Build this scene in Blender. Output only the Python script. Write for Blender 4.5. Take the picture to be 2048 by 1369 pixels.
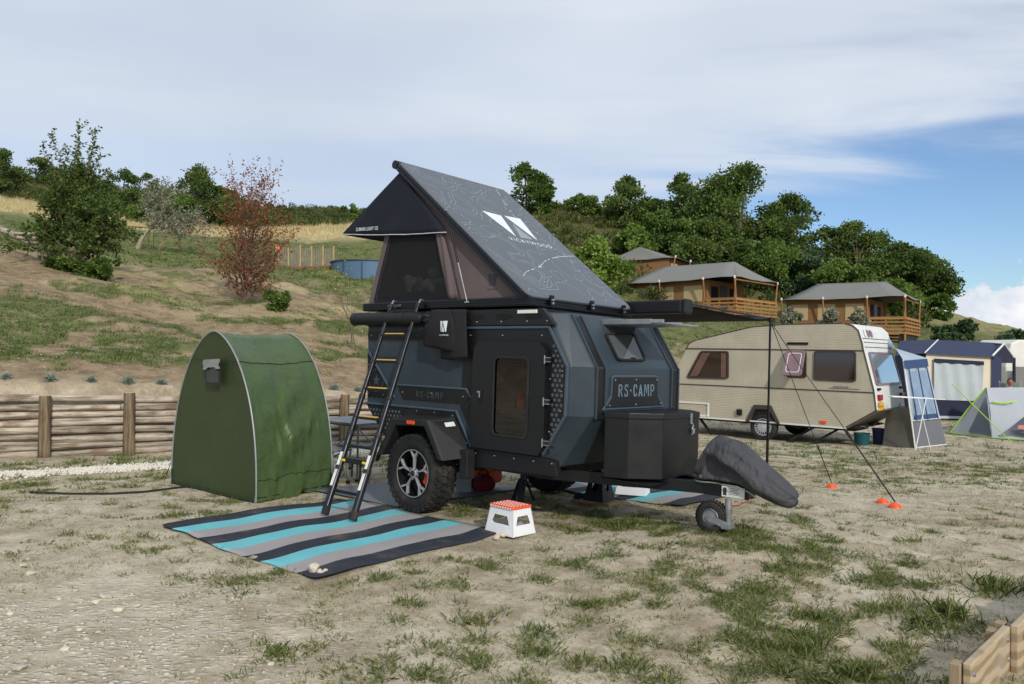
import bpy, bmesh, math, random
import numpy as np
from mathutils import Matrix, Vector
random.seed(7); RNG = np.random.default_rng(7)
S = bpy.context.scene
for o in list(bpy.data.objects): bpy.data.objects.remove(o)
COL = S.collection
R = math.radians

# ---------------------------------------------------------------- camera
FPX, CZ, PITCH, ROLL = 1570., 1.53, R(.64), R(1.0)
cam_d = bpy.data.cameras.new('camera'); cam = bpy.data.objects.new('camera', cam_d); COL.objects.link(cam)
cam_d.sensor_width = 36; cam_d.lens = 36 * FPX / 2048; cam_d.clip_start = .05; cam_d.clip_end = 3000
CM = Matrix.Rotation(math.pi / 2 + PITCH, 4, 'X') @ Matrix.Rotation(ROLL, 4, 'Z')
cam.matrix_world = Matrix.Translation((0, 0, CZ)) @ CM
S.camera = cam
S.render.resolution_x, S.render.resolution_y = 1024, 684

# ---------------------------------------------------------------- sky and sun
SUN_EL, SUN_AZ = R(29), R(159)          # azimuth clockwise from +Y
w = bpy.data.worlds.new('World'); S.world = w; w.use_nodes = True
nt = w.node_tree; nt.nodes.clear()
def N(t, **k):
    n = nt.nodes.new(t)
    for a, b in k.items(): setattr(n, a, b)
    return n
def L(a, b): nt.links.new(a, b)
def MA(op, a, b=None, c=None, clamp=False):
    n = N('ShaderNodeMath', operation=op, use_clamp=clamp)
    for i, v in enumerate((a, b, c)):
        if v is None: continue
        if hasattr(v, 'links'): L(v, n.inputs[i])
        else: n.inputs[i].default_value = v
    return n.outputs[0]
def RAMP(v, a, b, lo=0., hi=1., smooth=True):
    n = N('ShaderNodeMapRange', interpolation_type='SMOOTHSTEP' if smooth else 'LINEAR')
    L(v, n.inputs[0])
    for i, x in enumerate((a, b, lo, hi)): n.inputs[i + 1].default_value = x
    return n.outputs[0]
def MIXC(f, a, b, mode='MIX'):
    n = N('ShaderNodeMix', data_type='RGBA', blend_type=mode)
    if hasattr(f, 'links'): L(f, n.inputs[0])
    else: n.inputs[0].default_value = f
    for i, v in ((6, a), (7, b)):
        if hasattr(v, 'links'): L(v, n.inputs[i])
        else: n.inputs[i].default_value = (*v, 1) if len(v) == 3 else v
    return n.outputs[2]
def NOISE(vec, scale, det=5, rough=.55, dist=0.):
    n = N('ShaderNodeTexNoise'); n.inputs['Scale'].default_value = scale; n.inputs['Detail'].default_value = det
    n.inputs['Roughness'].default_value = rough; n.inputs['Distortion'].default_value = dist
    L(vec, n.inputs['Vector']); return n.outputs[0]
sky = N('ShaderNodeTexSky', sky_type='NISHITA'); sky.sun_disc = False
sky.sun_elevation = SUN_EL; sky.sun_rotation = SUN_AZ; sky.altitude = 300; sky.air_density = 1.0; sky.dust_density = .6; sky.ozone_density = 1.4
tc = N('ShaderNodeTexCoord'); sx = N('ShaderNodeSeparateXYZ'); L(tc.outputs['Generated'], sx.inputs[0])
X, Y, Z = sx.outputs
zz = MA('ADD', MA('MAXIMUM', Z, 0.), .1)
px_, py_ = MA('DIVIDE', X, zz), MA('DIVIDE', Y, zz)
pv = N('ShaderNodeCombineXYZ'); L(px_, pv.inputs[0]); L(py_, pv.inputs[1])
mp = N('ShaderNodeMapping'); mp.inputs['Rotation'].default_value = (0, 0, R(-62)); mp.inputs['Scale'].default_value = (.45, 1.5, 1); L(pv.outputs[0], mp.inputs[0])
n1 = NOISE(mp.outputs[0], 1.1, 7, .55, .6); n2 = NOISE(pv.outputs[0], .38, 4, .5)
edge = MA('ADD', MA('MULTIPLY', py_, .53), px_)
edge = MA('SUBTRACT', edge, MA('MULTIPLY', MA('SUBTRACT', n1, .5), 3.4))
deck = RAMP(edge, 3.3, 2.0)                                   # a cloud deck that ends towards the right
thick = RAMP(n2, .35, .68); 
wisp = RAMP(n1, .40, .66)
dens = MA('MULTIPLY', deck, MA('ADD', MA('MULTIPLY', wisp, .14), .86))
ccol = MIXC(thick, (.60, .675, .775), (.84, .89, .95))
ccol = MIXC(RAMP(Z, .36, .06), ccol, (.52, .635, .82))
# far cumulus low over the horizon
cmp_ = N('ShaderNodeMapping'); cmp_.inputs['Scale'].default_value = (1, 1, 1.5); L(tc.outputs['Generated'], cmp_.inputs[0])
nc = NOISE(cmp_.outputs[0], 9., 9, .62)
cum = RAMP(MA('SUBTRACT', nc, MA('MULTIPLY', Z, 3.4)), .245, .275)
cumcol = MIXC(RAMP(nc, .45, .7), (.70, .76, .86), (1.0, 1.0, 1.0))
skyc = MIXC(1.0, sky.outputs[0], (.10, .115, .135), 'MULTIPLY')
c1 = MIXC(cum, skyc, cumcol)
c2 = MIXC(dens, c1, ccol)
bg = N('ShaderNodeBackground'); bg.inputs[1].default_value = 1.0; L(c2, bg.inputs[0])
wo = N('ShaderNodeOutputWorld'); L(bg.outputs[0], wo.inputs[0])

sd_ = bpy.data.lights.new('sun', 'SUN'); sun = bpy.data.objects.new('sun', sd_); COL.objects.link(sun)
sd_.energy = 2.7; sd_.angle = R(2.2); sd_.color = (1, .945, .86)
sv = Vector((math.sin(SUN_AZ) * math.cos(SUN_EL), math.cos(SUN_AZ) * math.cos(SUN_EL), math.sin(SUN_EL)))
sun.rotation_euler = sv.to_track_quat('Z', 'Y').to_euler(); sun.location = sv * 60
S.view_settings.view_transform = 'Standard'; S.view_settings.look = 'None'; S.view_settings.gamma = 1
S.view_settings.exposure = 0.0; S.view_settings.use_curve_mapping = False
S.render.engine = 'CYCLES'

# ---------------------------------------------------------------- pixel -> place (photo is 2048 x 1369)
CR = np.array(CM.to_3x3()); CAM0 = np.array([0, 0, CZ])
def ray(px, py):
    v = CR @ np.array([(px - 1024) / FPX, -(py - 684.5) / FPX, -1.]); return v / v[1]
def at(px, py, Y): return CAM0 + ray(px, py) * Y
def onz(px, py, z):
    r = ray(px, py); return CAM0 + r * ((z - CZ) / r[2])

# ---------------------------------------------------------------- materials
def lin(r, g, b):
    f = lambda c: c / 12.92 if c <= .04045 else ((c + .055) / 1.055) ** 2.4
    return tuple(f(v / 255) for v in (r, g, b))
MATS = {}
def newmat(name):
    global nt
    m = bpy.data.materials.new(name); m.use_nodes = True; nt = m.node_tree; nt.nodes.clear(); MATS[name] = m
    return m
def finish(bsdf):
    o = N('ShaderNodeOutputMaterial'); L(bsdf, o.inputs[0])
def PB(col, rough=.6, metal=0., spec=.5, normal=None, coat=0.):
    p = N('ShaderNodeBsdfPrincipled')
    for k, v in (('Base Color', col), ('Roughness', rough), ('Metallic', metal), ('Specular IOR Level', spec), ('Coat Weight', coat)):
        if hasattr(v, 'links'): L(v, p.inputs[k])
        else: p.inputs[k].default_value = (*v, 1) if isinstance(v, tuple) else v
    if normal is not None: L(normal, p.inputs['Normal'])
    return p.outputs[0]
def BUMP(h, strength=.3, dist=.01):
    b = N('ShaderNodeBump'); b.inputs['Strength'].default_value = strength; b.inputs['Distance'].default_value = dist
    L(h, b.inputs['Height']); return b.outputs[0]
def TC(k='Object'): return N('ShaderNodeTexCoord').outputs[k]
def ATTR(n): return N('ShaderNodeAttribute', attribute_name=n).outputs['Fac']
def VAL(col, v):                       # scale a colour by a value socket
    h = N('ShaderNodeHueSaturation')
    if hasattr(col, 'links'): L(col, h.inputs['Color'])
    else: h.inputs['Color'].default_value = (*col, 1)
    L(v, h.inputs['Value']); return h.outputs[0]
def MAP(vec, scale=(1, 1, 1), rot=(0, 0, 0)):
    m = N('ShaderNodeMapping'); m.inputs['Scale'].default_value = scale; m.inputs['Rotation'].default_value = rot; L(vec, m.inputs[0]); return m.outputs[0]
def mat(name, col, rough=.6, metal=0., var=.15, vs=4., bump=0., bs=80., spec=.4, dust=0., trans=0., coat=0., objrand=0., stretch=None, rvar=.1):
    m = newmat(name); t = TC()
    if stretch: t = MAP(t, stretch)
    n = NOISE(t, vs, 6, .6)
    v = RAMP(n, .3, .7, 1 - var, 1 + var, False)
    if objrand:
        r = N('ShaderNodeObjectInfo').outputs['Random']; v = MA('MULTIPLY', v, RAMP(r, 0, 1, 1 - objrand, 1 + objrand, False))
    c = VAL(col, v)
    if dust:                            # pale dust lying in an uneven film
        d = NOISE(TC(), 2.3, 8, .7); c = MIXC(MA('MULTIPLY', RAMP(d, .45, .75), dust), c, lin(170, 155, 130))
    rr = RAMP(n, .3, .7, max(rough - rvar, .03), min(rough + rvar, 1), False)
    nb = None
    if bump: nb = BUMP(NOISE(t, bs, 4, .6), bump, .004)
    b = PB(c, rr, metal, spec, nb, coat)
    if trans:
        tl_ = N('ShaderNodeBsdfTranslucent'); L(c, tl_.inputs[0])
        if nb is not None: L(nb, tl_.inputs['Normal'])
        mx = N('ShaderNodeMixShader'); mx.inputs[0].default_value = trans; L(b, mx.inputs[1]); L(tl_.outputs[0], mx.inputs[2]); b = mx.outputs[0]
    finish(b); return m
def leafmat(name, c0, c1, c2, trans=.3, rough=.55):
    m = newmat(name); s = ATTR('shade'); cr = N('ShaderNodeValToRGB'); e = cr.color_ramp.elements
    e[0].color = (*c0, 1); e[1].color = (*c2, 1); x = e.new(.5); x.color = (*c1, 1); L(s, cr.inputs[0])
    c = cr.outputs[0]; b = PB(c, rough, 0, .25)
    t = N('ShaderNodeBsdfTranslucent'); L(c, t.inputs[0])
    mx = N('ShaderNodeMixShader'); mx.inputs[0].default_value = trans; L(b, mx.inputs[1]); L(t.outputs[0], mx.inputs[2]); finish(mx.outputs[0]); return m
def glassmat(name, tint, see=.5, rough=.04):
    m = newmat(name); t = N('ShaderNodeBsdfTransparent'); t.inputs[0].default_value = (*tint, 1)
    g = N('ShaderNodeBsdfGlossy'); g.inputs['Roughness'].default_value = rough; g.inputs[0].default_value = (.9, .9, .9, 1)
    f = N('ShaderNodeFresnel'); f.inputs[0].default_value = 1.5
    v = MA('ADD', f.outputs[0], 1 - see - .45 if see < .55 else .02, clamp=True)
    mx = N('ShaderNodeMixShader'); L(v, mx.inputs[0]); L(t.outputs[0], mx.inputs[1]); L(g.outputs[0], mx.inputs[2]); finish(mx.outputs[0]); return m
def meshmat(name, col, see):
    m = newmat(name); t = N('ShaderNodeBsdfTransparent'); b = PB(col, .8)
    mx = N('ShaderNodeMixShader'); mx.inputs[0].default_value = 1 - see; L(t.outputs[0], mx.inputs[1]); L(b, mx.inputs[2]); finish(mx.outputs[0]); return m

def crumple(name, col, rough, trans, st):
    newmat(name); t = TC(); n = NOISE(MAP(t, (1, 1, .55), (.5, .3, .6)), 5, 5, .55, 1.2); f = NOISE(t, 90, 2); c = VAL(col, RAMP(NOISE(t, 2, 5), .3, .7, .94, 1.06, False)); nb = BUMP(MA('ADD', n, MA('MULTIPLY', f, .03)), st, .07); b = PB(c, rough, 0, .45, nb)
    q = N('ShaderNodeBsdfTranslucent'); L(c, q.inputs[0]); L(nb, q.inputs['Normal']); mx = N('ShaderNodeMixShader'); mx.inputs[0].default_value = trans; L(b, mx.inputs[1]); L(q.outputs[0], mx.inputs[2]); finish(mx.outputs[0])

# ---------------------------------------------------------------- mesh builder
AX = {'x': (1, 2, 0), 'y': (0, 2, 1), 'z': (0, 1, 2)}
def rrect(x0, x1, z0, z1, r, n=4):
    out = []
    for cx, cz, a0 in ((x1 - r, z1 - r, 0), (x0 + r, z1 - r, 90), (x0 + r, z0 + r, 180), (x1 - r, z0 + r, 270)):
        for i in range(n + 1):
            a = R(a0 + 90 * i / n); out.append((cx + r * math.cos(a), cz + r * math.sin(a)))
    return out
def inset(poly, d):
    cx = sum(p[0] for p in poly) / len(poly); cy = sum(p[1] for p in poly) / len(poly); out = []
    n = len(poly); ar = sum(poly[i][0] * poly[(i + 1) % n][1] - poly[(i + 1) % n][0] * poly[i][1] for i in range(n)); sg = 1 if ar > 0 else -1
    for i in range(n):
        a, b, c = Vector(poly[i - 1]), Vector(poly[i]), Vector(poly[(i + 1) % n])
        e1, e2 = (b - a).normalized(), (c - b).normalized(); n1_, n2_ = Vector((-e1.y, e1.x)) * sg, Vector((-e2.y, e2.x)) * sg
        m = n1_ + n2_; k = m.length_squared; m = m * (2 / k) if k > .2 else n1_
        out.append((b.x + m.x * d, b.y + m.y * d))
    return out
def same_rays(po, pi):
    cx = sum(p[0] for p in pi) / len(pi); cy = sum(p[1] for p in pi) / len(pi)
    angs = sorted({round(math.atan2(p[1] - cy, p[0] - cx), 5) for p in list(po) + list(pi)})
    def hit(poly, a):
        dx, dy = math.cos(a), math.sin(a); best = None
        for i in range(len(poly)):
            x1, y1 = poly[i][0] - cx, poly[i][1] - cy; x2, y2 = poly[(i + 1) % len(poly)][0] - cx, poly[(i + 1) % len(poly)][1] - cy
            den = dx * (y2 - y1) - dy * (x2 - x1)
            if abs(den) < 1e-12: continue
            t = (x1 * (y2 - y1) - y1 * (x2 - x1)) / den; u = (x1 * dy - y1 * dx) / den
            if t > 0 and -1e-4 <= u <= 1 + 1e-4 and (best is None or t > best): best = t
        return (cx + dx * best, cy + dy * best)
    return [hit(po, a) for a in angs], [hit(pi, a) for a in angs]
class MB:
    def __init__(s): s.v = []; s.f = []
    def add(s, vs, fs):
        k = len(s.v); s.v += [tuple(v) for v in vs]; s.f += [tuple(i + k for i in f) for f in fs]; return s
    def box(s, c, d, rot=None):
        vs = [Vector((x * d[0] / 2, y * d[1] / 2, z * d[2] / 2)) for x in (-1, 1) for y in (-1, 1) for z in (-1, 1)]
        if rot is not None:
            M_ = rot if isinstance(rot, Matrix) else Matrix.Rotation(rot, 3, 'Z'); vs = [M_ @ v for v in vs]
        c = Vector(c); return s.add([v + c for v in vs], [(0, 1, 3, 2), (4, 6, 7, 5), (0, 4, 5, 1), (2, 3, 7, 6), (0, 2, 6, 4), (1, 5, 7, 3)])
    def beam(s, a, b, wd, ht, up=(0, 0, 1)):
        a, b = Vector(a), Vector(b); d = b - a; x = d.normalized(); u = Vector(up)
        if abs(x.dot(u)) > .98: u = Vector((1, 0, 0))
        y = u.cross(x).normalized(); z = x.cross(y)
        return s.box((a + b) / 2, (d.length, wd, ht), Matrix((x, y, z)).transposed())
    def tube(s, pts, r, n=8, cap=True):
        pts = [Vector(p) for p in pts]; m = len(pts); rs = r if isinstance(r, (list, tuple)) else [r] * m
        d0 = (pts[1] - pts[0]).normalized(); u = d0.orthogonal().normalized(); rings = []
        for i, p in enumerate(pts):
            d = (pts[min(i + 1, m - 1)] - pts[max(i - 1, 0)]).normalized()
            u = (u - d * u.dot(d)); u = u.normalized() if u.length > 1e-6 else d.orthogonal().normalized(); v = d.cross(u)
            rings += [p + (u * math.cos(2 * math.pi * j / n) + v * math.sin(2 * math.pi * j / n)) * rs[i] for j in range(n)]
        fs = [(i * n + j, i * n + (j + 1) % n, (i + 1) * n + (j + 1) % n, (i + 1) * n + j) for i in range(m - 1) for j in range(n)]
        if cap: fs += [tuple(range(n - 1, -1, -1)), tuple(range((m - 1) * n, m * n))]
        return s.add(rings, fs)
    def prism(s, poly, ax, a, b):
        i, j, k = AX[ax]; n = len(poly); vs = []
        for h in (a, b):
            for p in poly:
                v = [0, 0, 0]; v[i], v[j], v[k] = p[0], p[1], h; vs.append(v)
        return s.add(vs, [tuple(range(n)), tuple(range(2 * n - 1, n - 1, -1))] + [(q, n + q, n + (q + 1) % n, (q + 1) % n) for q in range(n)])
    def ring(s, po, pi, ax, a, b):
        po, pi = same_rays(po, pi); i, j, k = AX[ax]; n = len(po); vs = []
        for h in (a, b):
            for P_ in (po, pi):
                for p in P_:
                    v = [0, 0, 0]; v[i], v[j], v[k] = p[0], p[1], h; vs.append(v)
        fs = []
        for q in range(n):
            r = (q + 1) % n
            fs += [(q, r, n + r, n + q), (2 * n + q, 3 * n + q, 3 * n + r, 2 * n + r), (q, 2 * n + q, 2 * n + r, r), (n + q, n + r, 3 * n + r, 3 * n + q)]
        return s.add(vs, fs)
    def loft(s, secs, cap=True, close=True):
        n = len(secs[0]); vs = [p for q in secs for p in q]; fs = []
        for i in range(len(secs) - 1):
            for j in range(n if close else n - 1):
                fs.append((i * n + j, i * n + (j + 1) % n, (i + 1) * n + (j + 1) % n, (i + 1) * n + j))
        if cap: fs += [tuple(range(n - 1, -1, -1)), tuple(range((len(secs) - 1) * n, len(secs) * n))]
        return s.add(vs, fs)
    def lathe(s, prof, c, ax='y', n=24, cap=False):
        i, j, k = AX[ax]; secs = []
        for q in range(n):
            a = 2 * math.pi * q / n; row = []
            for r, h in prof:
                v = [0, 0, 0]; v[i], v[j], v[k] = c[i] + r * math.cos(a), c[j] + r * math.sin(a), c[k] + h; row.append(v)
            secs.append(row)
        m = len(prof); vs = [p for q in secs for p in q]
        return s.add(vs, [(q * m + t, ((q + 1) % n) * m + t, ((q + 1) % n) * m + t + 1, q * m + t + 1) for q in range(n) for t in range(m - 1)])
    def grid(s, P_):
        h, w_ = len(P_), len(P_[0]); return s.add([p for r in P_ for p in r], [(i * w_ + j, i * w_ + j + 1, (i + 1) * w_ + j + 1, (i + 1) * w_ + j) for i in range(h - 1) for j in range(w_ - 1)])
    def poly3(s, pts): return s.add(pts, [tuple(range(len(pts)))])
    def build(s, name, m, parent=None, smooth=None, bevel=0., seg=2, thick=0., sub=0, loc=None):
        me = bpy.data.meshes.new(name); me.from_pydata(s.v, [], s.f)
        bm = bmesh.new(); bm.from_mesh(me); bmesh.ops.recalc_face_normals(bm, faces=bm.faces); bm.to_mesh(me); bm.free()
        ms = m if isinstance(m, (list, tuple)) else [m]
        for q in ms: me.materials.append(MATS[q])
        if smooth is not None: me.shade_smooth(); me.set_sharp_from_angle(angle=R(smooth))
        o = bpy.data.objects.new(name, me); COL.objects.link(o)
        if parent is not None: o.parent = parent
        if loc is not None: o.location = loc
        if thick: q = o.modifiers.new('solid', 'SOLIDIFY'); q.thickness = thick; q.offset = 0
        if sub: q = o.modifiers.new('sub', 'SUBSURF'); q.levels = q.render_levels = sub
        if bevel: q = o.modifiers.new('bevel', 'BEVEL'); q.width = bevel; q.segments = seg; q.limit_method = 'ANGLE'; q.angle_limit = R(28)
        return o
def tag(o, label=None, cat=None, group=None, kind=None):
    for k, v in (('label', label), ('category', cat), ('group', group), ('kind', kind)):
        if v: o[k] = v
    return o
def thing(name, label, cat, loc=(0, 0, 0), rz=0., group=None, rx=0.):
    o = bpy.data.objects.new(name, None); COL.objects.link(o); o.location = loc
    o.rotation_euler = (rx, 0, rz); o.empty_display_size = .2; return tag(o, label, cat, group)
def npmesh(name, V, F, m, parent=None, attrs=None, smooth=False):
    me = bpy.data.meshes.new(name); V = np.asarray(V, np.float32); F = np.asarray(F, np.int32); k = F.shape[1]
    me.vertices.add(len(V)); me.vertices.foreach_set('co', V.ravel())
    me.loops.add(F.size); me.loops.foreach_set('vertex_index', F.ravel())
    me.polygons.add(len(F)); me.polygons.foreach_set('loop_start', np.arange(0, F.size, k, dtype=np.int32))
    me.update(calc_edges=True); me.validate()
    for a, d in (attrs or {}).items():
        t = me.attributes.new(a, 'FLOAT', 'POINT'); t.data.foreach_set('value', np.asarray(d, np.float32))
    me.materials.append(MATS[m])
    if smooth: me.shade_smooth()
    o = bpy.data.objects.new(name, me); COL.objects.link(o)
    if parent is not None: o.parent = parent
    return o
def copy_tree(o, parent=None):
    c = o.copy(); COL.objects.link(c)
    if parent is not None: c.parent = parent
    for ch in [q for q in bpy.data.objects if q.parent == o]: copy_tree(ch, c)
    return c
def text_mb(txt, size, f, font_space=1.0, bold=0.):
    """text as flat faces; f maps (tx, ty) of the writing to a 3-D point"""
    cu = bpy.data.curves.new('t', 'FONT'); cu.body = txt; cu.size = size; cu.space_character = font_space; cu.resolution_u = 3; cu.offset = bold
    ob = bpy.data.objects.new('t', cu); COL.objects.link(ob)
    me = bpy.data.meshes.new_from_object(ob.evaluated_get(bpy.context.evaluated_depsgraph_get()))
    mb = MB(); xs = [v.co.x for v in me.vertices]; w_ = (min(xs), max(xs)) if xs else (0, 1)
    mb.add([f(v.co.x - w_[0], v.co.y) for v in me.vertices], [tuple(p.vertices) for p in me.polygons])
    bpy.data.objects.remove(ob); bpy.data.curves.remove(cu); bpy.data.meshes.remove(me); return mb, w_[1] - w_[0]

# ---------------------------------------------------------------- noise
def _h(ix, iy, s):
    a = (ix.astype(np.int64) * 374761393 + iy.astype(np.int64) * 668265263 + s * 974711) & 0xffffffff
    a = ((a ^ (a >> 13)) * 1274126177) & 0xffffffff; return ((a ^ (a >> 16)) & 0xffff) / 65535.
def vnoise(x, y, s=0):
    x = np.asarray(x, float); y = np.asarray(y, float); ix, iy = np.floor(x), np.floor(y); fx, fy = x - ix, y - iy
    ux, uy = fx * fx * (3 - 2 * fx), fy * fy * (3 - 2 * fy)
    a, b, c, d = _h(ix, iy, s), _h(ix + 1, iy, s), _h(ix, iy + 1, s), _h(ix + 1, iy + 1, s)
    return a + (b - a) * ux + (c - a) * uy + (a - b - c + d) * ux * uy
def fbm(x, y, o=4, s=0, g=.5):
    t, a, n = 0., 1., 0.
    for i in range(o): t = t + a * vnoise(np.asarray(x) * 2 ** i + 13.7 * i, np.asarray(y) * 2 ** i - 7.1 * i, s + i); n += a; a *= g
    return t / n
def sstep(a, b, x): t = np.clip((x - a) / (b - a), 0, 1); return t * t * (3 - 2 * t)
# ================================================================ terrain
TOEX = [-40, -14, -7.38, -2.84, 0, 4, 10, 18, 40, 120]; TOEY = [-6, 7.75, 11.38, 13.92, 15.5, 21, 27, 31, 36, 40]
def toe(x): return np.interp(x, TOEX, TOEY)
def plane(x, y):
    z = -.037 * (np.clip(y, 7.35, 18) - 7.35) + .10 * np.exp(-((x - 1.75) ** 2 + (y - 6.2) ** 2) / 1.0)
    z = z - .10 * np.exp(-((x - 3.0) ** 2 + (y - 3.0) ** 2) / .6)
    return z
HP = [(-14, 7.95, .85), (-7.38, 11.55, .75), (-5.9, 12.3, .74), (-2.84, 14.1, .69), (-.5, 15.4, .6), (1.2, 17.0, .3), (4, 21, -.38), (10, 27, -.36), (18, 31, -.3), (40, 36, -.2), (120, 40, -.5),
      (-30, 9, 3.5), (-60, 40, 11), (-110, 70, 20), (100, 80, 3), (140, 140, 6), (30, 45, .8), (45, 60, 1.5)]
for q in [(0, 700, 13.5), (0, 620, 18), (0, 540, 23), (0, 482, 27), (150, 640, 16.5), (150, 560, 22), (150, 528, 25), (300, 640, 17), (300, 560, 23.5), (300, 532, 27),
          (330, 518, 48), (280, 515, 44), (480, 660, 17), (480, 580, 23), (500, 545, 32), (600, 680, 16.5), (620, 600, 22), (600, 547, 44), (700, 550, 42), (720, 600, 21),
          (760, 530, 50), (700, 490, 75), (600, 472, 85), (500, 480, 85), (350, 447, 90), (200, 432, 90), (60, 408, 85), (-200, 380, 80), (0, 392, 105), (0, 320, 140),
          (100, 340, 140), (250, 390, 130), (400, 415, 130), (600, 452, 120), (700, 458, 115), (850, 500, 60), (900, 450, 95), (1030, 398, 85), (1100, 380, 85), (1180, 408, 82),
          (1130, 490, 66), (1200, 510, 62), (1200, 570, 52), (1370, 700, 27), (1370, 658, 38), (1420, 652, 46), (1480, 652, 50), (1290, 640, 57), (1650, 676, 52), (1830, 688, 50),
          (1300, 560, 68), (1500, 570, 70), (1700, 600, 70), (1850, 645, 78), (1300, 460, 86), (1500, 500, 90), (1700, 560, 88), (1880, 634, 100), (1950, 652, 105), (2012, 668, 105),
          (2100, 690, 100), (1950, 692, 60), (2048, 700, 60), (1900, 704, 42), (1500, 480, 130), (1100, 420, 130), (1900, 690, 140)]:
    HP.append(tuple(at(*q)))
HP = np.array(HP)
def _tps(XY, z, lam=.02):
    n = len(XY); d = np.hypot(XY[:, None, 0] - XY[None, :, 0], XY[:, None, 1] - XY[None, :, 1]); K = np.where(d > 0, d * d * np.log(d + 1e-9), 0) + lam * np.eye(n) * 50
    P_ = np.c_[np.ones(n), XY]; A_ = np.zeros((n + 3, n + 3)); A_[:n, :n] = K; A_[:n, n:] = P_; A_[n:, :n] = P_.T
    return np.linalg.solve(A_, np.r_[z, 0, 0, 0])
TW = _tps(HP[:, :2] / 30, HP[:, 2])
def hill(x, y):
    x, y = np.asarray(x, float) / 30, np.asarray(y, float) / 30; out = TW[-3] + TW[-2] * x + TW[-1] * y
    for i in range(len(HP)):
        d2 = (x - HP[i, 0] / 30) ** 2 + (y - HP[i, 1] / 30) ** 2; out = out + TW[i] * .5 * d2 * np.log(d2 + 1e-9)
    return out
def terrain(x, y):
    x = np.asarray(x, float); y = np.asarray(y, float); r = np.hypot(x, y); k = np.where(r > 150, 150 / np.maximum(r, 1e-6), 1.); xs, ys = x * k, y * k
    sd = (ys - toe(xs)) * .87; wd = np.interp(xs, [-1, 3], [.12, 3.0])
    t = np.clip((sd - .03) / wd, 0, 1); t = t * t * (3 - 2 * t)
    g = plane(xs, ys); z = np.where(t > 0, g + (hill(xs, ys) - g) * t, g) - .12 * np.maximum(r - 150, 0)
    z = z + (fbm(x * 1.7, y * 1.7, 3, 5) - .5) * .035 * np.clip(.5 + r / 30, 0, 1) + (fbm(x * 7, y * 7, 3, 9) - .5) * .022
    return z + np.where(sd > .5, (fbm(x * .6, y * .6, 4, 21) - .5) * np.clip(r / 40, 0, 1) * .9, 0)
def gz(x, y): return float(terrain(np.array([x]), np.array([y]))[0])

# what grows where (true cover, no light): green weeds, dry grass, bare pale stones, scrub
BLOB = []
for px, py, rad, amp in [(1450, 1130, .5, .5), (1300, 1110, .6, .45), (1560, 1150, .5, .55), (1600, 1240, .45, .9), (1580, 1320, .35, 1.1), (1700, 1345, .35, .9), (1800, 1190, .5, .8), (1880, 1240, .35, .9),
                         (1480, 1190, .5, .6), (1380, 1210, .3, .5), (1270, 1290, .35, .6), (1130, 1160, .6, .55), (1150, 1230, .4, .4), (870, 1150, .4, .35), (700, 1260, .22, .6), (550, 1310, .22, .75), (480, 1230, .2, .4), (340, 1100, .35, .35), (300, 1180, .2, .4),
                         (100, 1080, .5, .3), (20, 1060, .3, .7), (1650, 1110, .7, .45), (1980, 1190, .5, .9), (1740, 900, 1.6, .65), (1500, 880, 1.0, .6), (1900, 940, 1.5, .5), (1650, 880, 1.5, .7), (1120, 1060, .5, .6), (1240, 1050, .5, .6), (300, 960, .6, .5), (150, 970, .7, .5),
                         (250, 915, 1.0, .45), (60, 930, .8, .5), (930, 1020, .3, .5), (1360, 1100, .5, .4), (1430, 1060, .35, .6), (2000, 1010, .8, .35), (1260, 1360, .35, .5), (980, 1350, .3, .4), (760, 1130, .25, .4)]:
    p = onz(px, py, -.03); BLOB.append((p[0], p[1], rad, amp))
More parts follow.
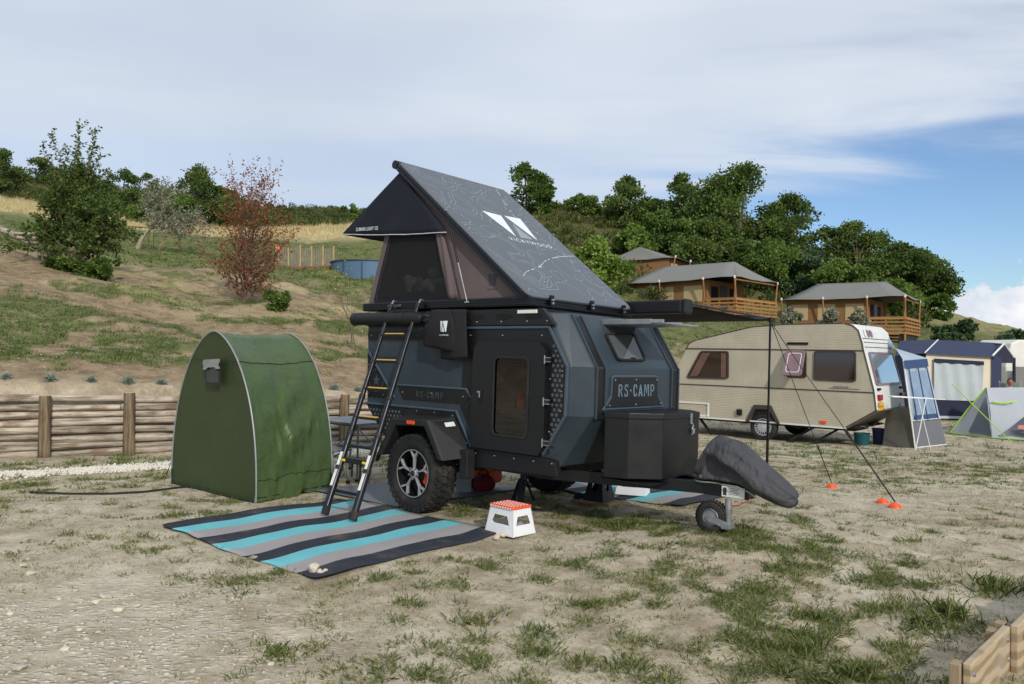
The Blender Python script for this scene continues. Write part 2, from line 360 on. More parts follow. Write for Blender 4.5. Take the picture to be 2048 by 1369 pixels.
def cover(x, y):
    x = np.asarray(x, float); y = np.asarray(y, float); r = np.hypot(x, y); sd = (y - toe(x)) * .87
    b = np.zeros_like(x)
    for cx, cy, q, a in BLOB: b = b + a * np.exp(-((x - cx) ** 2 + ((y - cy)) ** 2) / (q * q))
    n = fbm(x * 1.0, y * 1.0, 4, 31); n2_ = fbm(x * 6.5, y * 6.5, 3, 47, .6)
    near = sstep(.49, .78, .24 * n + .70 * n2_ + .12 * np.minimum(b, 1.1) + .035 + .05 * sstep(8.5, 12, y) * sstep(0, 2, x))
    az = x / np.maximum(y, .5); s = (sd - 0) 
    nh = fbm(x * .34 + y * .22, y * .62 - x * .1, 5, 61); nh2 = fbm(x * 2.1 + y * .5, y * 2.1, 4, 71)
    up = sstep(1.5, 9, s)
    gh = sstep(.46, .62, nh * .52 + nh2 * .48 + .015 * up + np.where(az > -.25, .05, 0.) - .16 * sstep(1.6, .2, s)) * .85
    far = sstep(27, 36, y - .25 * x * 0)
    zone = fbm(x * .05, y * .05, 4, 81)
    gf = sstep(76, 66, y + 16 * (zone - .5) + .25 * np.minimum(x, 0) * 0) * .95
    gh = gh * (1 - far) + gf * far
    g = np.where(s > 0, gh, near)
    right = sstep(6, 12, x) * (s > 0); g = g * (1 - right) + right * (.62 + .45 * nh2)
    d = np.where(s > 0, far * (1 - gf) + (1 - far) * sstep(.5, .66, fbm(x * .5, y * .9, 4, 91)) * .35 * up, 0) * (1 - right * .7)
    # pale broken stone lower left, gravel trodden track to the right
    p0 = onz(60, 1290, 0); rk = np.exp(-(((x - p0[0]) / 1.15) ** 2 + ((y - p0[1]) / .95) ** 2)) * 1.5 * (.6 + .8 * n2_)
    rk = np.clip(rk * 1.15, 0, 1) * (s <= 0); ty = 7.2 + .22 * (x - 2) + .5 * (n - .5); trk = np.exp(-((y - ty - .9) / .75) ** 2) * sstep(2.2, 3.6, x) * (.5 + n2_) * (s <= 0); g = g * (1 - .9 * rk) * (1 - .75 * np.clip(trk, 0, 1)); rk = np.maximum(rk, np.clip(trk, 0, 1) * .55)
    # scrub belongs to the steep far slopes
    sc = sstep(58, 70, y + 12 * (zone - .5)) * sstep(.5, 6, x) * sstep(.54, .50, az) + sstep(94, 102, y + 10 * (zone - .5)) * (x <= 4); sc = np.clip(sc, 0, 1) * (s > 0)
    p1 = np.array([13.5, 78]); sc = np.maximum(sc, sstep(50, 56, y + 6 * (zone - .5)) * sstep(1.5, 3.5, x) * sstep(.20, .16, az)); sc = np.maximum(sc, sstep(60, 66, y) * sstep(1.5, 3.5, x) * sstep(.53, .50, az))
    return g, d * (1 - sc), rk, sc

def earth():
    newmat('earth'); t = TC('Object'); g, d, r, s = ATTR('grass'), ATTR('dry'), ATTR('rock'), ATTR('scrub'); hl = ATTR('hill')
    a = NOISE(t, .45, 5, .6); b = NOISE(t, 3.2, 8, .68); c = NOISE(t, 26, 6, .7); f = NOISE(t, 130, 3, .6)
    sand = MIXC(RAMP(b, .36, .66), lin(152, 138, 116), lin(192, 178, 154))
    sand = MIXC(RAMP(a, .38, .62), sand, MIXC(RAMP(b, .3, .7), lin(174, 161, 138), lin(206, 195, 174)))
    sand = MIXC(MA('MULTIPLY', RAMP(c, .5, .72), .55), sand, lin(124, 104, 80))
    hs = MIXC(RAMP(b, .33, .68), lin(116, 99, 77), lin(158, 139, 112)); sand = MIXC(hl, sand, hs)
    vor = N('ShaderNodeTexVoronoi', feature='F1'); vor.inputs['Scale'].default_value = 38; L(t, vor.inputs['Vector'])
    peb = MA('MULTIPLY', RAMP(vor.outputs['Distance'], .22, .12), RAMP(NOISE(t, 9, 2), .58, .66))
    sand = MIXC(MA('MULTIPLY', peb, .8), sand, lin(214, 204, 184))
    st = N('ShaderNodeTexVoronoi', feature='F1'); st.inputs['Scale'].default_value = 17; st.inputs['Randomness'].default_value = 1; L(MAP(t, (1, 1.7, 1)), st.inputs['Vector'])
    sh = RAMP(MA('ADD', st.outputs['Distance'], MA('MULTIPLY', MA('SUBTRACT', c, .5), .5)), .5, .12)
    stc = MIXC(RAMP(st.outputs['Color'], .2, .8), lin(190, 180, 160), lin(222, 215, 200))
    sand = MIXC(MA('MULTIPLY', r, MA('ADD', MA('MULTIPLY', sh, .75), .2)), sand, stc)
    sand = VAL(sand, MA('MULTIPLY', RAMP(NOISE(t, 75, 4, .75), .3, .7, .80, 1.16, False), RAMP(NOISE(t, 11, 5, .7), .3, .7, .90, 1.08, False)))
    gm = MA('MULTIPLY', RAMP(MA('ADD', g, MA('MULTIPLY', MA('SUBTRACT', c, .5), 1.1)), .3, .95), .55)
    gm = MA('MULTIPLY', gm, MA('ADD', MA('MULTIPLY', hl, .45), 1.)); gc = MIXC(RAMP(b, .35, .7), lin(66, 82, 38), lin(96, 110, 56))
    fine = MA('MULTIPLY', RAMP(NOISE(t, 19, 6, .75), .48, .66), MA('MULTIPLY', RAMP(NOISE(t, 1.3, 4, .6), .38, .62), MA('SUBTRACT', .42, MA('MULTIPLY', r, .4)))); sand = MIXC(fine, sand, lin(104, 104, 66))
    col = MIXC(gm, sand, gc)
    dc = MIXC(RAMP(NOISE(MAP(t, (1, .35, 1)), 2.2, 6, .65), .35, .68), lin(176, 160, 116), lin(204, 190, 146))
    dc = MIXC(RAMP(NOISE(t, .16, 4), .52, .64), dc, lin(150, 146, 88))
    col = MIXC(d, col, dc)
    col = MIXC(s, col, MIXC(RAMP(b, .35, .65), lin(62, 70, 38), lin(104, 96, 58)))
    h = MA('ADD', MA('MULTIPLY', b, .5), MA('ADD', MA('MULTIPLY', c, .35), MA('MULTIPLY', f, .12)))
    h = MA('ADD', h, MA('MULTIPLY', MA('MULTIPLY', sh, r), .5)); h = MA('ADD', h, MA('MULTIPLY', peb, .12))
    finish(PB(col, .95, 0, .12, BUMP(h, .9, .03)))
earth()
azs = np.radians(np.r_[np.linspace(-180, -60, 25)[:-1], np.linspace(-60, -37, 36)[:-1], np.linspace(-37, 37, 420)[:-1], np.linspace(37, 60, 36)[:-1], np.linspace(60, 180, 25)])
rad = [.4]
while rad[-1] < 420: rad.append(rad[-1] * (1.16 if rad[-1] < 2.6 else 1.0092 if rad[-1] < 30 else 1.016 if rad[-1] < 150 else 1.2))
rad = np.array(rad); RR, AA = np.meshgrid(rad, azs, indexing='ij'); gx, gy = (RR * np.sin(AA)).ravel(), (RR * np.cos(AA)).ravel()
V = np.c_[gx, gy, terrain(gx, gy)]; na, nr = len(azs), len(rad); i0 = (np.arange(nr - 1)[:, None] * na + np.arange(na - 1)[None]).ravel()
cg, cd, crk, csc = cover(gx, gy)
hl_ = sstep(-.2, .6, (gy - toe(gx)) * .87)
ground = npmesh('ground', V, np.c_[i0, i0 + 1, i0 + na + 1, i0 + na], 'earth', None, {'grass': cg, 'dry': cd, 'rock': crk, 'scrub': csc, 'hill': hl_}, True)
tag(ground, 'dry sandy camping field rising into a patchy grass hillside', kind='structure')

# ---------------------------------------------------------------- grass and leaves from many small faces
leafmat('weed', lin(72, 88, 44), lin(112, 124, 66), lin(166, 154, 104), .3)
leafmat('hill_grass', lin(58, 78, 34), lin(88, 112, 50), lin(136, 134, 82), .25)
leafmat('straw', lin(172, 154, 108), lin(204, 188, 142), lin(224, 212, 172), .25)
leafmat('broom', lin(50, 62, 28), lin(90, 98, 50), lin(136, 112, 76), .25)
def blades(name, B, Dn, ln, wd, m, lab, parts=2, droop=.35, shade=None):
    n = len(B); up = np.array([0, 0, 1.]); sd_ = np.cross(Dn, up); sd_ /= np.linalg.norm(sd_, axis=1)[:, None] + 1e-6
    ph = RNG.uniform(0, np.pi, n)[:, None]; oth = np.cross(Dn, sd_); sd_ = sd_ * np.cos(ph) + oth * np.sin(ph) * .6
    hz = Dn.copy(); hz[:, 2] = 0; sh = RNG.random(n) if shade is None else shade
    if parts == 2:
        mid = B + Dn * (ln * .55)[:, None]; tip = B + Dn * ln[:, None] + hz * (ln * droop * .3)[:, None] - up * (ln * droop * .25)[:, None]
        V = np.stack([B - sd_ * wd[:, None] * .35, B + sd_ * wd[:, None] * .35, mid + sd_ * wd[:, None] * .5, tip, mid - sd_ * wd[:, None] * .5], 1).reshape(-1, 3)
        k = np.arange(n) * 5; F = np.c_[k, k + 1, k + 2, k + 3, k + 4]; sh = np.repeat(sh, 5)
    else:
        tip = B + Dn * ln[:, None]; V = np.stack([B - sd_ * wd[:, None] * .5, B + sd_ * wd[:, None] * .5, tip], 1).reshape(-1, 3); k = np.arange(n) * 3; F = np.c_[k, k + 1, k + 2]; sh = np.repeat(sh, 3)
    o = npmesh(name, V, F, m, None, {'shade': sh}); return tag(o, lab, 'grass', kind='stuff')
def scatter(n, y0, y1, a0=-.72, a1=.72, pw=1.):
    """points spread evenly over the image's fan of ground between two depths"""
    u = RNG.random(n); y = (y0 ** (2 - pw) + u * (y1 ** (2 - pw) - y0 ** (2 - pw))) ** (1 / (2 - pw)); return RNG.uniform(a0, a1, n) * y, y
KEEP = []                                  # footprints (x, y, angle, half sizes) where nothing grows
def tufts(n, y0, y1, per, ln, wd, key, thr=.35, spread=.05, lean=1.0, pw=1., a0=-.72, a1=.72):
    x, y = scatter(n, y0, y1, a0, a1, pw); g, d, rk, sc = cover(x, y); p = {'g': g, 'd': d, 's': sc}[key]
    k = RNG.random(n) < np.clip((p - thr) / (1 - thr), 0, 1) ** 1.25
    for cx, cy, an, hx, hy in KEEP:
        u, v = (x - cx) * math.cos(an) + (y - cy) * math.sin(an), (y - cy) * math.cos(an) - (x - cx) * math.sin(an); k &= (abs(u) > hx) | (abs(v) > hy)
    x, y = x[k], y[k]; p = p[k]; m = len(x); sz = RNG.uniform(.5, 1.2, m) * (.65 + .5 * p); sh = RNG.beta(2, 3, m)
    x, y, sz, sh = (np.repeat(q, per) for q in (x, y, sz, sh)); n = len(x)
    aa = RNG.uniform(0, 2 * np.pi, n); rr = np.sqrt(RNG.random(n)) * spread * sz; bx, by = x + rr * np.cos(aa), y + rr * np.sin(aa)
    el = RNG.uniform(.35, 1.3, n) ** lean; Dn = np.c_[np.cos(aa) * np.cos(el), np.sin(aa) * np.cos(el), np.sin(el)]
    L_ = RNG.uniform(ln[0], ln[1], n) * sz; return np.c_[bx, by, terrain(bx, by) - .004], Dn, L_, RNG.uniform(.7, 1.3, n) * wd, np.clip(sh + RNG.normal(0, .14, n), 0, 1)
# ================================================================ camper trailer
TA, TRX = R(-41.8), R(-1.2); TO = np.array([-.771, 7.514, 0.]); TRM = np.array((Matrix.Rotation(TA, 3, 'Z') @ Matrix.Rotation(TRX, 3, 'X')))
def tplane(px, py, p0, n):
    """pixel -> trailer-local point on the local plane (p0, n)"""
    r = TRM.T @ ray(px, py); o = TRM.T @ (CAM0 - TO); n = np.array(n, float); k = (np.array(p0, float) - o) @ n / (r @ n); return o + r * k
def tl(px, py, y=0.): p = tplane(px, py, (0, y, 0), (0, 1, 0)); return (p[0], p[2])
def tw(p): return TO + TRM @ np.array(p, float)          # local -> world
def tlz(px, py, z): return tplane(px, py, (0, 0, z), (0, 0, 1))

mat('body_paint', lin(45, 57, 66), .42, 0, .07, 1.5, .05, 200, .4, dust=.05)
mat('trim_paint', lin(64, 79, 91), .4, 0, .06, 3, 0, 80, .4, dust=.05)
mat('black_panel', lin(17, 18, 20), .45, 0, .12, 5, .08, 220, .4, dust=.012)
mat('black_plastic', lin(26, 27, 29), .58, 0, .15, 8, .15, 150, .4, dust=.05)
mat('perf', lin(78, 82, 86), .6, 0, .1); mat('dark_gap', lin(10, 11, 12), .8)
mat('rubber', lin(34, 34, 35), .82, 0, .18, 12, .15, 90, .3, dust=.16)
mat('rim_dark', lin(30, 31, 33), .45, .5, .1); mat('rim_face', lin(170, 173, 176), .4, .45, .08, 6)
mat('steel', lin(176, 178, 178), .38, .9, .15, 9); mat('galv', lin(150, 154, 156), .5, .7, .2, 14, .05, 60)
mat('bolt', lin(190, 190, 186), .35, .8); mat('caliper', lin(205, 62, 24), .45); mat('amber', lin(226, 78, 20), .25, 0, .1, 40); mat('clear_lens', lin(205, 208, 208), .2, 0, .1, 30)
mat('letter', lin(104, 124, 138), .5); mat('letter_dim', lin(58, 66, 72), .5); mat('white_print', lin(218, 222, 226), .6, 0, .04)
mat('blind', lin(112, 120, 124), .5); mat('slat', lin(52, 57, 60), .6); mat('red_cloth', lin(170, 28, 28), .8); mat('blue_cloth', lin(38, 58, 110), .8); mat('dark_cloth', lin(40, 42, 48), .9)
glassmat('tint_glass', (.5, .53, .55), .8, .03); glassmat('clear_glass', (.75, .78, .8), .9, .03)
mat('paper', lin(222, 222, 216), .6); mat('ink', lin(60, 62, 66), .7)
trailer = thing('camper_trailer', 'dark blue grey off-road camper trailer with black door and box on its drawbar', 'camper trailer', tuple(TO), TA, None, TRX)
T = trailer
Aprof = [(-1.03, 1.86), (-1.0, .95), (-.62, .56), (1.34, .56), (1.63, 1.0), (1.635, 1.41), (1.40, 1.86)]
Bprof = [(-1.05, 1.865), (-1.02, .95), (-.62, .555), (1.46, .555), (1.78, 1.0), (1.78, 1.41), (1.50, 1.865)]
secs = [[(x, y, z) for x, z in P_] for y, P_ in ((0, Aprof), (.03, Aprof), (.16, Bprof), (1.54, Bprof), (1.67, Aprof), (1.7, Aprof))]
body = MB().loft(secs).build('body', 'body_paint', T, bevel=.012)
MB().box((.25, .85, .50), (2.1, 1.5, .10)).build('chassis', 'black_plastic', T, bevel=.01)
sk = MB().prism([(-.30, .50), (.55, .645), (1.36, .645), (1.52, .62), (1.56, .50), (.5, .47)], 'y', -.012, .06).build('skirt', 'black_panel', T, bevel=.005)
# panels on the near side, each with its raised edge trim
def trim(pts, wd, y0, y1, name='trim', m='trim_paint', par=None):
    mb = MB()
    for a, b in zip(pts[:-1], pts[1:]):
        a, b = Vector((a[0], (y0 + y1) / 2, a[1])), Vector((b[0], (y0 + y1) / 2, b[1])); d = (b - a).normalized(); mb.beam(a - d * wd * .35, b + d * wd * .35, abs(y1 - y0), wd)
    return mb.build(name, m, par or T, bevel=.004)
pn = MB().prism([(.30, 1.715), (1.42, 1.715), (1.612, 1.40), (1.602, 1.01), (1.36, .662), (.62, .662), (.40, 1.0), (.42, 1.6), (.30, 1.6)], 'y', -.008, .02).build('side_panel', 'black_panel', T)
trim([(-.2, 1.735), (1.43, 1.735), (1.632, 1.405), (1.622, 1.0), (1.40, .67)], .024, -.022, .0)
MB().prism([(-1.015, 1.705), (.30, 1.705), (.30, 1.62), (-1.01, 1.62)], 'y', -.006, .02).build('side_panel', 'black_panel', T)
MB().prism([(-1.005, 1.46), (-.60, 1.07), (-.60, 1.03), (-.98, 1.03)], 'y', -.008, .02).build('star_panel', 'black_panel', T)
trim([(-1.0, 1.515), (-.545, 1.045)], .022, -.02, 0)
MB().prism([(-1.0, .95), (.335, .945), (.53, .66), (-.3, .60), (-.64, .60)], 'y', -.007, .02).build('side_panel', 'black_panel', T)
trim([(-1.0, .962), (.345, .962), (.55, .655)], .02, -.02, 0)
pl = MB().prism([(-.496, 1.155), (.46, 1.155), (.515, 1.1), (.45, 1.035), (-.41, 1.035)], 'y', -.012, .02).build('name_plate', 'black_panel', T)
trim([(-.50, 1.172), (.468, 1.172), (.535, 1.10)], .018, -.02, 0)
# star in a ring
stp = []
for i in range(10):
    a = R(90 + 36 * i); r = .062 if i % 2 == 0 else .026; stp.append((-.845 + r * math.cos(a), 1.2 + r * math.sin(a)))
MB().prism(stp, 'y', -.0105, -.007).build('star', 'letter_dim', T)
MB().ring([(-.845 + .118 * math.cos(R(a)), 1.2 + .118 * math.sin(R(a))) for a in range(0, 360, 12)], [(-.845 + .111 * math.cos(R(a)), 1.2 + .111 * math.sin(R(a))) for a in range(0, 360, 12)], 'y', -.0105, -.007).build('star_ring', 'letter_dim', T)
# perforation dots, bolts
mb = MB()
def inpoly(x, z, P_):
    c = False
    for i in range(len(P_)):
        (x1, z1), (x2, z2) = P_[i], P_[i - 1]
        if (z1 > z) != (z2 > z) and x < (x2 - x1) * (z - z1) / (z2 - z1) + x1: c = not c
    return c
def dots(P_, step, r, y):
    z = min(p[1] for p in P_); k = 0
    while z < max(p[1] for p in P_):
        x = min(p[0] for p in P_) + (step / 2 if k % 2 else 0)
        while x < max(p[0] for p in P_):
            if inpoly(x, z, P_): mb.prism([(x + r * math.cos(R(60 * i)), z + r * math.sin(R(60 * i))) for i in range(6)], 'y', y - .002, y)
            x += step
        z += step * .87; k += 1
dots([(1.46, 1.64), (1.595, 1.40), (1.585, 1.02), (1.47, .80)], .047, .0165, -.008)
dots([(-.97, .925), (-.45, .925), (-.33, .66), (-.62, .64)], .05, .016, -.007)
tag(mb.build('perforation', 'perf', T), kind='stuff')
mb = MB()
def bolt(x, y, z, r=.007, ax='y', s=-1):
    prof = [(r, 0), (r * .8, s * .005), (0.0001, s * .006)]; mb.lathe(prof, (x, y, z), ax, 7)
for x in (.45, .62, .85, 1.08, 1.3, 1.5): bolt(x, -.012, .60)
for x in (-.95, -.72, -.45, .1, .5, .9, 1.35): bolt(x, -.009, 1.665)
for x in (.3, .6, .9, 1.2, 1.42): bolt(x, -.032, 1.785)
for x, z in ((1.585, 1.37), (1.58, 1.2), (1.575, 1.04), (1.46, .86), (1.455, 1.3), (-.42, 1.1), (.43, 1.1), (.0, 1.11), (-.97, 1.36), (-.97, 1.06), (-.72, 1.06), (-.2, .93), (.05, .93), (.3, .915), (.50, .68), (-.97, .935)): bolt(x, -.012, z)
tag(mb.build('bolts', 'bolt', T), kind='stuff')
# stencil lettering
GL = {'R': [(0, 0, .8, 6), (1.1, 5.2, 2.6, 6), (1.1, 2.7, 2.4, 3.4), [(2.4, 5.9), (3.2, 5.3), (3.2, 3.5), (2.5, 2.9), (2.5, 3.6), (2.5, 5.2)], [(1.6, 2.5), (2.4, 2.5), (3.6, 0), (2.7, 0)], (-.3, 0, 1.1, .5)],
      'S': [[(.1, 3.6), (.1, 5.2), (.8, 6), (2.1, 6), (2.1, 5.3), (1, 5.2), (.9, 4.1)], (2.5, 4.4, 3.1, 6), [(.2, 3.5), (.9, 4.0), (3.0, 2.5), (2.4, 2.2)], [(3.1, 2.5), (3.1, .8), (2.4, 0), (1.1, 0), (1.1, .7), (2.2, .8), (2.3, 2.2)], (.1, 0, .7, 1.7)],
      '-': [(.2, 2.6, 1.6, 3.4)],
      'C': [[(0, 1), (0, 5), (.9, 6), (1.6, 6), (1.6, 5.3), (.9, 4.8), (.9, 1.2), (1.6, .7), (1.6, 0), (.9, 0)], [(1.9, 6), (2.6, 6), (3.2, 5.2), (3.2, 4), (2.5, 4), (2.4, 5.1), (1.9, 5.3)], [(1.9, 0), (2.6, 0), (3.2, .9), (3.2, 1.8), (2.5, 1.8), (2.4, .9), (1.9, .7)]],
      'A': [[(0, 0), (.8, 0), (1.6, 3.6), (1.6, 6), (1.4, 6)], [(1.9, 6), (2.2, 6), (3.7, 0), (2.7, 0), (1.9, 3.8)], (1.2, 1.2, 2.3, 1.9), (-.3, 0, 1.0, .5)],
      'M': [(0, 0, .6, 6), [(.8, 6), (1.3, 6), (2.1, 2.6), (1.9, 1.2), (.8, 5.0)], [(3.4, 6), (2.9, 6), (2.2, 2.8), (2.3, 1.4), (3.2, 5.2)], (3.5, 0, 4.4, 6), (-.3, 0, .9, .5)],
      'P': [(0, 0, .8, 6), (1.1, 5.2, 2.6, 6), (1.1, 2.4, 2.5, 3.1), [(2.4, 5.9), (3.3, 5.3), (3.3, 3.2), (2.5, 2.5), (2.5, 3.1), (2.5, 5.2)], (-.3, 0, 1.1, .5)], ' ': []}
GW = {'R': 3.6, 'S': 3.1, '-': 1.8, 'C': 3.2, 'A': 3.7, 'M': 4.4, 'P': 3.3, ' ': 1}
def stencil(txt, h, gap, f, name, m, par):
    mb = MB(); x = 0.
    for ch in txt:
        for g in GL[ch]:
            P_ = [(g[0], g[1]), (g[2], g[1]), (g[2], g[3]), (g[0], g[3])] if isinstance(g, tuple) else g
            n = len(P_); mb.add([f((x + q[0]) * h / 6, q[1] * h / 6, d) for d in (0, .0025) for q in P_], [tuple(range(n)), tuple(range(2 * n - 1, n - 1, -1))] + [(i, (i + 1) % n, n + (i + 1) % n, n + i) for i in range(n)])
        x += GW[ch] + gap
    return tag(mb.build(name, m, par), kind='stuff')
stencil('RS-CAMP', .062, 2.0, lambda a, b, d: (-.215 + a * 1.05, -.0125 - d, 1.062 + b), 'lettering', 'letter_dim', T)
# front: corner channels, name plate, window
fn = np.array([.455, 0, .28]); fn = fn / np.linalg.norm(fn)          # slanted upper front
def fr(y, k, d=0.):                                                  # point on the slanted front, k 0..1 from seam to roof
    return (1.78 - .28 * k + fn[0] * d, y, 1.41 + .455 * k + fn[2] * d)
for y0, y1, s in ((.20, .30, 1), (1.40, 1.50, -1)):
    MB().box((1.782, (y0 + y1) / 2, 1.19), (.008, y1 - y0, .42)).build('corner_strip', 'black_panel', T)
    MB().loft([[fr(y0, .01, d), fr(y1, .01, d), fr(y1 + s * -.0, .93, d), fr(y0, .93, d)] for d in (-.01, .004)]).build('corner_strip', 'black_panel', T)
    for yy in (y0 - .012, y1 + .012):
        MB().box((1.787, yy, 1.2), (.022, .022, .44)).build('channel_rib', 'body_paint', T, bevel=.006)
        MB().loft([[fr(yy - .011, -.01, d), fr(yy + .011, -.01, d), fr(yy + .011, .97, d), fr(yy - .011, .97, d)] for d in (-.01, .014)]).build('channel_rib', 'body_paint', T, bevel=.005)
PP = [(.415, 1.318), (.435, 1.33), (1.10, 1.336), (1.122, 1.322), (1.13, 1.16), (1.215, 1.078), (.312, 1.072), (.405, 1.16)]
MB().prism([(p[0] + (.0 if i > 4 else 0), p[1]) for i, p in enumerate(inset(PP, -.018))], 'x', 1.77, 1.797).build('plate_frame', 'trim_paint', T, bevel=.005)
MB().prism(PP, 'x', 1.77, 1.803).build('name_plate', 'black_panel', T, bevel=.003)
stencil('RS-CAMP', .105, 1.55, lambda a, b, d: (1.8035 + d, .485 + a, 1.165 + b), 'lettering', 'letter', T)
mb = MB()
for y, z in ((.435, 1.305), (.76, 1.312), (1.10, 1.312), (.36, 1.092), (.76, 1.095), (1.18, 1.098)): bolt(1.803, y, z, .008, 'x', 1)
tag(mb.build('bolts', 'bolt', T), kind='stuff')
wp = [tplane(px, py, fr(.8, .5), fn) for px, py in ((1206, 668), (1266, 668), (1291, 724), (1233, 724))]
def fk(p): return (p[1], (p[2] - 1.41) / .455)
wq = [fk(p) for p in wp]
def rnd(poly, r=.12, n=3):
    out = []
    for i in range(len(poly)):
        a, b, c = (Vector(poly[i - 1]), Vector(poly[i]), Vector(poly[(i + 1) % len(poly)])); p, q = b + (a - b) * r, b + (c - b) * r
        for j in range(n + 1): t = j / n; out.append(tuple(p * (1 - t) ** 2 + b * 2 * t * (1 - t) + q * t * t))
    return out
wo_, wi_ = rnd(wq), rnd([tuple(Vector(p) * .88 + Vector((sum(q[0] for q in wq) / 4, sum(q[1] for q in wq) / 4)) * .12) for p in wq])
n_ = len(wo_); mb = MB(); mb.add([fr(*p, d) for d in (.0, .022) for P_ in (wo_, wi_) for p in P_], [f for i in range(n_) for j in [(i + 1) % n_] for f in ((2 * n_ + i, 2 * n_ + j, 3 * n_ + j, 3 * n_ + i), (i, j, 2 * n_ + j, 2 * n_ + i), (n_ + i, 3 * n_ + i, 3 * n_ + j, n_ + j))])
win = mb.build('window', 'black_plastic', T)
MB().poly3([fr(*p, .016) for p in wi_]).build('pane', 'clear_glass', win)
cz = wi_; MB().poly3([fr(*p, .003) for p in wi_]).build('blind', 'blind', win)
MB().box(fr(np.mean([p[0] for p in wq]) + .02, min(p[1] for p in wq) + .06, .022), (.02, .05, .012)).build('window_catch', 'black_plastic', win)
# pull-out tray on telescopic rails under the roof tent
MB().box((1.66, .62, 1.812), (.74, .035, .045)).build('slide_rail', 'galv', T, bevel=.004); MB().box((1.95, .615, 1.814), (.4, .024, .03)).build('slide_rail', 'steel', T, bevel=.003)
MB().box((1.88, .87, 1.795), (.66, .46, .016)).build('slide_tray', 'steel', T, bevel=.004); MB().box((1.66, 1.11, 1.812), (.74, .035, .045)).build('slide_rail', 'galv', T, bevel=.004)
# roof edge rail with cut-outs
rr_ = MB().prism([(-1.0, 1.895), (1.36, 1.895), (1.50, 1.75), (-.2, 1.755), (-1.0, 1.755)], 'y', -.03, .02).build('roof_rail', 'black_panel', T, bevel=.004)
for x in (.25, .585, .92, 1.26):
    MB().prism([(x - .10, 1.853), (x + .08, 1.853), (x + .11, 1.822), (x + .02, 1.80), (x - .07, 1.805)], 'y', -.0325, -.029).build('rail_slot', 'dark_gap', T)
MB().box((1.20, -.035, 1.867), (.22, .012, .03)).build('marker_strip', 'paper', T, bevel=.003)
MB().box((0.1, .85, 1.885), (2.2, 1.5, .05)).build('roof_rack', 'black_plastic', T)
# door
DO = [(.592, 1.545), (.65, 1.605), (1.36, 1.605), (1.43, 1.535), (1.44, .74), (1.38, .655), (.60, .655), (.578, .70)]
DW = rrect(.856, 1.256, .79, 1.472, .05)
door = MB().ring(DO, DW, 'y', -.06, -.004).build('door', 'black_panel', T, bevel=.012)
MB().ring(rrect(.846, 1.266, .78, 1.482, .055), rrect(.868, 1.244, .802, 1.46, .045), 'y', -.068, -.056).build('window_frame', 'black_plastic', door, bevel=.004)
MB().poly3([(x, -.05, z) for x, z in rrect(.86, 1.25, .795, 1.467, .045)]).build('pane', 'tint_glass', door)
MB().poly3([(x, -.009, z) for x, z in rrect(.85, 1.26, .785, 1.475, .04)]).build('dark_interior', 'dark_gap', door)
mb = MB(); [mb.box((1.05, -.03, 1.20 + .0125 * i), (.37, .012, .0035)) for i in range(20)]; [mb.box((x, -.035, 1.32), (.003, .002, .24)) for x in (.93, 1.05, 1.17)]
tag(mb.build('blind_slats', 'slat', door), kind='stuff')
mb = MB(); [mb.box((1.055, -.026, .82 + .02 * i), (.38, .02, .011)) for i in range(11)]; tag(mb.build('mesh_screen_bars', 'slat', door), kind='stuff')
MB().prism([(1.10, 1.04), (1.20, 1.04), (1.19, 1.12), (1.165, 1.185), (1.135, 1.185), (1.11, 1.12)], 'y', -.035, -.02).build('red_bag', 'red_cloth', door, bevel=.01)
MB().prism([(1.09, 1.0), (1.21, 1.0), (1.21, 1.04), (1.09, 1.04)], 'y', -.035, -.02).build('blue_bag', 'blue_cloth', door, bevel=.008)
MB().prism([(.88, 1.03), (1.08, 1.04), (1.09, 1.12), (1.0, 1.16), (.88, 1.15)], 'y', -.03, -.015).build('cushion', 'dark_cloth', door, bevel=.02)
hd = MB().box((.70, -.064, 1.12), (.035, .01, .10)).build('door_handle', 'dark_gap', door, bevel=.006); MB().box((.697, -.072, 1.135), (.014, .012, .06)).build('lever', 'steel', hd, bevel=.004)
MB().lathe([(.012, 0), (.01, -.006), (.0001, -.007)], (.667, -.06, 1.155), 'y', 10).build('lock', 'steel', door)
for z in (1.46, 1.11, .77):
    h = MB().box((1.445, -.055, z), (.07, .03, .05)).build('hinge', 'black_plastic', door, bevel=.004); MB().tube([(1.44, -.075, z - .035), (1.44, -.075, z + .035)], .006, 8).box((1.47, -.07, z + .017), (.07, .008, .005)).box((1.47, -.07, z - .017), (.07, .008, .005)).build('hinge_pin', 'steel', h)
MB().box((1.50, -.016, .735), (.05, .012, .018)).build('drain_vent', 'black_plastic', T, bevel=.004)
# fenders
def fender(name, flip):
    f = (lambda p, y: (p[0], 1.7 - y, p[1])) if flip else (lambda p, y: (p[0], y, p[1]))
    no = [(-.44, .50), (-.26, .868), (.255, .885), (.475, .53)]; ni = [(-.37, .50), (-.19, .80), (.21, .82), (.405, .53)]; fo = [(-.46, .50), (-.29, .888), (.32, .905), (.585, .56)]
    mb = MB(); ym, yn = -.285, -.25
    lay = [[f(p, ym) for p in ni], [f(p, ym) for p in inset4(no, .012)], [f(p, ym + .015) for p in no], [f(p, -.0) for p in fo]]
    n = 4; vs = [p for l in lay for p in l] + [f(p, -.005) for p in ni]
    fs = [(a * n + j, a * n + j + 1, (a + 1) * n + j + 1, (a + 1) * n + j) for a in range(3) for j in range(3)] + [(j + 1, j, 4 * n + j, 4 * n + j + 1) for j in range(3)]
    fs += [(0, n, 2 * n, 3 * n, 4 * n), (n - 1, 4 * n + n - 1, 4 * n - 1, 3 * n - 1, 2 * n - 1)]
    return mb.add(vs, fs).build(name, 'black_plastic', T, bevel=.010)
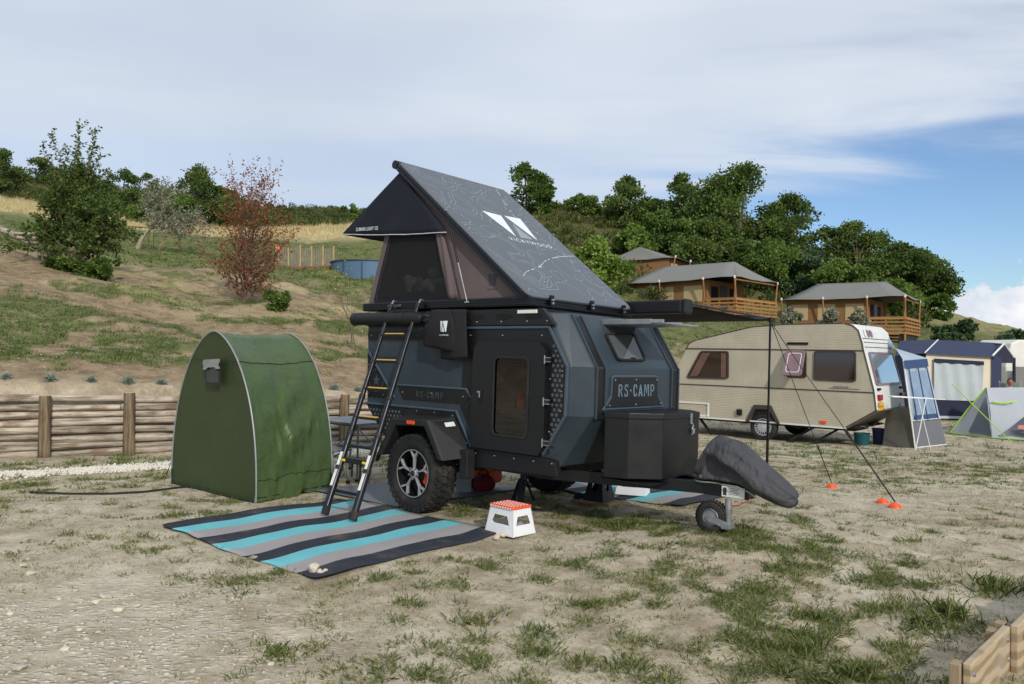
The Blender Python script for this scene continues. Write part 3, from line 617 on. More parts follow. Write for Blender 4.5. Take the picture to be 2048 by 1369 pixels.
def inset4(P_, d):
    c = Vector((.0, .55)); return [tuple(Vector(p) + (c - Vector(p)).normalized() * d) for p in P_]
fd = fender('fender', False); fender('fender', True)
MB().box((.035, -.291, .843), (.105, .016, .034)).build('marker_light', 'amber', fd, bevel=.004)
fq_ = [Vector(p) for p in ((.255, -.27, .885), (.32, 0, .905), (.585, 0, .56), (.475, -.27, .53))]; fnv = (fq_[1] - fq_[0]).cross(fq_[3] - fq_[0]).normalized(); fnv = fnv if fnv.x > 0 else -fnv
def flk(u, v, d): return tuple(fq_[0].lerp(fq_[1], u).lerp(fq_[3].lerp(fq_[2], u), v) + fnv * d)
lm = MB().loft([[flk(*p, d) for p in ((.18, .08), (.92, .08), (.92, .26), (.5, .36))] for d in (-.02, .004)]).build('lamp_recess', 'dark_gap', fd)
MB().loft([[flk(*p, d) for p in ((.50, .12), (.86, .12), (.86, .23), (.50, .23))] for d in (0, .012)]).build('side_lamp', 'clear_lens', fd, bevel=.004)
MB().box((.56, -.06, .50), (.10, .10, .26)).build('mud_flap', 'black_plastic', T, bevel=.008)
# wheels
def make_wheel(name, par, c, rad, wid, side):
    """axle along local y; side -1: face towards the camera"""
    w_ = thing(name, None, None); w_.parent = par; w_.location = c; hw = wid / 2
    prof = [(.62, -.86), (.70, -1.0), (.86, -1.0), (.955, -.86), (.965, -.5), (.968, 0), (.965, .5), (.955, .86), (.86, 1.0), (.70, 1.0), (.62, .86)]
    ty = MB().lathe([(r * rad, h * hw) for r, h in prof], (0, 0, 0), 'y', 48).build('tyre', 'rubber', w_, smooth=40)
    mb = MB(); nb = 34
    for k in range(nb):
        for row, (yy, ww, off, sk) in enumerate(((-.80, .40, 0, .35), (-.30, .46, .5, -.30), (.22, .46, .1, .30), (.78, .40, .6, -.35))):
            a = 2 * math.pi * (k + off) / nb; rr = rad * (.982 if abs(yy) < .5 else .965); Mx = Matrix.Rotation(-a, 3, 'Y') @ Matrix.Rotation(sk, 3, 'X')
            mb.box(Matrix.Rotation(-a, 3, 'Y') @ Vector((rr, yy * hw, 0)), (rad * .055, ww * hw, 2 * math.pi * rad / nb * .70), Mx)
    for k in range(nb):
        a = 2 * math.pi * (k + .25) / nb
        for s in (-1, 1): mb.box(Matrix.Rotation(-a, 3, 'Y') @ Vector((rad * .905, s * hw * .97, 0)), (rad * .10, .012, 2 * math.pi * rad / nb * (.5 if k % 2 else .8)), Matrix.Rotation(-a, 3, 'Y'))
    tag(mb.build('tread_blocks', 'rubber', ty), kind='stuff')
    rr = rad * .625; f = side * hw
    rim = MB().lathe([(rr * 1.02, f * .88), (rr * .98, f * .96), (rr * .93, f * .90), (rr * .90, f * .35), (rr * .88, -f * .2)], (0, 0, 0), 'y', 48).build('rim', 'rim_dark', w_, smooth=30)
    MB().lathe([(rr * .89, -f * .1), (.001, -f * .1)], (0, 0, 0), 'y', 24).build('brake_disc', 'rim_dark', rim)
    MB().prism([(rr * q * math.cos(R(a)), rr * q * math.sin(R(a))) for q, al in ((.86, range(-40, 41, 10)), (.5, range(40, -41, -10))) for a in al], 'y', f * .25, f * .5).build('brake_caliper', 'caliper', rim, bevel=.006)
    for k in range(5):
        mb = MB(); a0 = R(90 + 72 * k)
        for s in (-1, 1):
            pts = [(.10, s * .34), (.22, s * .10 + .0), (.62, s * .075), (.955, s * .29), (.955, s * .18), (.70, s * .02), (.55, 0), (.10, 0)]
            P2 = [(rr * q * math.cos(a0 + t), rr * q * math.sin(a0 + t)) for q, t in pts]; mb.prism(P2, 'y', f * .62, f * .86)
        mb.build('spoke', 'rim_face', rim, bevel=.004)
    MB().ring([(rr * .985 * math.cos(R(a)), rr * .985 * math.sin(R(a))) for a in range(0, 360, 8)], [(rr * .94 * math.cos(R(a)), rr * .94 * math.sin(R(a))) for a in range(0, 360, 8)], 'y', f * .80, f * .95).build('rim_lip', 'rim_face', rim)
    MB().lathe([(rr * .20, f * .6), (rr * .20, f * .86), (rr * .17, f * .9), (.0001, f * .9)], (0, 0, 0), 'y', 18).build('hub', 'rim_face', rim); MB().lathe([(rr * .12, f * .9), (rr * .11, f * .97), (.0001, f * .98)], (0, 0, 0), 'y', 14).build('hub_cap', 'black_plastic', rim)
    mb = MB(); [mb.lathe([(rr * .04, f * .8), (rr * .04, f * .94), (.0001, f * .95)], (rr * .235 * math.cos(R(54 + 72 * k)), 0, rr * .235 * math.sin(R(54 + 72 * k))), 'y', 6) for k in range(5)]; tag(mb.build('wheel_nuts', 'steel', rim), kind='stuff')
    return w_
make_wheel('wheel', T, (.02, -.125, .366), .366, .235, -1); make_wheel('wheel', T, (.02, 1.825, .366), .366, .235, 1)
MB().tube([(.02, 0, .366), (.02, 1.7, .366)], .04, 10).build('axle', 'black_plastic', T)
# storage box on the drawbar
BX = [(1.80, .30), (2.0, .36), (2.2, .57), (2.2, 1.17), (2.0, 1.38), (1.80, 1.42)]
bx = MB().prism(BX, 'z', .50, 1.005).build('storage_box', 'black_panel', T, bevel=.006)
MB().prism(inset(BX, -.008), 'z', .992, 1.045).build('lid', 'black_panel', bx, bevel=.008)
lt = MB().box((2.205, 1.02, .99), (.014, .03, .09)).build('latch', 'steel', bx, bevel=.003); MB().tube([(2.215, 1.02, .95), (2.222, 1.03, .93), (2.216, 1.015, .90), (2.224, 1.03, .88), (2.216, 1.02, .85)], .007, 6).box((2.22, 1.035, .885), (.015, .04, .045)).build('padlock', 'steel', lt, bevel=.003)
# drawbar, coupling, label, jockey wheel
db = MB().beam((1.1, .28, .46), (2.45, .80, .452), .06, .10).beam((1.1, 1.42, .46), (2.45, .90, .452), .06, .10).build('drawbar', 'black_panel', T, bevel=.005)
MB().box((2.60, .85, .452), (.50, .15, .105)).build('drawbar_head', 'black_panel', db, bevel=.006); MB().box((1.95, .85, .47), (.5, .9, .012)).build('box_platform', 'black_panel', db)
lb = MB().box((2.73, .772, .447), (.195, .004, .085)).build('rating_plate', 'paper', db)
mb = MB(); [mb.box((2.735, .769, .477 - .012 * i), (.10 - .02 * (i % 3), .002, .003)) for i in range(5)]; mb.box((2.66, .769, .447), (.03, .002, .06)); tag(mb.build('plate_print', 'ink', lb), kind='stuff')
jw = thing('jockey_wheel', None, None); jw.parent = T
MB().tube([(2.72, .715, .17), (2.72, .715, .40)], .026, 12).build('stem', 'galv', jw, smooth=40)
for s in (-1, 1): MB().beam((2.735, .715 + s * .05, .195), (2.575, .715 + s * .05, .235), .006, .055).build('fork', 'galv', jw, bevel=.004)
MB().box((2.72, .715, .19), (.07, .11, .05)).build('fork_head', 'galv', jw, bevel=.005)
jt = MB().lathe([(.07, -.03), (.085, -.042), (.115, -.04), (.13, -.022), (.131, .022), (.115, .04), (.085, .042), (.07, .03)], (2.585, .715, .238), 'y', 32).build('tyre', 'rubber', jw, smooth=40)
MB().lathe([(.072, -.03), (.066, -.036), (.06, -.02), (.03, -.02), (.028, -.045), (.0001, -.045)], (2.585, .715, .238), 'y', 24).build('rim', 'galv', jw, smooth=30)
mb = MB(); [mb.box(Vector((2.585, .715 + s * .02, .238)) + Matrix.Rotation(-R(12 * k + 6 * s), 3, 'Y') @ Vector((.131, 0, 0)), (.008, .036, .018), Matrix.Rotation(-R(12 * k + 6 * s), 3, 'Y') @ Matrix.Rotation(.5 * s, 3, 'X')) for k in range(30) for s in (-1, 1)]; tag(mb.build('tread_blocks', 'rubber', jt), kind='stuff')
mat('red_wire', lin(190, 30, 28), .4); MB().tube([(2.88, .80, .46), (2.86, .77, .40), (2.80, .745, .36), (2.73, .735, .345)], .004, 6).build('breakaway_cable', 'red_wire', T)
# rear corner jack legs
MB().beam((-.85, .12, .56), (-.95, .12, .36), .03, .03).build('corner_leg', 'black_plastic', T); MB().beam((-.85, 1.58, .56), (-.95, 1.58, .36), .03, .03).build('corner_leg', 'black_plastic', T)

# ---------------------------------------------------------------- cover over the coupling
crumple('cover_cloth', lin(68, 68, 72), .7, .02, 1.0); mat('green_hem', lin(120, 138, 116), .7)
hc = thing('coupling_cover', 'charcoal fabric cover draped over the trailer coupling', 'cover', tuple(tw((2.8, .85, .45))), TA, None, TRX)
xs = [2.385, 2.42, 2.465, 2.50, 2.54, 2.60, 2.66, 2.71, 2.78, 2.86, 2.94, 3.03, 3.12, 3.18, 3.215]
zt = [.56, .65, .76, .85, .892, .892, .862, .866, .845, .77, .71, .645, .58, .53, .49]; zb = [.505, .505, .505, .505, .506, .507, .507, .507, .505, .48, .44, .40, .37, .375, .42]; ww = [.07, .10, .11, .10, .085, .09, .12, .12, .115, .11, .108, .10, .09, .07, .04]
secs = []
for i_, (x, a, b, w_) in enumerate(zip(xs, zt, zb, ww)):
    row = []
    for j in range(40):
        t = 2 * math.pi * j / 40; c_, s_ = math.cos(t), math.sin(t)
        k = .5 + .5 * s_; kc = float(np.interp(x, [2.40, 2.55, 2.9, 3.0], [.62, .60, .30, .0]))   # cloth overhangs along a slanting crease
        if x < 3.0: half = w_ * (float(np.interp(k, [0, max(kc - .10, .01), kc + .04, .78, .93, 1.0], [.95, .80, 1.32, 1.12, .72, .22])))
        else: half = w_ * math.sqrt(max(1 - (2 * k - 1) ** 2, .02)) * 1.1
        yy = half * math.copysign(min(1, abs(c_) * 2.2), c_); z = b + (a - b) * k
        rdg = fbm(np.array([x * 6 + 3.2 * z]), np.array([z * 9 + x * 7 + (5 if c_ > 0 else 0)]), 3, 33)[0] - .5; e = (4 * k * (1 - k)) ** .5
        fld = (.07 * rdg + .030 * (1 - 2 * abs(math.sin(9 * (z * 1.5 + x * 1.0) + 1.5 * rdg)))) * e
        row.append((x - 2.8 + .010 * math.sin(k * 9 + x * 12), yy + math.copysign(fld, c_) * min(1, abs(c_) * 3), z - .45 + .02 * rdg * k))
    secs.append(row)
MB().loft(secs).build('cloth', 'cover_cloth', hc, smooth=70, sub=1)
MB().tube([(x - 2.8, -w_ - .006, b - .452) for x, b, w_ in zip(xs[:11], zb[:11], ww[:11])], .006, 6).build('hem', 'green_hem', hc)
MB().lathe([(.012, -.004), (.012, .004), (.006, .004), (.006, -.004), (.012, -.004)], (-.33, -.128, .10), 'y', 14).build('eyelet', 'steel', hc)

# ================================================================ roof tent
mat('shell_top', lin(92, 98, 106), .55, 0, .05, 3, .06, 260, .35, dust=.06); mat('alu_black', lin(20, 22, 26), .34, .3, .1, 6, 0, 80, .5)
mat('awning_cloth', lin(30, 33, 43), .8, 0, .08, 4, .12, 150, .25); mat('tent_cloth', lin(104, 92, 92), .85, 0, .07, 4, .15, 170, .25, trans=.06)
mat('piping', lin(200, 204, 208), .6); meshmat('fly_mesh', lin(6, 6, 7), .15); mat('print_line', lin(160, 167, 174), .6, 0, .05); mat('print_grey', lin(140, 146, 152), .6)
rt = thing('roof_tent', 'wedge roof tent with grey map-printed hard shell open on the trailer', 'roof tent', tuple(TO), TA, None, TRX)
bs = MB().box((.055, .78, 1.96), (2.31, 1.6, .085)).build('base_tray', 'alu_black', rt, bevel=.01)
mb = MB()
for z in (1.938, 1.962, 1.985): mb.box((.055, -.023, z), (2.30, .012, .008)); mb.box((1.213, .78, z), (.012, 1.58, .008))
tag(mb.build('tray_ribs', 'alu_black', bs), kind='stuff')
MB().box((-.58, -.024, 1.962), (.20, .006, .02)).build('maker_plate', 'galv', bs)
MB().box((-.10, .78, 2.05), (1.75, 1.42, .09)).build('mattress', 'dark_cloth', rt, bevel=.03)
# shell frame: u runs up the slope, n is the outward normal
H0 = Vector((1.215, 0, 2.005)); pk = tl(795, 321, -.03); pk = Vector((pk[0], 0, pk[1])); U = pk - H0; LEN = U.length; U.normalize(); NN = Vector((-U.z, 0, U.x))
if NN.z < 0: NN = -NN
SHT = .075; H0 = H0 - NN * 0.0
def sh(u, y, n=0.): p = H0 + U * u + NN * (n - SHT); return (p.x, y, p.z)
spoly = rrect(0, LEN, -.03, 1.59, .09, 5)
mb = MB(); lay = [(0, .0), (.004, -.0), (SHT - .012, 0), (SHT - .004, .006), (SHT, .02)]
secs = [[sh(u, y, d) for u, y in (inset(spoly, i_) if i_ else spoly)] for d, i_ in ((0, .004), (.006, 0), (SHT - .014, 0), (SHT - .004, .006), (SHT, .016))]
shell = MB().loft(secs).build('shell', 'shell_top', rt, smooth=35)
mb = MB(); P1, P2 = inset(spoly, -.014), inset(spoly, .02)
for d0, d1 in ((-.006, .028), (.036, SHT - .012)):
    n_ = len(P1); A_, B_ = same_rays(P1, P2); n_ = len(A_); k = len(mb.v)
    mb.add([sh(*p, d) for d in (d0, d1) for q in (A_, B_) for p in q], [f for i in range(n_) for j in [(i + 1) % n_] for f in ((i, j, n_ + j, n_ + i), (2 * n_ + i, 3 * n_ + i, 3 * n_ + j, 2 * n_ + j), (i, 2 * n_ + i, 2 * n_ + j, j), (n_ + i, n_ + j, 3 * n_ + j, 3 * n_ + i))])
mb.build('edge_profile', 'alu_black', shell, bevel=.004)
MB().tube([sh(LEN + .004, y, .022) for y in np.linspace(-.035, 1.59, 6)], .044, 12).build('front_bumper', 'alu_black', shell, smooth=50)
# map print: contour lines by marching squares, dashed tracks, mark and writing
def spt(px, py): p = tplane(px, py, sh(0, 0, SHT), tuple(NN)); v = Vector(p) - (H0); return (v.dot(U), p[1])
cnt = MB(); gu, gv = 110, 76; us, vs_ = np.linspace(.06, LEN - .05, gu), np.linspace(.02, 1.54, gv); UU, VV = np.meshgrid(us, vs_, indexing='ij')
fld = fbm(UU * 2.3 + 3.1, VV * 2.3 + 8.2, 4, 111, .45)
def seg(a, b, wd=.0042, h=SHT + .0012):
    a, b = Vector(a), Vector(b); d = b - a
    if d.length < 1e-5: return
    d.normalize(); p = Vector((-d.y, d.x)) * wd / 2; cnt.add([sh(*(a - p), h), sh(*(b - p), h), sh(*(b + p), h), sh(*(a + p), h)], [(0, 1, 2, 3)])
lg = [spt(960, 420), spt(1075, 482)]
for lev in (.33, .42, .505, .585, .66, .70):
    for i in range(gu - 1):
        for j in range(gv - 1):
            if lev not in (.42, .505, .66) and fbm(us[i] * .9, vs_[j] * .9, 2, 5) < .5: continue
            q = [(us[i], vs_[j], fld[i, j]), (us[i + 1], vs_[j], fld[i + 1, j]), (us[i + 1], vs_[j + 1], fld[i + 1, j + 1]), (us[i], vs_[j + 1], fld[i, j + 1])]; pts = []
            for k in range(4):
                a, b = q[k], q[(k + 1) % 4]
                if (a[2] > lev) != (b[2] > lev): t = (lev - a[2]) / (b[2] - a[2]); pts.append((a[0] + (b[0] - a[0]) * t, a[1] + (b[1] - a[1]) * t))
            for k in range(0, len(pts) - 1, 2): seg(pts[k], pts[k + 1])
tag(cnt.build('contour_print', 'print_line', shell), kind='stuff')
cnt = MB()
def dashes(pix, step=.03, on=.016, wd=.006):
    P_ = [Vector(spt(*p)) for p in pix]; acc = 0.
    fine = []
    for i in range(len(P_) - 1):
        p0, p1, p2, p3 = P_[max(i - 1, 0)], P_[i], P_[i + 1], P_[min(i + 2, len(P_) - 1)]
        for k in range(12): t = k / 12; fine.append(.5 * ((2 * p1) + (p2 - p0) * t + (2 * p0 - 5 * p1 + 4 * p2 - p3) * t * t + (3 * p1 - p0 - 3 * p2 + p3) * t ** 3))
    for a, b in zip(fine[:-1], fine[1:]):
        if acc % step < on: seg(a, b, wd, SHT + .0018)
        acc += (b - a).length
dashes([(992, 379), (1005, 400), (1022, 425), (1040, 445), (1075, 468), (1100, 492), (1135, 515), (1160, 545), (1180, 565), (1205, 578), (1225, 595)]); dashes([(1046, 553), (1055, 543), (1078, 535), (1090, 523), (1110, 516), (1140, 513), (1172, 515)])
c0 = Vector(spt(1080, 534)); seg(c0 - Vector((.025, 0)), c0 + Vector((.025, 0)), .008, SHT + .002); seg(c0 - Vector((0, .02)), c0 + Vector((0, .02)), .008, SHT + .0024)
tag(cnt.build('track_print', 'white_print', shell), kind='stuff')
MB().poly3([sh(*spt(*p), SHT + .0015) for p in ((964, 422), (1002, 432), (1032, 474))]).poly3([sh(*spt(*p), SHT + .0015) for p in ((1008, 432), (1040, 438), (1075, 482))]).build('mark_print', 'white_print', shell)
MB().poly3([sh(*spt(*p), SHT + .0015) for p in ((1026, 449), (1066, 480), (1041, 476))]).build('mark_print', 'print_grey', shell)
a0, a1 = spt(1022, 481), spt(1106, 498); mb, tw_ = text_mb('VICKYWOOD', .075, lambda a, b: (a, b, 0), 1.35)
k_ = (a1[1] - a0[1]) / tw_; mbt = MB(); mbt.add([sh(a0[0] + (a1[0] - a0[0]) * v[0] / tw_ + v[1] * k_, a0[1] + v[0] * k_, SHT + .0015) for v in mb.v], mb.f); tag(mbt.build('lettering', 'white_print', shell), kind='stuff')
for y in (.25, .85, 1.38):
    lt = MB().box((1.235, y, 1.985), (.022, .05, .09)).build('shell_latch', 'alu_black', rt, bevel=.004); MB().box((1.25, y, 1.99), (.012, .04, .012)).box((1.25, y, 1.96), (.012, .022, .02)).build('latch_hook', 'steel', lt)
# canvas
zs_ = lambda x: sh((1.215 - x) / -U.x, 0, 0)[2]                         # shell underside height over x
wl_ = [tl(752, 602, .03), tl(897, 599, .03), tl(872, 462, .03), tl(786, 462, .03)]
OUT = [(-1.06, 2.005), (1.10, 2.005), (1.10, zs_(1.10) + .012), (-.50, zs_(-.50) + .012), (-.62, zs_(-.62) - .06)]
cv = MB().ring(OUT, rnd(wl_, .06), 'y', .024, .034).build('side_canvas', 'tent_cloth', rt)
MB().ring(rnd([tuple(Vector(p) * 1.0) for p in inset(wl_, -.025)], .06), rnd(wl_, .06), 'y', .018, .024).build('window_binding', 'awning_cloth', rt)
MB().poly3([(x, .028, z) for x, z in rnd(wl_, .06)]).build('fly_screen', 'fly_mesh', rt)
MB().prism(OUT, 'y', 1.526, 1.536).build('side_canvas', 'tent_cloth', rt)
MB().loft([[(-1.06, y, 2.005), (-.62, y, zs_(-.62) - .06), (-.61, y, zs_(-.62) - .06), (-1.05, y, 2.005)] for y in (.034, 1.526)]).build('rear_canvas', 'tent_cloth', rt)
# curtain rolled to the side of the window
fl = []
for i in range(15):
    t = i / 14; row = []
    for j in range(9):
        s = j / 8; x0 = wl_[2][0] + (wl_[1][0] - wl_[2][0]) * t; x = x0 + .008 + s * (.10 + .05 * t); row.append((x, .014 - .012 * math.sin(s * math.pi) - .007 * math.sin(s * 9 + t * 5), wl_[2][1] + (wl_[1][1] - wl_[2][1]) * t))
    fl.append(row)
MB().grid(fl).build('tied_curtain', 'tent_cloth', rt, smooth=60, thick=.004)
# rain awning over the window
tipp, hemm = tl(684, 469, -.02), tl(893, 465, -.02); pkk = (sh(LEN - .10, 0, -.01)[0], sh(LEN - .10, 0, -.01)[2])
def tri(y, s):
    rows = []
    for i in range(13):
        t = i / 12; a = Vector(pkk).lerp(Vector(tipp), t); b = Vector(pkk).lerp(Vector(hemm), t); row = []
        for j in range(15):
            q = a.lerp(b, j / 14); sag = math.sin(math.pi * j / 14); wv = .010 * math.sin(j * 1.1 + i * .8) * t * sag + .006 * math.sin(j * 2.3 - i * .5) * t
            row.append((q.x, y + s * wv, q.y - .015 * sag * (t ** 4)))
        rows.append(row)
    return rows
aw = MB().grid(tri(-.02, 1)).build('awning_side', 'awning_cloth', rt, smooth=70, thick=.002); MB().grid(tri(1.575, 1)).build('awning_side', 'awning_cloth', rt, smooth=70, thick=.002)
top = [[(pkk[0] + (tipp[0] - pkk[0]) * t, y, pkk[1] + (tipp[1] - pkk[1]) * t - .03 * math.sin(math.pi * t) * math.sin(math.pi * (y + .02) / 1.6)) for y in np.linspace(-.02, 1.575, 12)] for t in np.linspace(0, 1, 8)]
MB().grid(top).build('awning_top', 'awning_cloth', rt, smooth=70, thick=.002)
hemp = tri(-.02, 1)[-1]; MB().tube([(p[0], p[1] - .003, p[2]) for p in hemp], .0045, 6).build('piping', 'piping', rt)
MB().tube([(tipp[0], y, tipp[1] - .0) for y in (-.02, .8, 1.575)], .005, 6).build('piping', 'awning_cloth', rt)
for y in (.06, 1.5): MB().tube([(-.83, y, 2.48), (-.87, y, 2.60), (-.86, y, 2.74)], .010, 6).build('awning_stay', 'alu_black', rt)
q0, q1 = tl(713, 463, -.03), tl(757, 460, -.03); mb, tw_ = text_mb('CUMARU LIGHT 152', .04, lambda a, b: (a, b, 0), 1.05, .0006); k_ = (q1[0] - q0[0]) / tw_
mbt = MB(); mbt.add([(q0[0] + v[0] * k_, -.038, q0[1] + (q1[1] - q0[1]) * v[0] / tw_ + v[1] * k_ * 1.3) for v in mb.v], mb.f); tag(mbt.build('lettering', 'white_print', rt), kind='stuff')
def logo(f, k, name, m, par, word=True):
    mb = MB(); mb.poly3([f(x * k, z * k) for x, z in ((-.5, 1), (-.08, 1), (-.04, .9), (-.30, 0), (-.36, 0))]); mb.poly3([f(x * k, z * k) for x, z in ((.04, 1), (.5, 1), (.36, 0), (.26, 0), (.0, .86))]); mb.poly3([f(x * k, z * k) for x, z in ((-.02, .66), (.17, 0), (-.20, 0))])
    if word:
        t, w_ = text_mb('VICKYWOOD', .2, lambda a, b: (a, b, 0), 1.25, .004); s = 1.25 / w_; mb.add([f((v[0] * s - .625) * k, (v[1] * s - .36) * k) for v in t.v], t.f)
    return mb.build(name, m, par)
lp = tl(984, 572, .02); logo(lambda a, b: (lp[0] + a, .0215, lp[1] + b), .105, 'mark_print', 'ink', rt)
for y, s in ((-.035, 1), (1.59, -1)):
    a, b = tl(892, 421, y if s > 0 else -.035), tl(934, 604, -.035); m_ = (a[0] * .42 + b[0] * .58, a[1] * .42 + b[1] * .58)
    g_ = MB().tube([(a[0], y, a[1]), (m_[0], y, m_[1])], .010, 10).build('gas_strut', 'alu_black', rt, smooth=40); MB().tube([(m_[0], y, m_[1]), (b[0], y, b[1])], .0055, 8).build('strut_rod', 'steel', g_)
    MB().box((b[0], y, b[1] - .004), (.06, .012, .014)).build('strut_bracket', 'steel', g_, bevel=.003); MB().box((a[0], y, a[1]), (.03, .014, .02)).build('strut_bracket', 'steel', g_, bevel=.003)
# soft toys behind the fly screen
mat('plush_white', lin(206, 204, 200), .95, 0, .12, 20, .4, 120); mat('plush_blue', lin(86, 120, 150), .95); mat('plush_orange', lin(206, 120, 60), .95)
def blob(mb, c, r, n=10):
    rows = []
    for i in range(n + 1):
        a = math.pi * i / n; rows.append([(c[0] + r[0] * math.sin(a) * math.cos(2 * math.pi * j / 14), c[1] + r[1] * math.sin(a) * math.sin(2 * math.pi * j / 14), c[2] + r[2] * math.cos(a)) for j in range(14)])
    return mb.loft(rows, cap=False)
def toy(name, label, c, m, bits, m2=None):
    t = thing(name, label, 'soft toy', tuple(tw(c)), TA, None, TRX)
    for i, (nm, p, r) in enumerate(bits): blob(MB(), p, r).build(nm, m2 if (m2 and nm in ('head', 'hat')) else m, t, smooth=60)
toy('plush_toy', 'pale plush animal sprawled with stretched arm behind the roof tent fly screen', (-.33, .22, 2.11), 'plush_white', [('torso', (0, 0, .075), (.13, .08, .07)), ('head', (.05, 0, .20), (.065, .06, .06)), ('leg', (-.13, -.03, .035), (.09, .04, .035)), ('leg', (.10, -.05, .03), (.05, .04, .05)), ('arm', (.17, 0, .11), (.11, .03, .03))])
toy('plush_bird', 'round whitish plush bird behind the roof tent fly screen', (-.62, .25, 2.11), 'plush_white', [('torso', (0, 0, .09), (.10, .08, .085)), ('head', (-.06, -.02, .15), (.06, .05, .05)), ('foot', (.02, -.07, .02), (.03, .03, .02))])
toy('small_doll', 'small blue doll with an orange hat between two pale soft toys', (-.47, .18, 2.11), 'plush_blue', [('torso', (0, 0, .05), (.07, .05, .05)), ('hat', (.03, 0, .13), (.035, .035, .035))], 'plush_orange')

# ladder
mat('ladder_black', lin(34, 36, 42), .35, .4, .08); mat('step_pad', lin(206, 166, 88), .6, 0, .1, 30); mat('sticker', lin(226, 224, 214), .5, 0, .08, 30); mat('yellow', lin(232, 204, 40), .5)
f1, f2 = tlz(650, 1026, .02), tlz(706, 1038, .02); t1, t2 = np.array([tl(784, 610, -.06)[0], -.06, 1.99]), np.array([tl(838, 610, -.06)[0], -.06, 1.99])
ld = thing('telescopic_ladder', 'black telescopic ladder with tan step pads leaning on the roof tent', 'ladder', tuple(TO), TA, None, TRX)
def lp_(a, b, t): return a + (b - a) * t
for a, b in ((f1, t1), (f2, t2)):
    rl = thing('rail', None, None); rl.parent = ld
    for (u0, u1, r) in ((0, .20, .032), (.20, .36, .029), (.36, .53, .026), (.53, .70, .0235), (.70, .86, .021), (.86, .985, .0185)):
        MB().tube([lp_(a, b, u0), lp_(a, b, u1)], r, 14).build('rail_section', 'ladder_black', rl, smooth=40); MB().tube([lp_(a, b, u1 - .012), lp_(a, b, u1 + .006)], r + .005, 14).build('rail_collar', 'black_plastic', rl, smooth=40)
    MB().tube([lp_(a, b, .985), lp_(a, b, 1.0) + np.array([0, .02, .02]), lp_(a, b, 1.0) + np.array([0, .055, .012])], .010, 8).build('hook', 'steel', rl, smooth=40)
    MB().tube([lp_(a, b, 0) - np.array([0, 0, .012]), lp_(a, b, .03)], .036, 14).build('foot', 'rubber', rl, smooth=40)
    d = (b - a) / np.linalg.norm(b - a); nrm = np.cross(d, [1, 0, 0]); nrm /= np.linalg.norm(nrm); nrm = nrm if nrm[1] < 0 else -nrm
    MB().beam(lp_(a, b, .115) + nrm * .0305, lp_(a, b, .265) + nrm * .028, .034, .004, tuple(nrm)).build('warning_sticker', 'sticker', rl)
for i, u in enumerate((.10, .235, .30, .43, .565, .70, .83, .955)):
    a, b = lp_(f1, t1, u), lp_(f2, t2, u)
    rg = MB().beam(a, b, .034, .028 if i not in (1,) else .05).build('rung', 'ladder_black', ld, bevel=.004)
    if 3 <= i <= 6: MB().beam(lp_(a, b, .2) + np.array([0, -.012, .0165]), lp_(a, b, .82) + np.array([0, -.012, .0165]), .036, .012).build('step_pad', 'step_pad', rg, bevel=.003)
    if i == 1:
        for k in (.12, .86): MB().box(tuple(lp_(a, b, k) + np.array([0, -.022, .0])), (.045, .01, .022)).build('release_button', 'yellow', rg, bevel=.003)
MB().beam(lp_(f1, t1, .22) + np.array([.13, .03, 0]), lp_(f1, t1, .22) + np.array([.13, .03, -.12]), .022, .004).build('strap', 'black_plastic', ld); MB().beam(lp_(f1, t1, .22) + np.array([.25, .03, 0]), lp_(f1, t1, .22) + np.array([.25, .03, -.22]), .022, .004).build('strap', 'black_plastic', ld)

# rolled annex bag below the tent and bag hanging from the tray
mat('bag_black', lin(22, 24, 28), .6, 0, .12, 6, .2, 40, .4); mat('bag_cloth', lin(27, 25, 28), .85, 0, .12, 8, .2, 60)
rb = thing('rolled_awning', 'black rolled awning bag slung under the rear of the roof tent', 'awning bag', tuple(TO), TA, None, TRX)
rows = []
for i in range(19):
    t = i / 18; x = -1.175 + 1.15 * t; e = min(1, math.sin(min(t, 1 - t) * 30 + .35) if min(t, 1 - t) < .04 else 1); r = .066 * e * (1 + .03 * math.sin(i * 2.1)) * (1 if t < .85 else .92)
    rows.append([(x, -.105 + r * math.cos(a) * 1.05, 1.828 - .006 * t + r * math.sin(a) * (1 + .05 * math.sin(3 * a + i))) for a in np.linspace(0, 2 * math.pi, 18, endpoint=False)])
MB().loft(rows).build('roll', 'bag_black', rb, smooth=60)
for x in (-.30,): MB().lathe([(.069, -.012), (.072, 0), (.069, .012)], (x, -.105, 1.828), 'x', 20).build('strap', 'black_plastic', rb, smooth=40)
kn = []
for i in range(9):
    t = i / 8; r = .045 * math.sin(math.pi * (.15 + .85 * t) * .8) + .008; kn.append([(-.03 + .09 * t, -.11 + r * (1 + .25 * math.sin(5 * a)) * math.cos(a), 1.832 + r * (1 + .25 * math.sin(5 * a + 1)) * math.sin(a)) for a in np.linspace(0, 2 * math.pi, 20, endpoint=False)])
MB().loft(kn).build('gathered_end', 'bag_black', rb, smooth=80)
hb = thing('hanging_bag', 'black cloth shoe bag with white mark hanging from the roof tent tray', 'bag', tuple(TO), TA, None, TRX)
def cloth(poly_l, poly_r, zt_, zb_, y, bulge, seed, n=16, m=14):
    rows = []
    for i in range(n):
        t = i / (n - 1); row = []
        for j in range(m):
            s = j / (m - 1); x = poly_l(t) * (1 - s) + poly_r(t) * s; z = zt_(s) * (1 - t) + zb_(s) * t
            row.append((x, y - bulge * math.sin(math.pi * s) * math.sin(math.pi * min(t * .8 + .1, 1)) + .006 * math.sin(s * 9 + t * 4 + seed) * t, z))
        rows.append(row)
    return rows
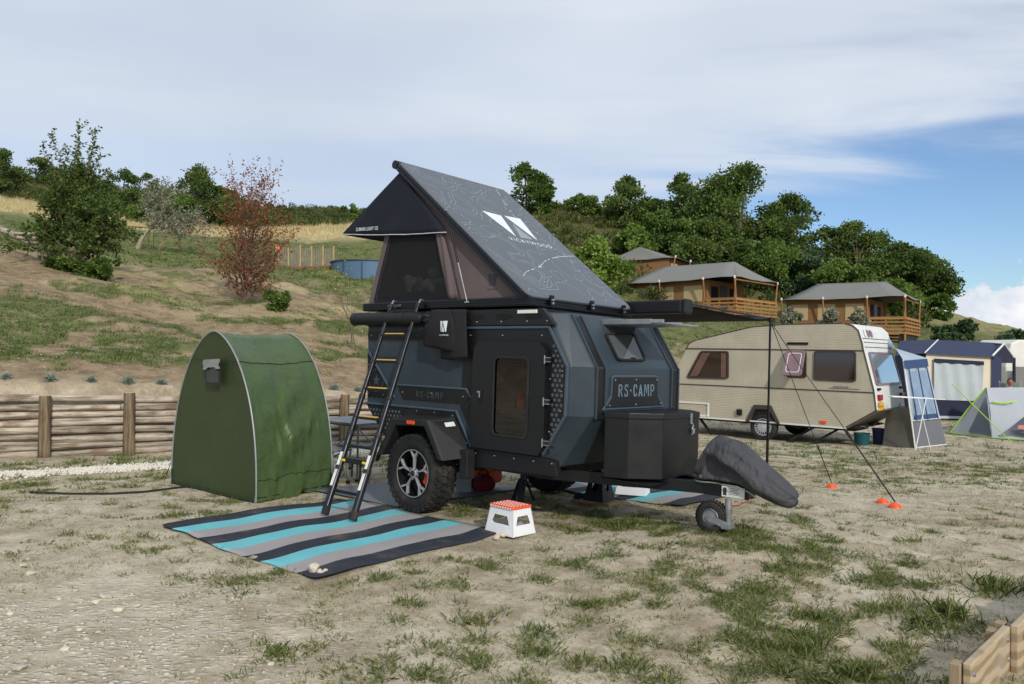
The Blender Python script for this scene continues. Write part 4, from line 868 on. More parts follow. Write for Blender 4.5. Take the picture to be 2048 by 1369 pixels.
MB().grid(cloth(lambda t: .17 + .02 * t, lambda t: .50 + .03 * t, lambda s: 1.90, lambda s: 1.445 - .02 * math.sin(s * 3) + .02 * s, -.075, .045, 2)).build('bag_body', 'bag_cloth', hb, smooth=60, thick=.012)
MB().grid(cloth(lambda t: .07 - .10 * sstep(0, .5, t) + .02 * t * t, lambda t: .33 + .08 * math.sin(t * 2.4), lambda s: 1.90, lambda s: 1.56 - .05 * s, -.115, .05, 0)).build('flap', 'bag_cloth', hb, smooth=60, thick=.006)
lp2 = tl(886, 664, -.175); logo(lambda a, b: (lp2[0] + a, -.178 + .02 * abs(a) / .1, lp2[1] + b), .10, 'mark_print', 'white_print', hb)
# ================================================================ side awning, poles, lines, pegs
mat('awning_dark', lin(34, 34, 38), .85, 0, .08, 3, .1, 120, .2, trans=.12); mat('cord', lin(36, 36, 38), .8); mat('orange_plastic', lin(238, 92, 40), .5, 0, .06, 20)
sa = thing('side_awning', 'black side awning folded out from the far edge of the trailer roof', 'awning', tuple(TO), TA, None, TRX)
MB().box((.45, 1.735, 2.03), (2.52, .13, .135)).build('awning_case', 'bag_black', sa, bevel=.02); MB().box((1.73, 1.75, 2.03), (.05, .15, .15)).build('case_end', 'black_plastic', sa, bevel=.02)
PT = np.array([1.76, 3.62, 2.0])
rows = [[(-.7 + 2.42 * j / 14, 1.8 + 1.78 * i / 12, 2.045 - .045 * i / 12 - .055 * math.sin(math.pi * i / 12) * math.sin(math.pi * j / 14)) for j in range(15)] for i in range(13)]
MB().grid(rows).build('canopy', 'awning_dark', sa, smooth=60, thick=.002)
for x in (1.74, -.68): MB().tube([(x, 1.8, 2.06), (x + .01, PT[1], PT[2] + .03)], .012, 8).build('canopy_arm', 'alu_black', sa, smooth=40)
MB().tube([(-.7, PT[1], PT[2] + .02), (1.78, PT[1], PT[2] + .02)], .013, 8).build('canopy_rod', 'alu_black', sa, smooth=40)
MB().box((PT[0], PT[1], PT[2] + .02), (.05, .05, .05)).build('corner_joint', 'black_plastic', sa, bevel=.008)
for x in (PT[0], -.66):
    pw = tw((x, PT[1], 2.0)); pb = tw((x, PT[1], 0)); g0 = gz(pb[0], pb[1]); k = (pw[2] - g0) / (pw[2] - pb[2]); e = 2.0 - 2.0 * k
    MB().tube([(x, PT[1], 2.0), (x, PT[1], .95)], .013, 10).tube([(x, PT[1], .98), (x, PT[1], e - .01)], .016, 10).build('leg', 'alu_black', sa, smooth=40)
ptop = tw(PT)
cones = []
for px, py in ((1663, 965), (1790, 1016), (1765, 1003)):
    p = onz(px, py + 3, -.04); z = gz(p[0], p[1]); cones.append((p[0], p[1], z))
for i, (x, y, z) in enumerate(cones):
    r = .068; c = thing('peg_cap', ['orange peg cap at the end of the guy rope beside the caravan wheel', 'orange peg cap holding the guy rope with the long rubber tensioner', 'orange peg cap without a rope, next to a roped one'][i], 'peg cap', (x, y, z), 0, 'orange peg caps')
    MB().lathe([(r * 1.0, -.01), (r * .98, .008), (r * .72, .03), (r * .42, .046), (r * .25, .052), (.0001, .053)], (0, 0, 0), 'z', 20).build('cap', 'orange_plastic', c, smooth=40)
    mb = MB(); [mb.box(Matrix.Rotation(R(60 * k), 3, 'Z') @ Vector((r * .72, 0, .026)), (r * .5, .008, .012), Matrix.Rotation(R(60 * k), 3, 'Z') @ Matrix.Rotation(R(32), 3, 'Y')) for k in range(6)]; mb.build('cap_ribs', 'orange_plastic', c); MB().tube([(0, 0, .05), (.0, 0, .075)], .006, 6).build('peg', 'steel', c)
for i in (0, 1):
    a, b = Vector(ptop) + Vector((.01, 0, -.02)), Vector(cones[i]) + Vector((0, 0, .06)); m_ = a.lerp(b, (.76, .63)[i])
    g = thing('guy_rope', ['thin black guy rope from awning pole to the peg cap near the caravan wheel', 'black guy rope with long rubber tensioner from the awning pole'][i], 'rope', tuple(b), 0, 'awning guy ropes')
    f = lambda p: tuple(Vector(p) - b)
    MB().tube([f(a), f(a.lerp(m_, .5) - Vector((0, 0, .012))), f(m_)], .0042, 6).build('cord', 'cord', g); MB().tube([f(m_), f(b)], (.006, .0085)[i], 8).build('tensioner', 'cord', g)
    MB().tube([f(m_.lerp(b, -.015)), f(m_.lerp(b, .10))], (.009, .017)[i], 8).build('grip', 'black_plastic', g)
bw = Vector(ptop); sc_ = thing('cord_loop', 'short cord loop dangling from the top of the awning pole', 'rope', tuple(bw)); MB().tube([(.04, 0, .0), (.055, 0, -.05), (.04, 0, -.09), (.02, 0, -.06), (.03, 0, -.01)], .004, 6).build('cord', 'cord', sc_)

# ================================================================ green toilet tent
mat('tent_green_shaded', lin(60, 84, 46), .5, 0, .05, 2, .12, 60, .45, trans=.14); mat('tent_green_lit', lin(84, 108, 68), .38, 0, .05, 2, .1, 60, .45, trans=.20); 
crumple('tent_green_shaded', lin(54, 69, 38), .5, .10, .2); crumple('tent_green_lit', lin(82, 104, 62), .36, .2, .5)  # one green cloth: shade painted into the end panels, sunlight into the side
mat('pole_cover', lin(146, 150, 148), .45, .3, .1, 20); mat('seam_dark', lin(36, 44, 32), .8); mat('tent_mesh', lin(62, 66, 62), .9); mat('flap_grey', lin(136, 138, 134), .8)
ga, gb, gc = onz(344, 966, -.05), onz(512, 1004, 0), onz(662, 977, -.05)
GE1, GE2 = Vector(gb) - Vector(ga), Vector(gc) - Vector(gb); GE1.z = GE2.z = 0; gt = thing('toilet_tent', 'green arched toilet tent with a small window beside the log wall', 'tent', (ga[0], ga[1], gz(*ga[:2])), 0); G0 = Vector((0, 0, 0)); gH = 1.72
def gp(s, h, t, off=0.):
    z = h * gH; p = G0 + GE1 * s + GE2 * t; b = gz(gt.location.x + p.x, gt.location.y + p.y) - gt.location.z; return Vector((p.x, p.y, z + b * (1 - h) + .015)) + GE2.normalized() * off
def archw(h): return (1 - h ** 2.35) ** .60 if h < 1 else 0.       # half width of the arch at relative height h
NA = 64
ss = []
for i in range(NA + 1):
    a = math.pi * i / NA; h = math.sin(a) ** .9 if 0 < i < NA else 0; h = min(h, 1); wv = archw(h) * .5; ss.append((.5 - wv if i <= NA / 2 else .5 + wv, h))
def wr(u, v, s): return float(fbm(np.array([u * 3 + 1.3 * v]), np.array([v * 4 - 2 * u]), 3, s)[0] - .5)
# end panel (two layers of rows between left and right halves of the arch)
def endpanel(t, off, sgn):
    rows = []
    for i in range(NA // 2 + 1):
        l, r_ = ss[i], ss[NA - i]; row = []
        for j in range(17):
            q = j / 16; e = math.sin(math.pi * q) * math.sin(math.pi * min(l[1] * .9 + .05, 1)); row.append(gp(l[0] + (r_[0] - l[0]) * q, l[1], t, off + sgn * e * (-.03 + .05 * wr(q, l[1], 3) + (.03 * wr(q * 3, l[1] * 2, 8) if l[1] < .15 else 0))))
        rows.append(row)
    return rows
MB().grid(endpanel(0, 0, -1)).build('end_panel', 'tent_green_shaded', gt, smooth=60); MB().grid(endpanel(1, 0, 1)).build('end_panel', 'tent_green_shaded', gt, smooth=60)
rows = []
for i in range(NA + 1):
    row = []
    for j in range(49):
        q = j / 48; p = gp(*ss[i], q); c_ = gp(.5, .45, q); o = (p - c_).normalized(); e = math.sin(math.pi * q); h = ss[i][1]
        tens = .05 * wr(q * 1.2 + h * .8, h * 1.4 - q * .6, 12) + .06 * (1 - abs(math.sin(9 * (q * .75 - h * 1.15) + 5 * wr(q, h, 9)))) * sstep(.95, .6, h) + .04 * (1 - abs(math.sin(16 * (q * .9 + h * .8) + 6 * wr(q * 1.5, h, 19)))) * sstep(.8, .3, h)
        row.append(p + o * (e * (-.045 * (1 if .1 < h < .97 else .4) + tens)))
    rows.append(row)
MB().grid(rows).build('side_panel', 'tent_green_lit', gt, smooth=60)
for t in (0, 1):
    MB().tube([gp(*q, t, -.006 if t == 0 else .006) + (gp(*q, t) - gp(.5, .4, t)).normalized() * .010 for q in ss], .009, 8).build('pole_sleeve', 'pole_cover', gt, smooth=40)
for h in (.83, .115):
    i = min(range(NA // 2, NA + 1), key=lambda k: abs(ss[k][1] - h)); pr = [rows[i][j] + (Vector(rows[i][j]) - gp(.5, .45, j / 48)).normalized() * .006 for j in range(49)]
    MB().tube(pr, .0035, 5).build('seam', 'seam_dark', gt)
    r0 = [gp(ss[NA - i][0] + (ss[i][0] - ss[NA - i][0]) * q, ss[i][1], 0, -.016) for q in np.linspace(0.02, .98, 14)]
    if h > .5: MB().tube(r0, .003, 5).build('seam', 'seam_dark', gt)
MB().tube([gp(s, .003, 0, -.012) for s in np.linspace(0, 1, 10)], .011, 6).tube([gp(1.0, .02, t, 0) for t in np.linspace(0, 1, 8)], .009, 6).build('hem', 'seam_dark', gt)
def gw(px, py): return (px, py)
def onend(px, py, off=-.02):
    n = Vector((GE1.y, -GE1.x, 0)).normalized(); r = Vector(ray(px, py)); o = Vector(CAM0) - gt.location; k = (-o).dot(n) / r.dot(n); return o + r * k + n * off * (1 if n.dot(Vector((0, -1, 0))) > 0 else -1) * -1
def quad(name, pix, m, off): return MB().poly3([onend(*p, off) for p in pix]).build(name, m, gt)
quad('window', [(418, 720), (450, 718), (449, 771), (419, 770)], 'seam_dark', -.045); quad('window_mesh', [(421, 726), (447, 724), (446, 766), (422, 765)], 'tent_mesh', -.049)
mb = MB(); fr_ = [[onend(418 + 31 * j / 8 - (3 if i > 3 else 0) * (1 - j / 4), 720 + 4 * i - (2 * j / 8) - (6 if (i == 5 and 2 < j < 6) else 0), -.06 - .012 * math.sin(j * 1.3 + i)) for j in range(9)] for i in range(6)]; mb.grid(fr_).build('rolled_flap', 'flap_grey', gt, smooth=60)
for s, t in ((1, 0), (0, 0), (1, 1)):
    p = gp(s, 0, t); MB().tube([p + Vector((0, 0, .16)), p + Vector((0, 0, -.012))], .013, 8).build('pole_foot', 'seam_dark', gt); MB().tube([p + Vector((.0, -.02, .06)), p + Vector((0, -.04, -.03))], .005, 6).build('peg', 'steel', gt)
p = gp(0, .16, 0); e = Vector(onz(328, 962, -.06)) - gt.location; MB().tube([p, (e.x, e.y, gz(gt.location.x + e.x, gt.location.y + e.y) - gt.location.z)], .004, 5).build('guy_line', 'cord', gt)
KEEP.append((gt.location.x + (GE1.x + GE2.x) / 2, gt.location.y + (GE1.y + GE2.y) / 2, math.atan2(GE1.y, GE1.x), GE1.length / 2, GE2.length / 2))

# ================================================================ mats and sheets
def stripemat(name, cols, width, n):
    newmat(name); t = TC(); v = MA('MODULO', MA('ADD', MA('DIVIDE', ATTR('along'), width), 30 + .0), 3.0)
    c = MIXC(MA('GREATER_THAN', v, 1.), cols[0], cols[1]); c = MIXC(MA('GREATER_THAN', v, 2.), c, cols[2])
    wv = N('ShaderNodeTexNoise'); wv.inputs['Scale'].default_value = 3; L(t, wv.inputs['Vector']); c = VAL(c, RAMP(wv.outputs[0], .3, .7, .93, 1.05, False))
    d = NOISE(t, 1.7, 8, .7); c = MIXC(MA('MULTIPLY', RAMP(d, .48, .78), .28), c, lin(176, 160, 134))
    b = N('ShaderNodeTexChecker'); b.inputs['Scale'].default_value = 260; L(t, b.inputs['Vector'])
    finish(PB(c, .8, 0, .25, BUMP(MA('ADD', MA('MULTIPLY', b.outputs['Fac'], .3), NOISE(t, 12, 3)), .25, .006)))
stripemat('striped', (lin(46, 50, 60), lin(108, 184, 192), lin(156, 151, 151)), .22, 10)
def floor_sheet(name, label, cat, corner, ang, sx_, sy_, m, wav=.012, n=(34, 28), th=.006, group=None, x_off=0., rad=.05):
    o = thing(name, label, cat, (corner[0], corner[1], 0), ang, group) if False else None
    ca, sa_ = math.cos(ang), math.sin(ang); rows = []
    P_ = []
    for i in range(n[0] + 1):
        for j in range(n[1] + 1):
            u, v = i / n[0] * sx_, j / n[1] * sy_
            # rounded corners
            du, dv = min(u, sx_ - u), min(v, sy_ - v)
            if du < rad and dv < rad:
                k = math.hypot(rad - du, rad - dv)
                if k > rad: s = rad / k; u += ((rad - du) * (1 - s)) * (1 if u < sx_ / 2 else -1); v += ((rad - dv) * (1 - s)) * (1 if v < sy_ / 2 else -1)
            u0, v0 = u, v; u = u0 + (.014 * math.sin(v0 * 5.1 + 1) + .007 * math.sin(v0 * 13)) * (wav > .02); v = v0 + (.012 * math.sin(u0 * 4.3) + .006 * math.sin(u0 * 15 + 2)) * (wav > .02); x, y = corner[0] + u * ca - v * sa_, corner[1] + u * sa_ + v * ca; P_.append((u, v, x, y, u0))
    A_ = np.array(P_); zt_ = terrain(A_[:, 2], A_[:, 3]); sm = plane(A_[:, 2], A_[:, 3]) + .018
    z = np.maximum(zt_ + .006, sm) + wav * (fbm(A_[:, 0] * 2.2, A_[:, 1] * 1.3, 2, 77) - .42) + .006 * np.sin(A_[:, 1] * 7 + A_[:, 0] * 3) * (wav > 0)
    z0 = gz(corner[0], corner[1]); V = np.c_[A_[:, 0] - x_off, A_[:, 1], z - z0]; ua_ = A_[:, 4]; m1 = n[1] + 1
    i0 = (np.arange(n[0])[:, None] * m1 + np.arange(n[1])[None]).ravel(); F = np.c_[i0, i0 + m1, i0 + m1 + 1, i0 + 1]
    ob = npmesh(name, V, F, m, None, {'along': ua_}, True); ob.location = (corner[0] + x_off * ca, corner[1] + x_off * sa_, z0); ob.rotation_euler = (0, 0, ang); tag(ob, label, cat, group)
    q = ob.modifiers.new('solid', 'SOLIDIFY'); q.thickness = th; q.offset = -1
    KEEP.append((corner[0] + (sx_ * ca - sy_ * sa_) / 2, corner[1] + (sx_ * sa_ + sy_ * ca) / 2, ang, sx_ / 2, sy_ / 2)); return ob
mA, mB_, mC = onz(317, 1050, .02), onz(628, 1157, .02), onz(1040, 1075, .02)
ang = math.atan2(mB_[1] - mA[1], mB_[0] - mA[0]); sx1 = math.hypot(mB_[0] - mA[0], mB_[1] - mA[1])
MATS['striped'].node_tree  # stripes run across the length, ten of them
floor_sheet('outdoor_mat', 'dark, turquoise and grey striped outdoor mat under the ladder', 'mat', mA, ang, sx1, 1.86, 'striped', .03)
for nd in MATS['striped'].node_tree.nodes:
    if nd.type == 'MATH' and nd.operation == 'DIVIDE': nd.inputs[1].default_value = sx1 / 10 * 1.0015
fm = np.array(onz(1360, 1022, -.05)); fa = TA; fx, fy = math.cos(fa), math.sin(fa); L2 = sx1
floor_sheet('outdoor_mat', 'striped outdoor mat lying on the far side of the trailer behind its drawbar', 'mat', (fm[0] - fx * L2, fm[1] - fy * L2), fa, L2, 1.86, 'striped', .03)
mat('grey_sheet', lin(106, 112, 120), .6, 0, .08, 3, .2, 18, .4, dust=.12)
gs = tlz(645, 1000, -.03); s0 = tw((-1.75, -.12, 0)); floor_sheet('ground_sheet', 'plain grey groundsheet behind the ladder beside the trailer', 'groundsheet', (s0[0], s0[1]), TA, 1.45, 1.9, 'grey_sheet', .01)

# ================================================================ folding stools
mat('stool_white', lin(226, 228, 230), .45, 0, .05, 6, 0, 80, .4, dust=.05)
def stool(name, label, loc, rz, top_m='orange_plastic'):
    st = thing(name, label, 'stool', loc, rz, None); H, A_, B_ = .215, .135, .105      # half sizes at top
    a2, b2 = A_ + .035, B_ + .03
    def panel(y_s, half_t, half_b, ax):
        sl = (b2 - B_) if ax == 'y' else (a2 - A_)
        def q(u, z): k = 1 - z / H; d = (B_ if ax == 'y' else A_) + sl * k; return (u, y_s * d, z) if ax == 'y' else (y_s * d, u, z)
        out = [(-half_b, 0), (-half_b + .035, 0), (-half_b + .045, .045), (half_b - .045, .045), (half_b - .035, 0), (half_b, 0), (half_t, H), (-half_t, H)]
        hole = [(-half_b * .62, .085), (half_b * .62, .085), (half_t * .55, .155), (-half_t * .55, .155)]
        po, pi = same_rays(out, hole) if True else (out, hole); n = len(po); nv = Vector((0, y_s, 0)) if ax == 'y' else Vector((y_s, 0, 0))
        vs = [Vector(q(*p)) - nv * d for d in (0, .010) for P_ in (po, pi) for p in P_]; fs = []
        for i in range(n):
            j = (i + 1) % n; fs += [(i, j, n + j, n + i), (2 * n + i, 3 * n + i, 3 * n + j, 2 * n + j), (i, 2 * n + i, 2 * n + j, j), (n + i, n + j, 3 * n + j, 3 * n + i)]
        MB().add(vs, fs).build('leg_panel', 'stool_white', st, bevel=.003)
    for s in (-1, 1): panel(s, A_, a2, 'y'); panel(s, B_, b2, 'x')
    tp = MB().prism(rrect(-A_ - .012, A_ + .012, -B_ - .012, B_ + .012, .03), 'z', H, H + .020).build('seat', top_m, st, bevel=.006)
    mb = MB()
    for i in range(9):
        for k in (-1, 1): mb.box((-A_ + .02 + i * (2 * A_ - .04) / 8, k * (B_ + .0125), H + .008), (.014, .004, .012))
        for j in range(5): mb.lathe([(.008, 0), (.006, .003), (.0001, .0035)], (-A_ + .02 + i * (2 * A_ - .04) / 8, -.08 + .04 * j, H + .020), 'z', 6)
    tag(mb.build('seat_studs', 'stool_white', tp), kind='stuff'); return st
s1, s2, s3 = onz(974, 1064, .0), onz(1032, 1079, .0), onz(1067, 1071, 0); sc = (np.array(s1) + np.array(s3)) / 2
stool('folding_stool', 'white folding step stool with orange top on the corner of the striped mat', (sc[0] - .0, sc[1] + .0, gz(sc[0], sc[1]) + .012), math.atan2(s2[1] - s1[1], s2[0] - s1[0]))
p = onz(1268, 996, -.05); stool('folding_stool', 'white folding step stool standing on the mat behind the trailer drawbar', (p[0], p[1] + .1, gz(p[0], p[1] + .1) + .03), R(-20), 'stool_white')

# ================================================================ stones
def stonemat(name, col): mat(name, col, .95, 0, .22, 16, .7, 60, .1)
stonemat('stone_cream', lin(206, 196, 176)); stonemat('stone_grey', lin(188, 180, 164))
def rock(name, label, loc, size, seed, m='stone_cream', group=None):
    rn = random.Random(seed); bm = bmesh.new(); bmesh.ops.create_icosphere(bm, subdivisions=2, radius=1)
    pl_ = [(Vector((rn.gauss(0, 1), rn.gauss(0, 1), rn.gauss(0, .8))).normalized(), rn.uniform(.55, .85)) for _ in range(9)]
    for v in bm.verts:
        for n_, d in pl_:
            k = v.co.dot(n_)
            if k > d: v.co -= n_ * (k - d)
        v.co = Vector((v.co.x * size[0], v.co.y * size[1], v.co.z * size[2]))
    me = bpy.data.meshes.new(name); bm.to_mesh(me); bm.free(); me.materials.append(MATS[m]); me.shade_smooth(); me.set_sharp_from_angle(angle=R(24))
    o = bpy.data.objects.new(name, me); COL.objects.link(o); o.location = (loc[0], loc[1], loc[2] + size[2] * .55); o.rotation_euler = (0, 0, rn.uniform(0, 6)); tag(o, label, 'stone', group); return o
def onground(px, py): 
    p = onz(px, py, 0.)
    for _ in range(6): p = onz(px, py, gz(p[0], p[1]))
    return p
for i, (px, py, sz) in enumerate(((627, 1150, (.055, .045, .04)), (640, 1153, (.03, .03, .024)), (650, 1151, (.025, .022, .018)))):
    p = onground(px, py); rock('stone', ['largest cream stone weighing down the near corner of the striped mat', 'middle cream stone of three on the near corner of the striped mat', 'smallest cream stone of three on the near corner of the striped mat'][i], (p[0], p[1], p[2] + .018), sz, 50 + i)
for i, (px, py, sz) in enumerate(((993, 1082, (.042, .035, .026)), (1005, 1077, (.04, .032, .026)))):
    p = onground(px, py); rock('stone', ['flat cream stone on the mat corner, left of a rounder one by the stool', 'rounded cream stone on the mat corner touching the stool leg'][i], (p[0], p[1], p[2] + .018), sz, 70 + i)
for i, (px, py, s) in enumerate([(62, 1149, .05), (45, 1133, .04), (57, 1120, .03), (205, 1195, .055), (190, 1208, .045), (217, 1196, .04), (238, 1224, .06), (275, 1213, .04), (542, 1330, .03), (40, 1340, .05), (130, 1300, .035), (300, 1290, .03), (20, 1230, .035), (120, 1200, .035), (160, 1262, .03), (385, 1345, .028)]):
    p = onground(px, py); rock('stone', 'loose pale stone on the dry ground beside the rocky track', p, (s * .75, s * .6, s * .34), 90 + i, 'stone_grey' if i % 2 else 'stone_cream', 'loose stones on the track')

# ================================================================ jacks, boxes and shoes below the trailer
mat('jack_grey', lin(70, 74, 78), .5, .5, .15, 20); mat('board_wood', lin(168, 138, 98), .8, 0, .2, 6, .3, 40, stretch=(1, 8, 1)); mat('red_bag', lin(120, 30, 40), .8, 0, .15, 6); mat('shoe', lin(46, 50, 52), .8); mat('grey_can', lin(172, 176, 178), .5)
p = onground(1045, 1004); jk = thing('jack_stand', 'grey screw jack stand under the trailer behind the folding stool', 'jack', (p[0], p[1], p[2]), R(20)); zt_ = .47
for k in range(3): MB().beam(Matrix.Rotation(R(120 * k), 3, 'Z') @ Vector((.13, 0, 0)), Matrix.Rotation(R(120 * k), 3, 'Z') @ Vector((.03, 0, .24)), .07, .008).build('foot_plate', 'jack_grey', jk, bevel=.003)
MB().tube([(0, 0, .12), (0, 0, .30)], .028, 12).build('tube', 'jack_grey', jk, smooth=40); MB().tube([(0, 0, .28), (0, 0, zt_)], .013, 10).build('screw', 'steel', jk, smooth=40); MB().box((0, 0, zt_), (.09, .06, .012)).build('head_plate', 'steel', jk); MB().tube([(-.05, 0, .40), (.20, -.03, .37)], .006, 6).build('crank', 'steel', jk)
p = onground(1200, 1010); js = thing('jack_stand', 'black pyramid jack stand with round holes on a wooden board under the drawbar', 'jack', (p[0], p[1] + .08, p[2] + .035), R(-38)); h = .42
for k in range(4):
    a = R(90 * k + 0); n_ = Matrix.Rotation(a, 3, 'Z'); mb = MB()
    out = [(-.12, 0), (.12, 0), (.035, h), (-.035, h)]; hole = [(.0 + .034 * math.cos(R(t)), .15 + .05 * math.sin(R(t))) for t in range(0, 360, 20)]; po, pi = same_rays(out, hole); n = len(po)
    vs = [n_ @ Vector((u, -(.12 - .085 * z / h) + d, z)) for d in (0, .005) for P_ in (po, pi) for u, z in P_]
    mb.add(vs, [f for i in range(n) for j in [(i + 1) % n] for f in ((i, j, n + j, n + i), (2 * n + i, 3 * n + i, 3 * n + j, 2 * n + j), (n + i, n + j, 3 * n + j, 3 * n + i))]).build('side_plate', 'black_panel', js)
MB().box((0, 0, h + .012), (.09, .09, .03)).build('top_plate', 'black_panel', js)
wb = MB().box((0, 0, 0), (.36, .22, .035)).build('wood_board', 'board_wood', None, bevel=.004); wb.location = (p[0], p[1] + .08, p[2] + .015); wb.rotation_euler = (0, 0, R(-38)); tag(wb, 'short wooden board under the black pyramid jack stand', 'board')
def under(px, py): return onground(px, py)
p = under(955, 985); q = tw((.62, .75, 0)); ob = MB().prism(rrect(-.25, .25, .0, .17, .04), 'y', -.14, .14).build('orange_crate', 'orange_plastic', None, bevel=.02); x0 = at(955, 950, 9.0); ob.location = (x0[0], x0[1], gz(x0[0], x0[1]) + .08); ob.rotation_euler = (0, 0, R(-30)); tag(ob, 'orange plastic tub under the trailer beside its wheel', 'tub')
MB().box((0, 0, .175), (.53, .31, .016)).build('rim', 'orange_plastic', ob, bevel=.004)
x0 = at(966, 968, 8.75); rbg = blob(MB(), (0, 0, .11), (.14, .11, .11)).build('red_bag', 'red_bag', None, smooth=60); rbg.location = (x0[0], x0[1], gz(x0[0], x0[1]) - .01); tag(rbg, 'dark red bag slumped in front of the orange tub under the trailer', 'bag'); MB().tube([(-.06, 0, .2), (-.03, 0, .26), (.03, 0, .26), (.06, 0, .2)], .008, 6).build('handle', 'red_bag', rbg)
bxs = at(925, 965, 8.7); gc_ = MB().prism(rrect(-.09, .09, 0, .26, .03), 'y', -.06, .06).build('water_canister', 'grey_can', None, bevel=.015); gc_.location = (bxs[0], bxs[1], gz(bxs[0], bxs[1]) - .003); gc_.rotation_euler = (0, 0, .3); tag(gc_, 'pale grey canister beside the trailer wheel under the body', 'canister'); MB().lathe([(.02, .26), (.022, .29), (.0001, .29)], (.05, 0, 0), 'z', 10).build('cap', 'black_plastic', gc_)
for i, (px, py) in enumerate(((1150, 1002), (1165, 1004))):
    p = onground(px, py); s = thing('shoe', 'dark shoe of a pair standing under the trailer by the pyramid stand', 'shoe', (p[0], p[1] + .05, p[2]), R(-50 + 8 * i), 'pair of shoes'); rows = []
    for t, w_, h_ in ((0, .02, .05), (.03, .035, .075), (.09, .038, .08), (.14, .04, .065), (.20, .047, .045), (.26, .042, .035), (.285, .02, .02)): rows.append([(t, w_ * math.cos(a), .012 + h_ * max(math.sin(a), 0)) for a in np.linspace(0, 2 * math.pi, 14, endpoint=False)])
    MB().loft(rows).build('upper', 'shoe', s, smooth=60); MB().prism([(t, w_) for t, w_ in ((0, -.025), (.09, -.042), (.2, -.05), (.27, -.035), (.29, 0), (.27, .035), (.2, .05), (.09, .042), (0, .025))], 'z', 0, .016).build('sole', 'stool_white', s, bevel=.003)

# ================================================================ folding picnic table behind the tent
mat('alu_top', lin(138, 142, 148), .45, .4, .12, 5); mat('alu_leg', lin(150, 154, 158), .4, .7, .1, 10)
p = onz(702, 950, -.06); ft = thing('folding_table', 'grey aluminium folding picnic table with low shelf behind the green tent', 'table', (p[0], p[1] + .15, gz(p[0], p[1] + .15)), TA); HT = .70
MB().box((0, 0, HT), (.95, .62, .028)).build('table_top', 'alu_top', ft, bevel=.006); MB().box((0, 0, HT - .025), (.9, .57, .02)).build('frame', 'alu_leg', ft)
MB().box((-.02, -.03, .40), (.62, .30, .022)).build('shelf', 'alu_top', ft, bevel=.005)
for x in (-.42, .42):
    for y in (-.26, .26):
        l = MB().tube([(x, y, HT - .02), (x * 1.05, y * 1.05, .0)], .014, 8).build('leg', 'alu_leg', ft, smooth=40); MB().box((x * 1.05, y * 1.05, .02), (.04, .04, .04)).build('foot', 'black_plastic', l, bevel=.004)
for y in (-.26, .26): MB().tube([(-.42, y, HT - .05), (.0, y, .42)], .009, 6).tube([(.42, y, HT - .05), (0, y, .42)], .009, 6).build('brace', 'alu_leg', ft)
bn = onz(690, 958, -.06)
for i, (dx, dy, lab) in enumerate(((-.28, -.38, 'grey aluminium folding bench at the near side of the picnic table'),)):
    b = thing('folding_bench', lab, 'bench', (p[0] + dx, p[1] + dy, gz(p[0] + dx, p[1] + dy)), TA); MB().box((0, 0, .40), (.85, .26, .024)).build('seat', 'alu_top', b, bevel=.005)
    for x in (-.36, .36):
        for y in (-.1, .1): l = MB().tube([(x, y, .39), (x * 1.06, y * 1.1, 0)], .012, 8).build('leg', 'alu_leg', b, smooth=40); MB().box((x * 1.06, y * 1.1, .018), (.036, .036, .036)).build('foot', 'black_plastic', l)
    MB().tube([(-.36, 0, .36), (0, 0, .20), (.36, 0, .36)], .008, 6).build('brace', 'alu_leg', b)

# ================================================================ log retaining wall
newmat('log_bark'); t = MAP(TC(), (.55, 6, 6)); n = NOISE(t, 3, 8, .7, .4); r_ = N('ShaderNodeObjectInfo').outputs['Random']; fn2 = NOISE(TC(), 2.2, 4, .6)
c = MIXC(RAMP(n, .34, .66), lin(100, 90, 78), lin(196, 184, 166)); c = MIXC(MA('MULTIPLY', RAMP(fn2, .52, .68), .65), c, lin(124, 98, 74)); c = VAL(c, RAMP(r_, 0, 1, .76, 1.1, False))
finish(PB(c, .9, 0, .15, BUMP(n, .6, .012)))
newmat('post_bark'); t = MAP(TC(), (6, 6, .55)); n = NOISE(t, 3, 8, .7, .4); c = MIXC(RAMP(n, .34, .66), lin(78, 66, 52), lin(142, 124, 100)); finish(PB(c, .9, 0, .15, BUMP(n, .6, .012)))
newmat('log_end'); t = TC(); s = N('ShaderNodeSeparateXYZ'); L(t, s.inputs[0]); rd = MA('SQRT', MA('ADD', MA('POWER', s.outputs[1], 2), MA('POWER', s.outputs[2], 2))); c = MIXC(RAMP(MA('SINE', MA('MULTIPLY', rd, 420)), -1, 1), lin(176, 142, 92), lin(200, 170, 120)); finish(PB(c, .9, 0, .15))
w0, w1 = np.array([-12.2, 8.72]), np.array([-.6, 15.16]); wd_ = (w1 - w0) / np.linalg.norm(w1 - w0); WL = float(np.linalg.norm(w1 - w0)); wa = math.atan2(wd_[1], wd_[0]); wn = np.array([wd_[1], -wd_[0]])
wz = gz(*(w0 + wn * .3)); lw = thing('log_retaining_wall', 'weathered round log retaining wall with upright posts below the hillside', 'wall', (w0[0], w0[1], 0), wa)
def wx(px, py):                              # where a pixel column meets the wall line
    r = ray(px, py); A_ = np.array([[wd_[0], -r[0]], [wd_[1], -r[1]]]); s_, k = np.linalg.solve(A_, -w0); return float(s_)
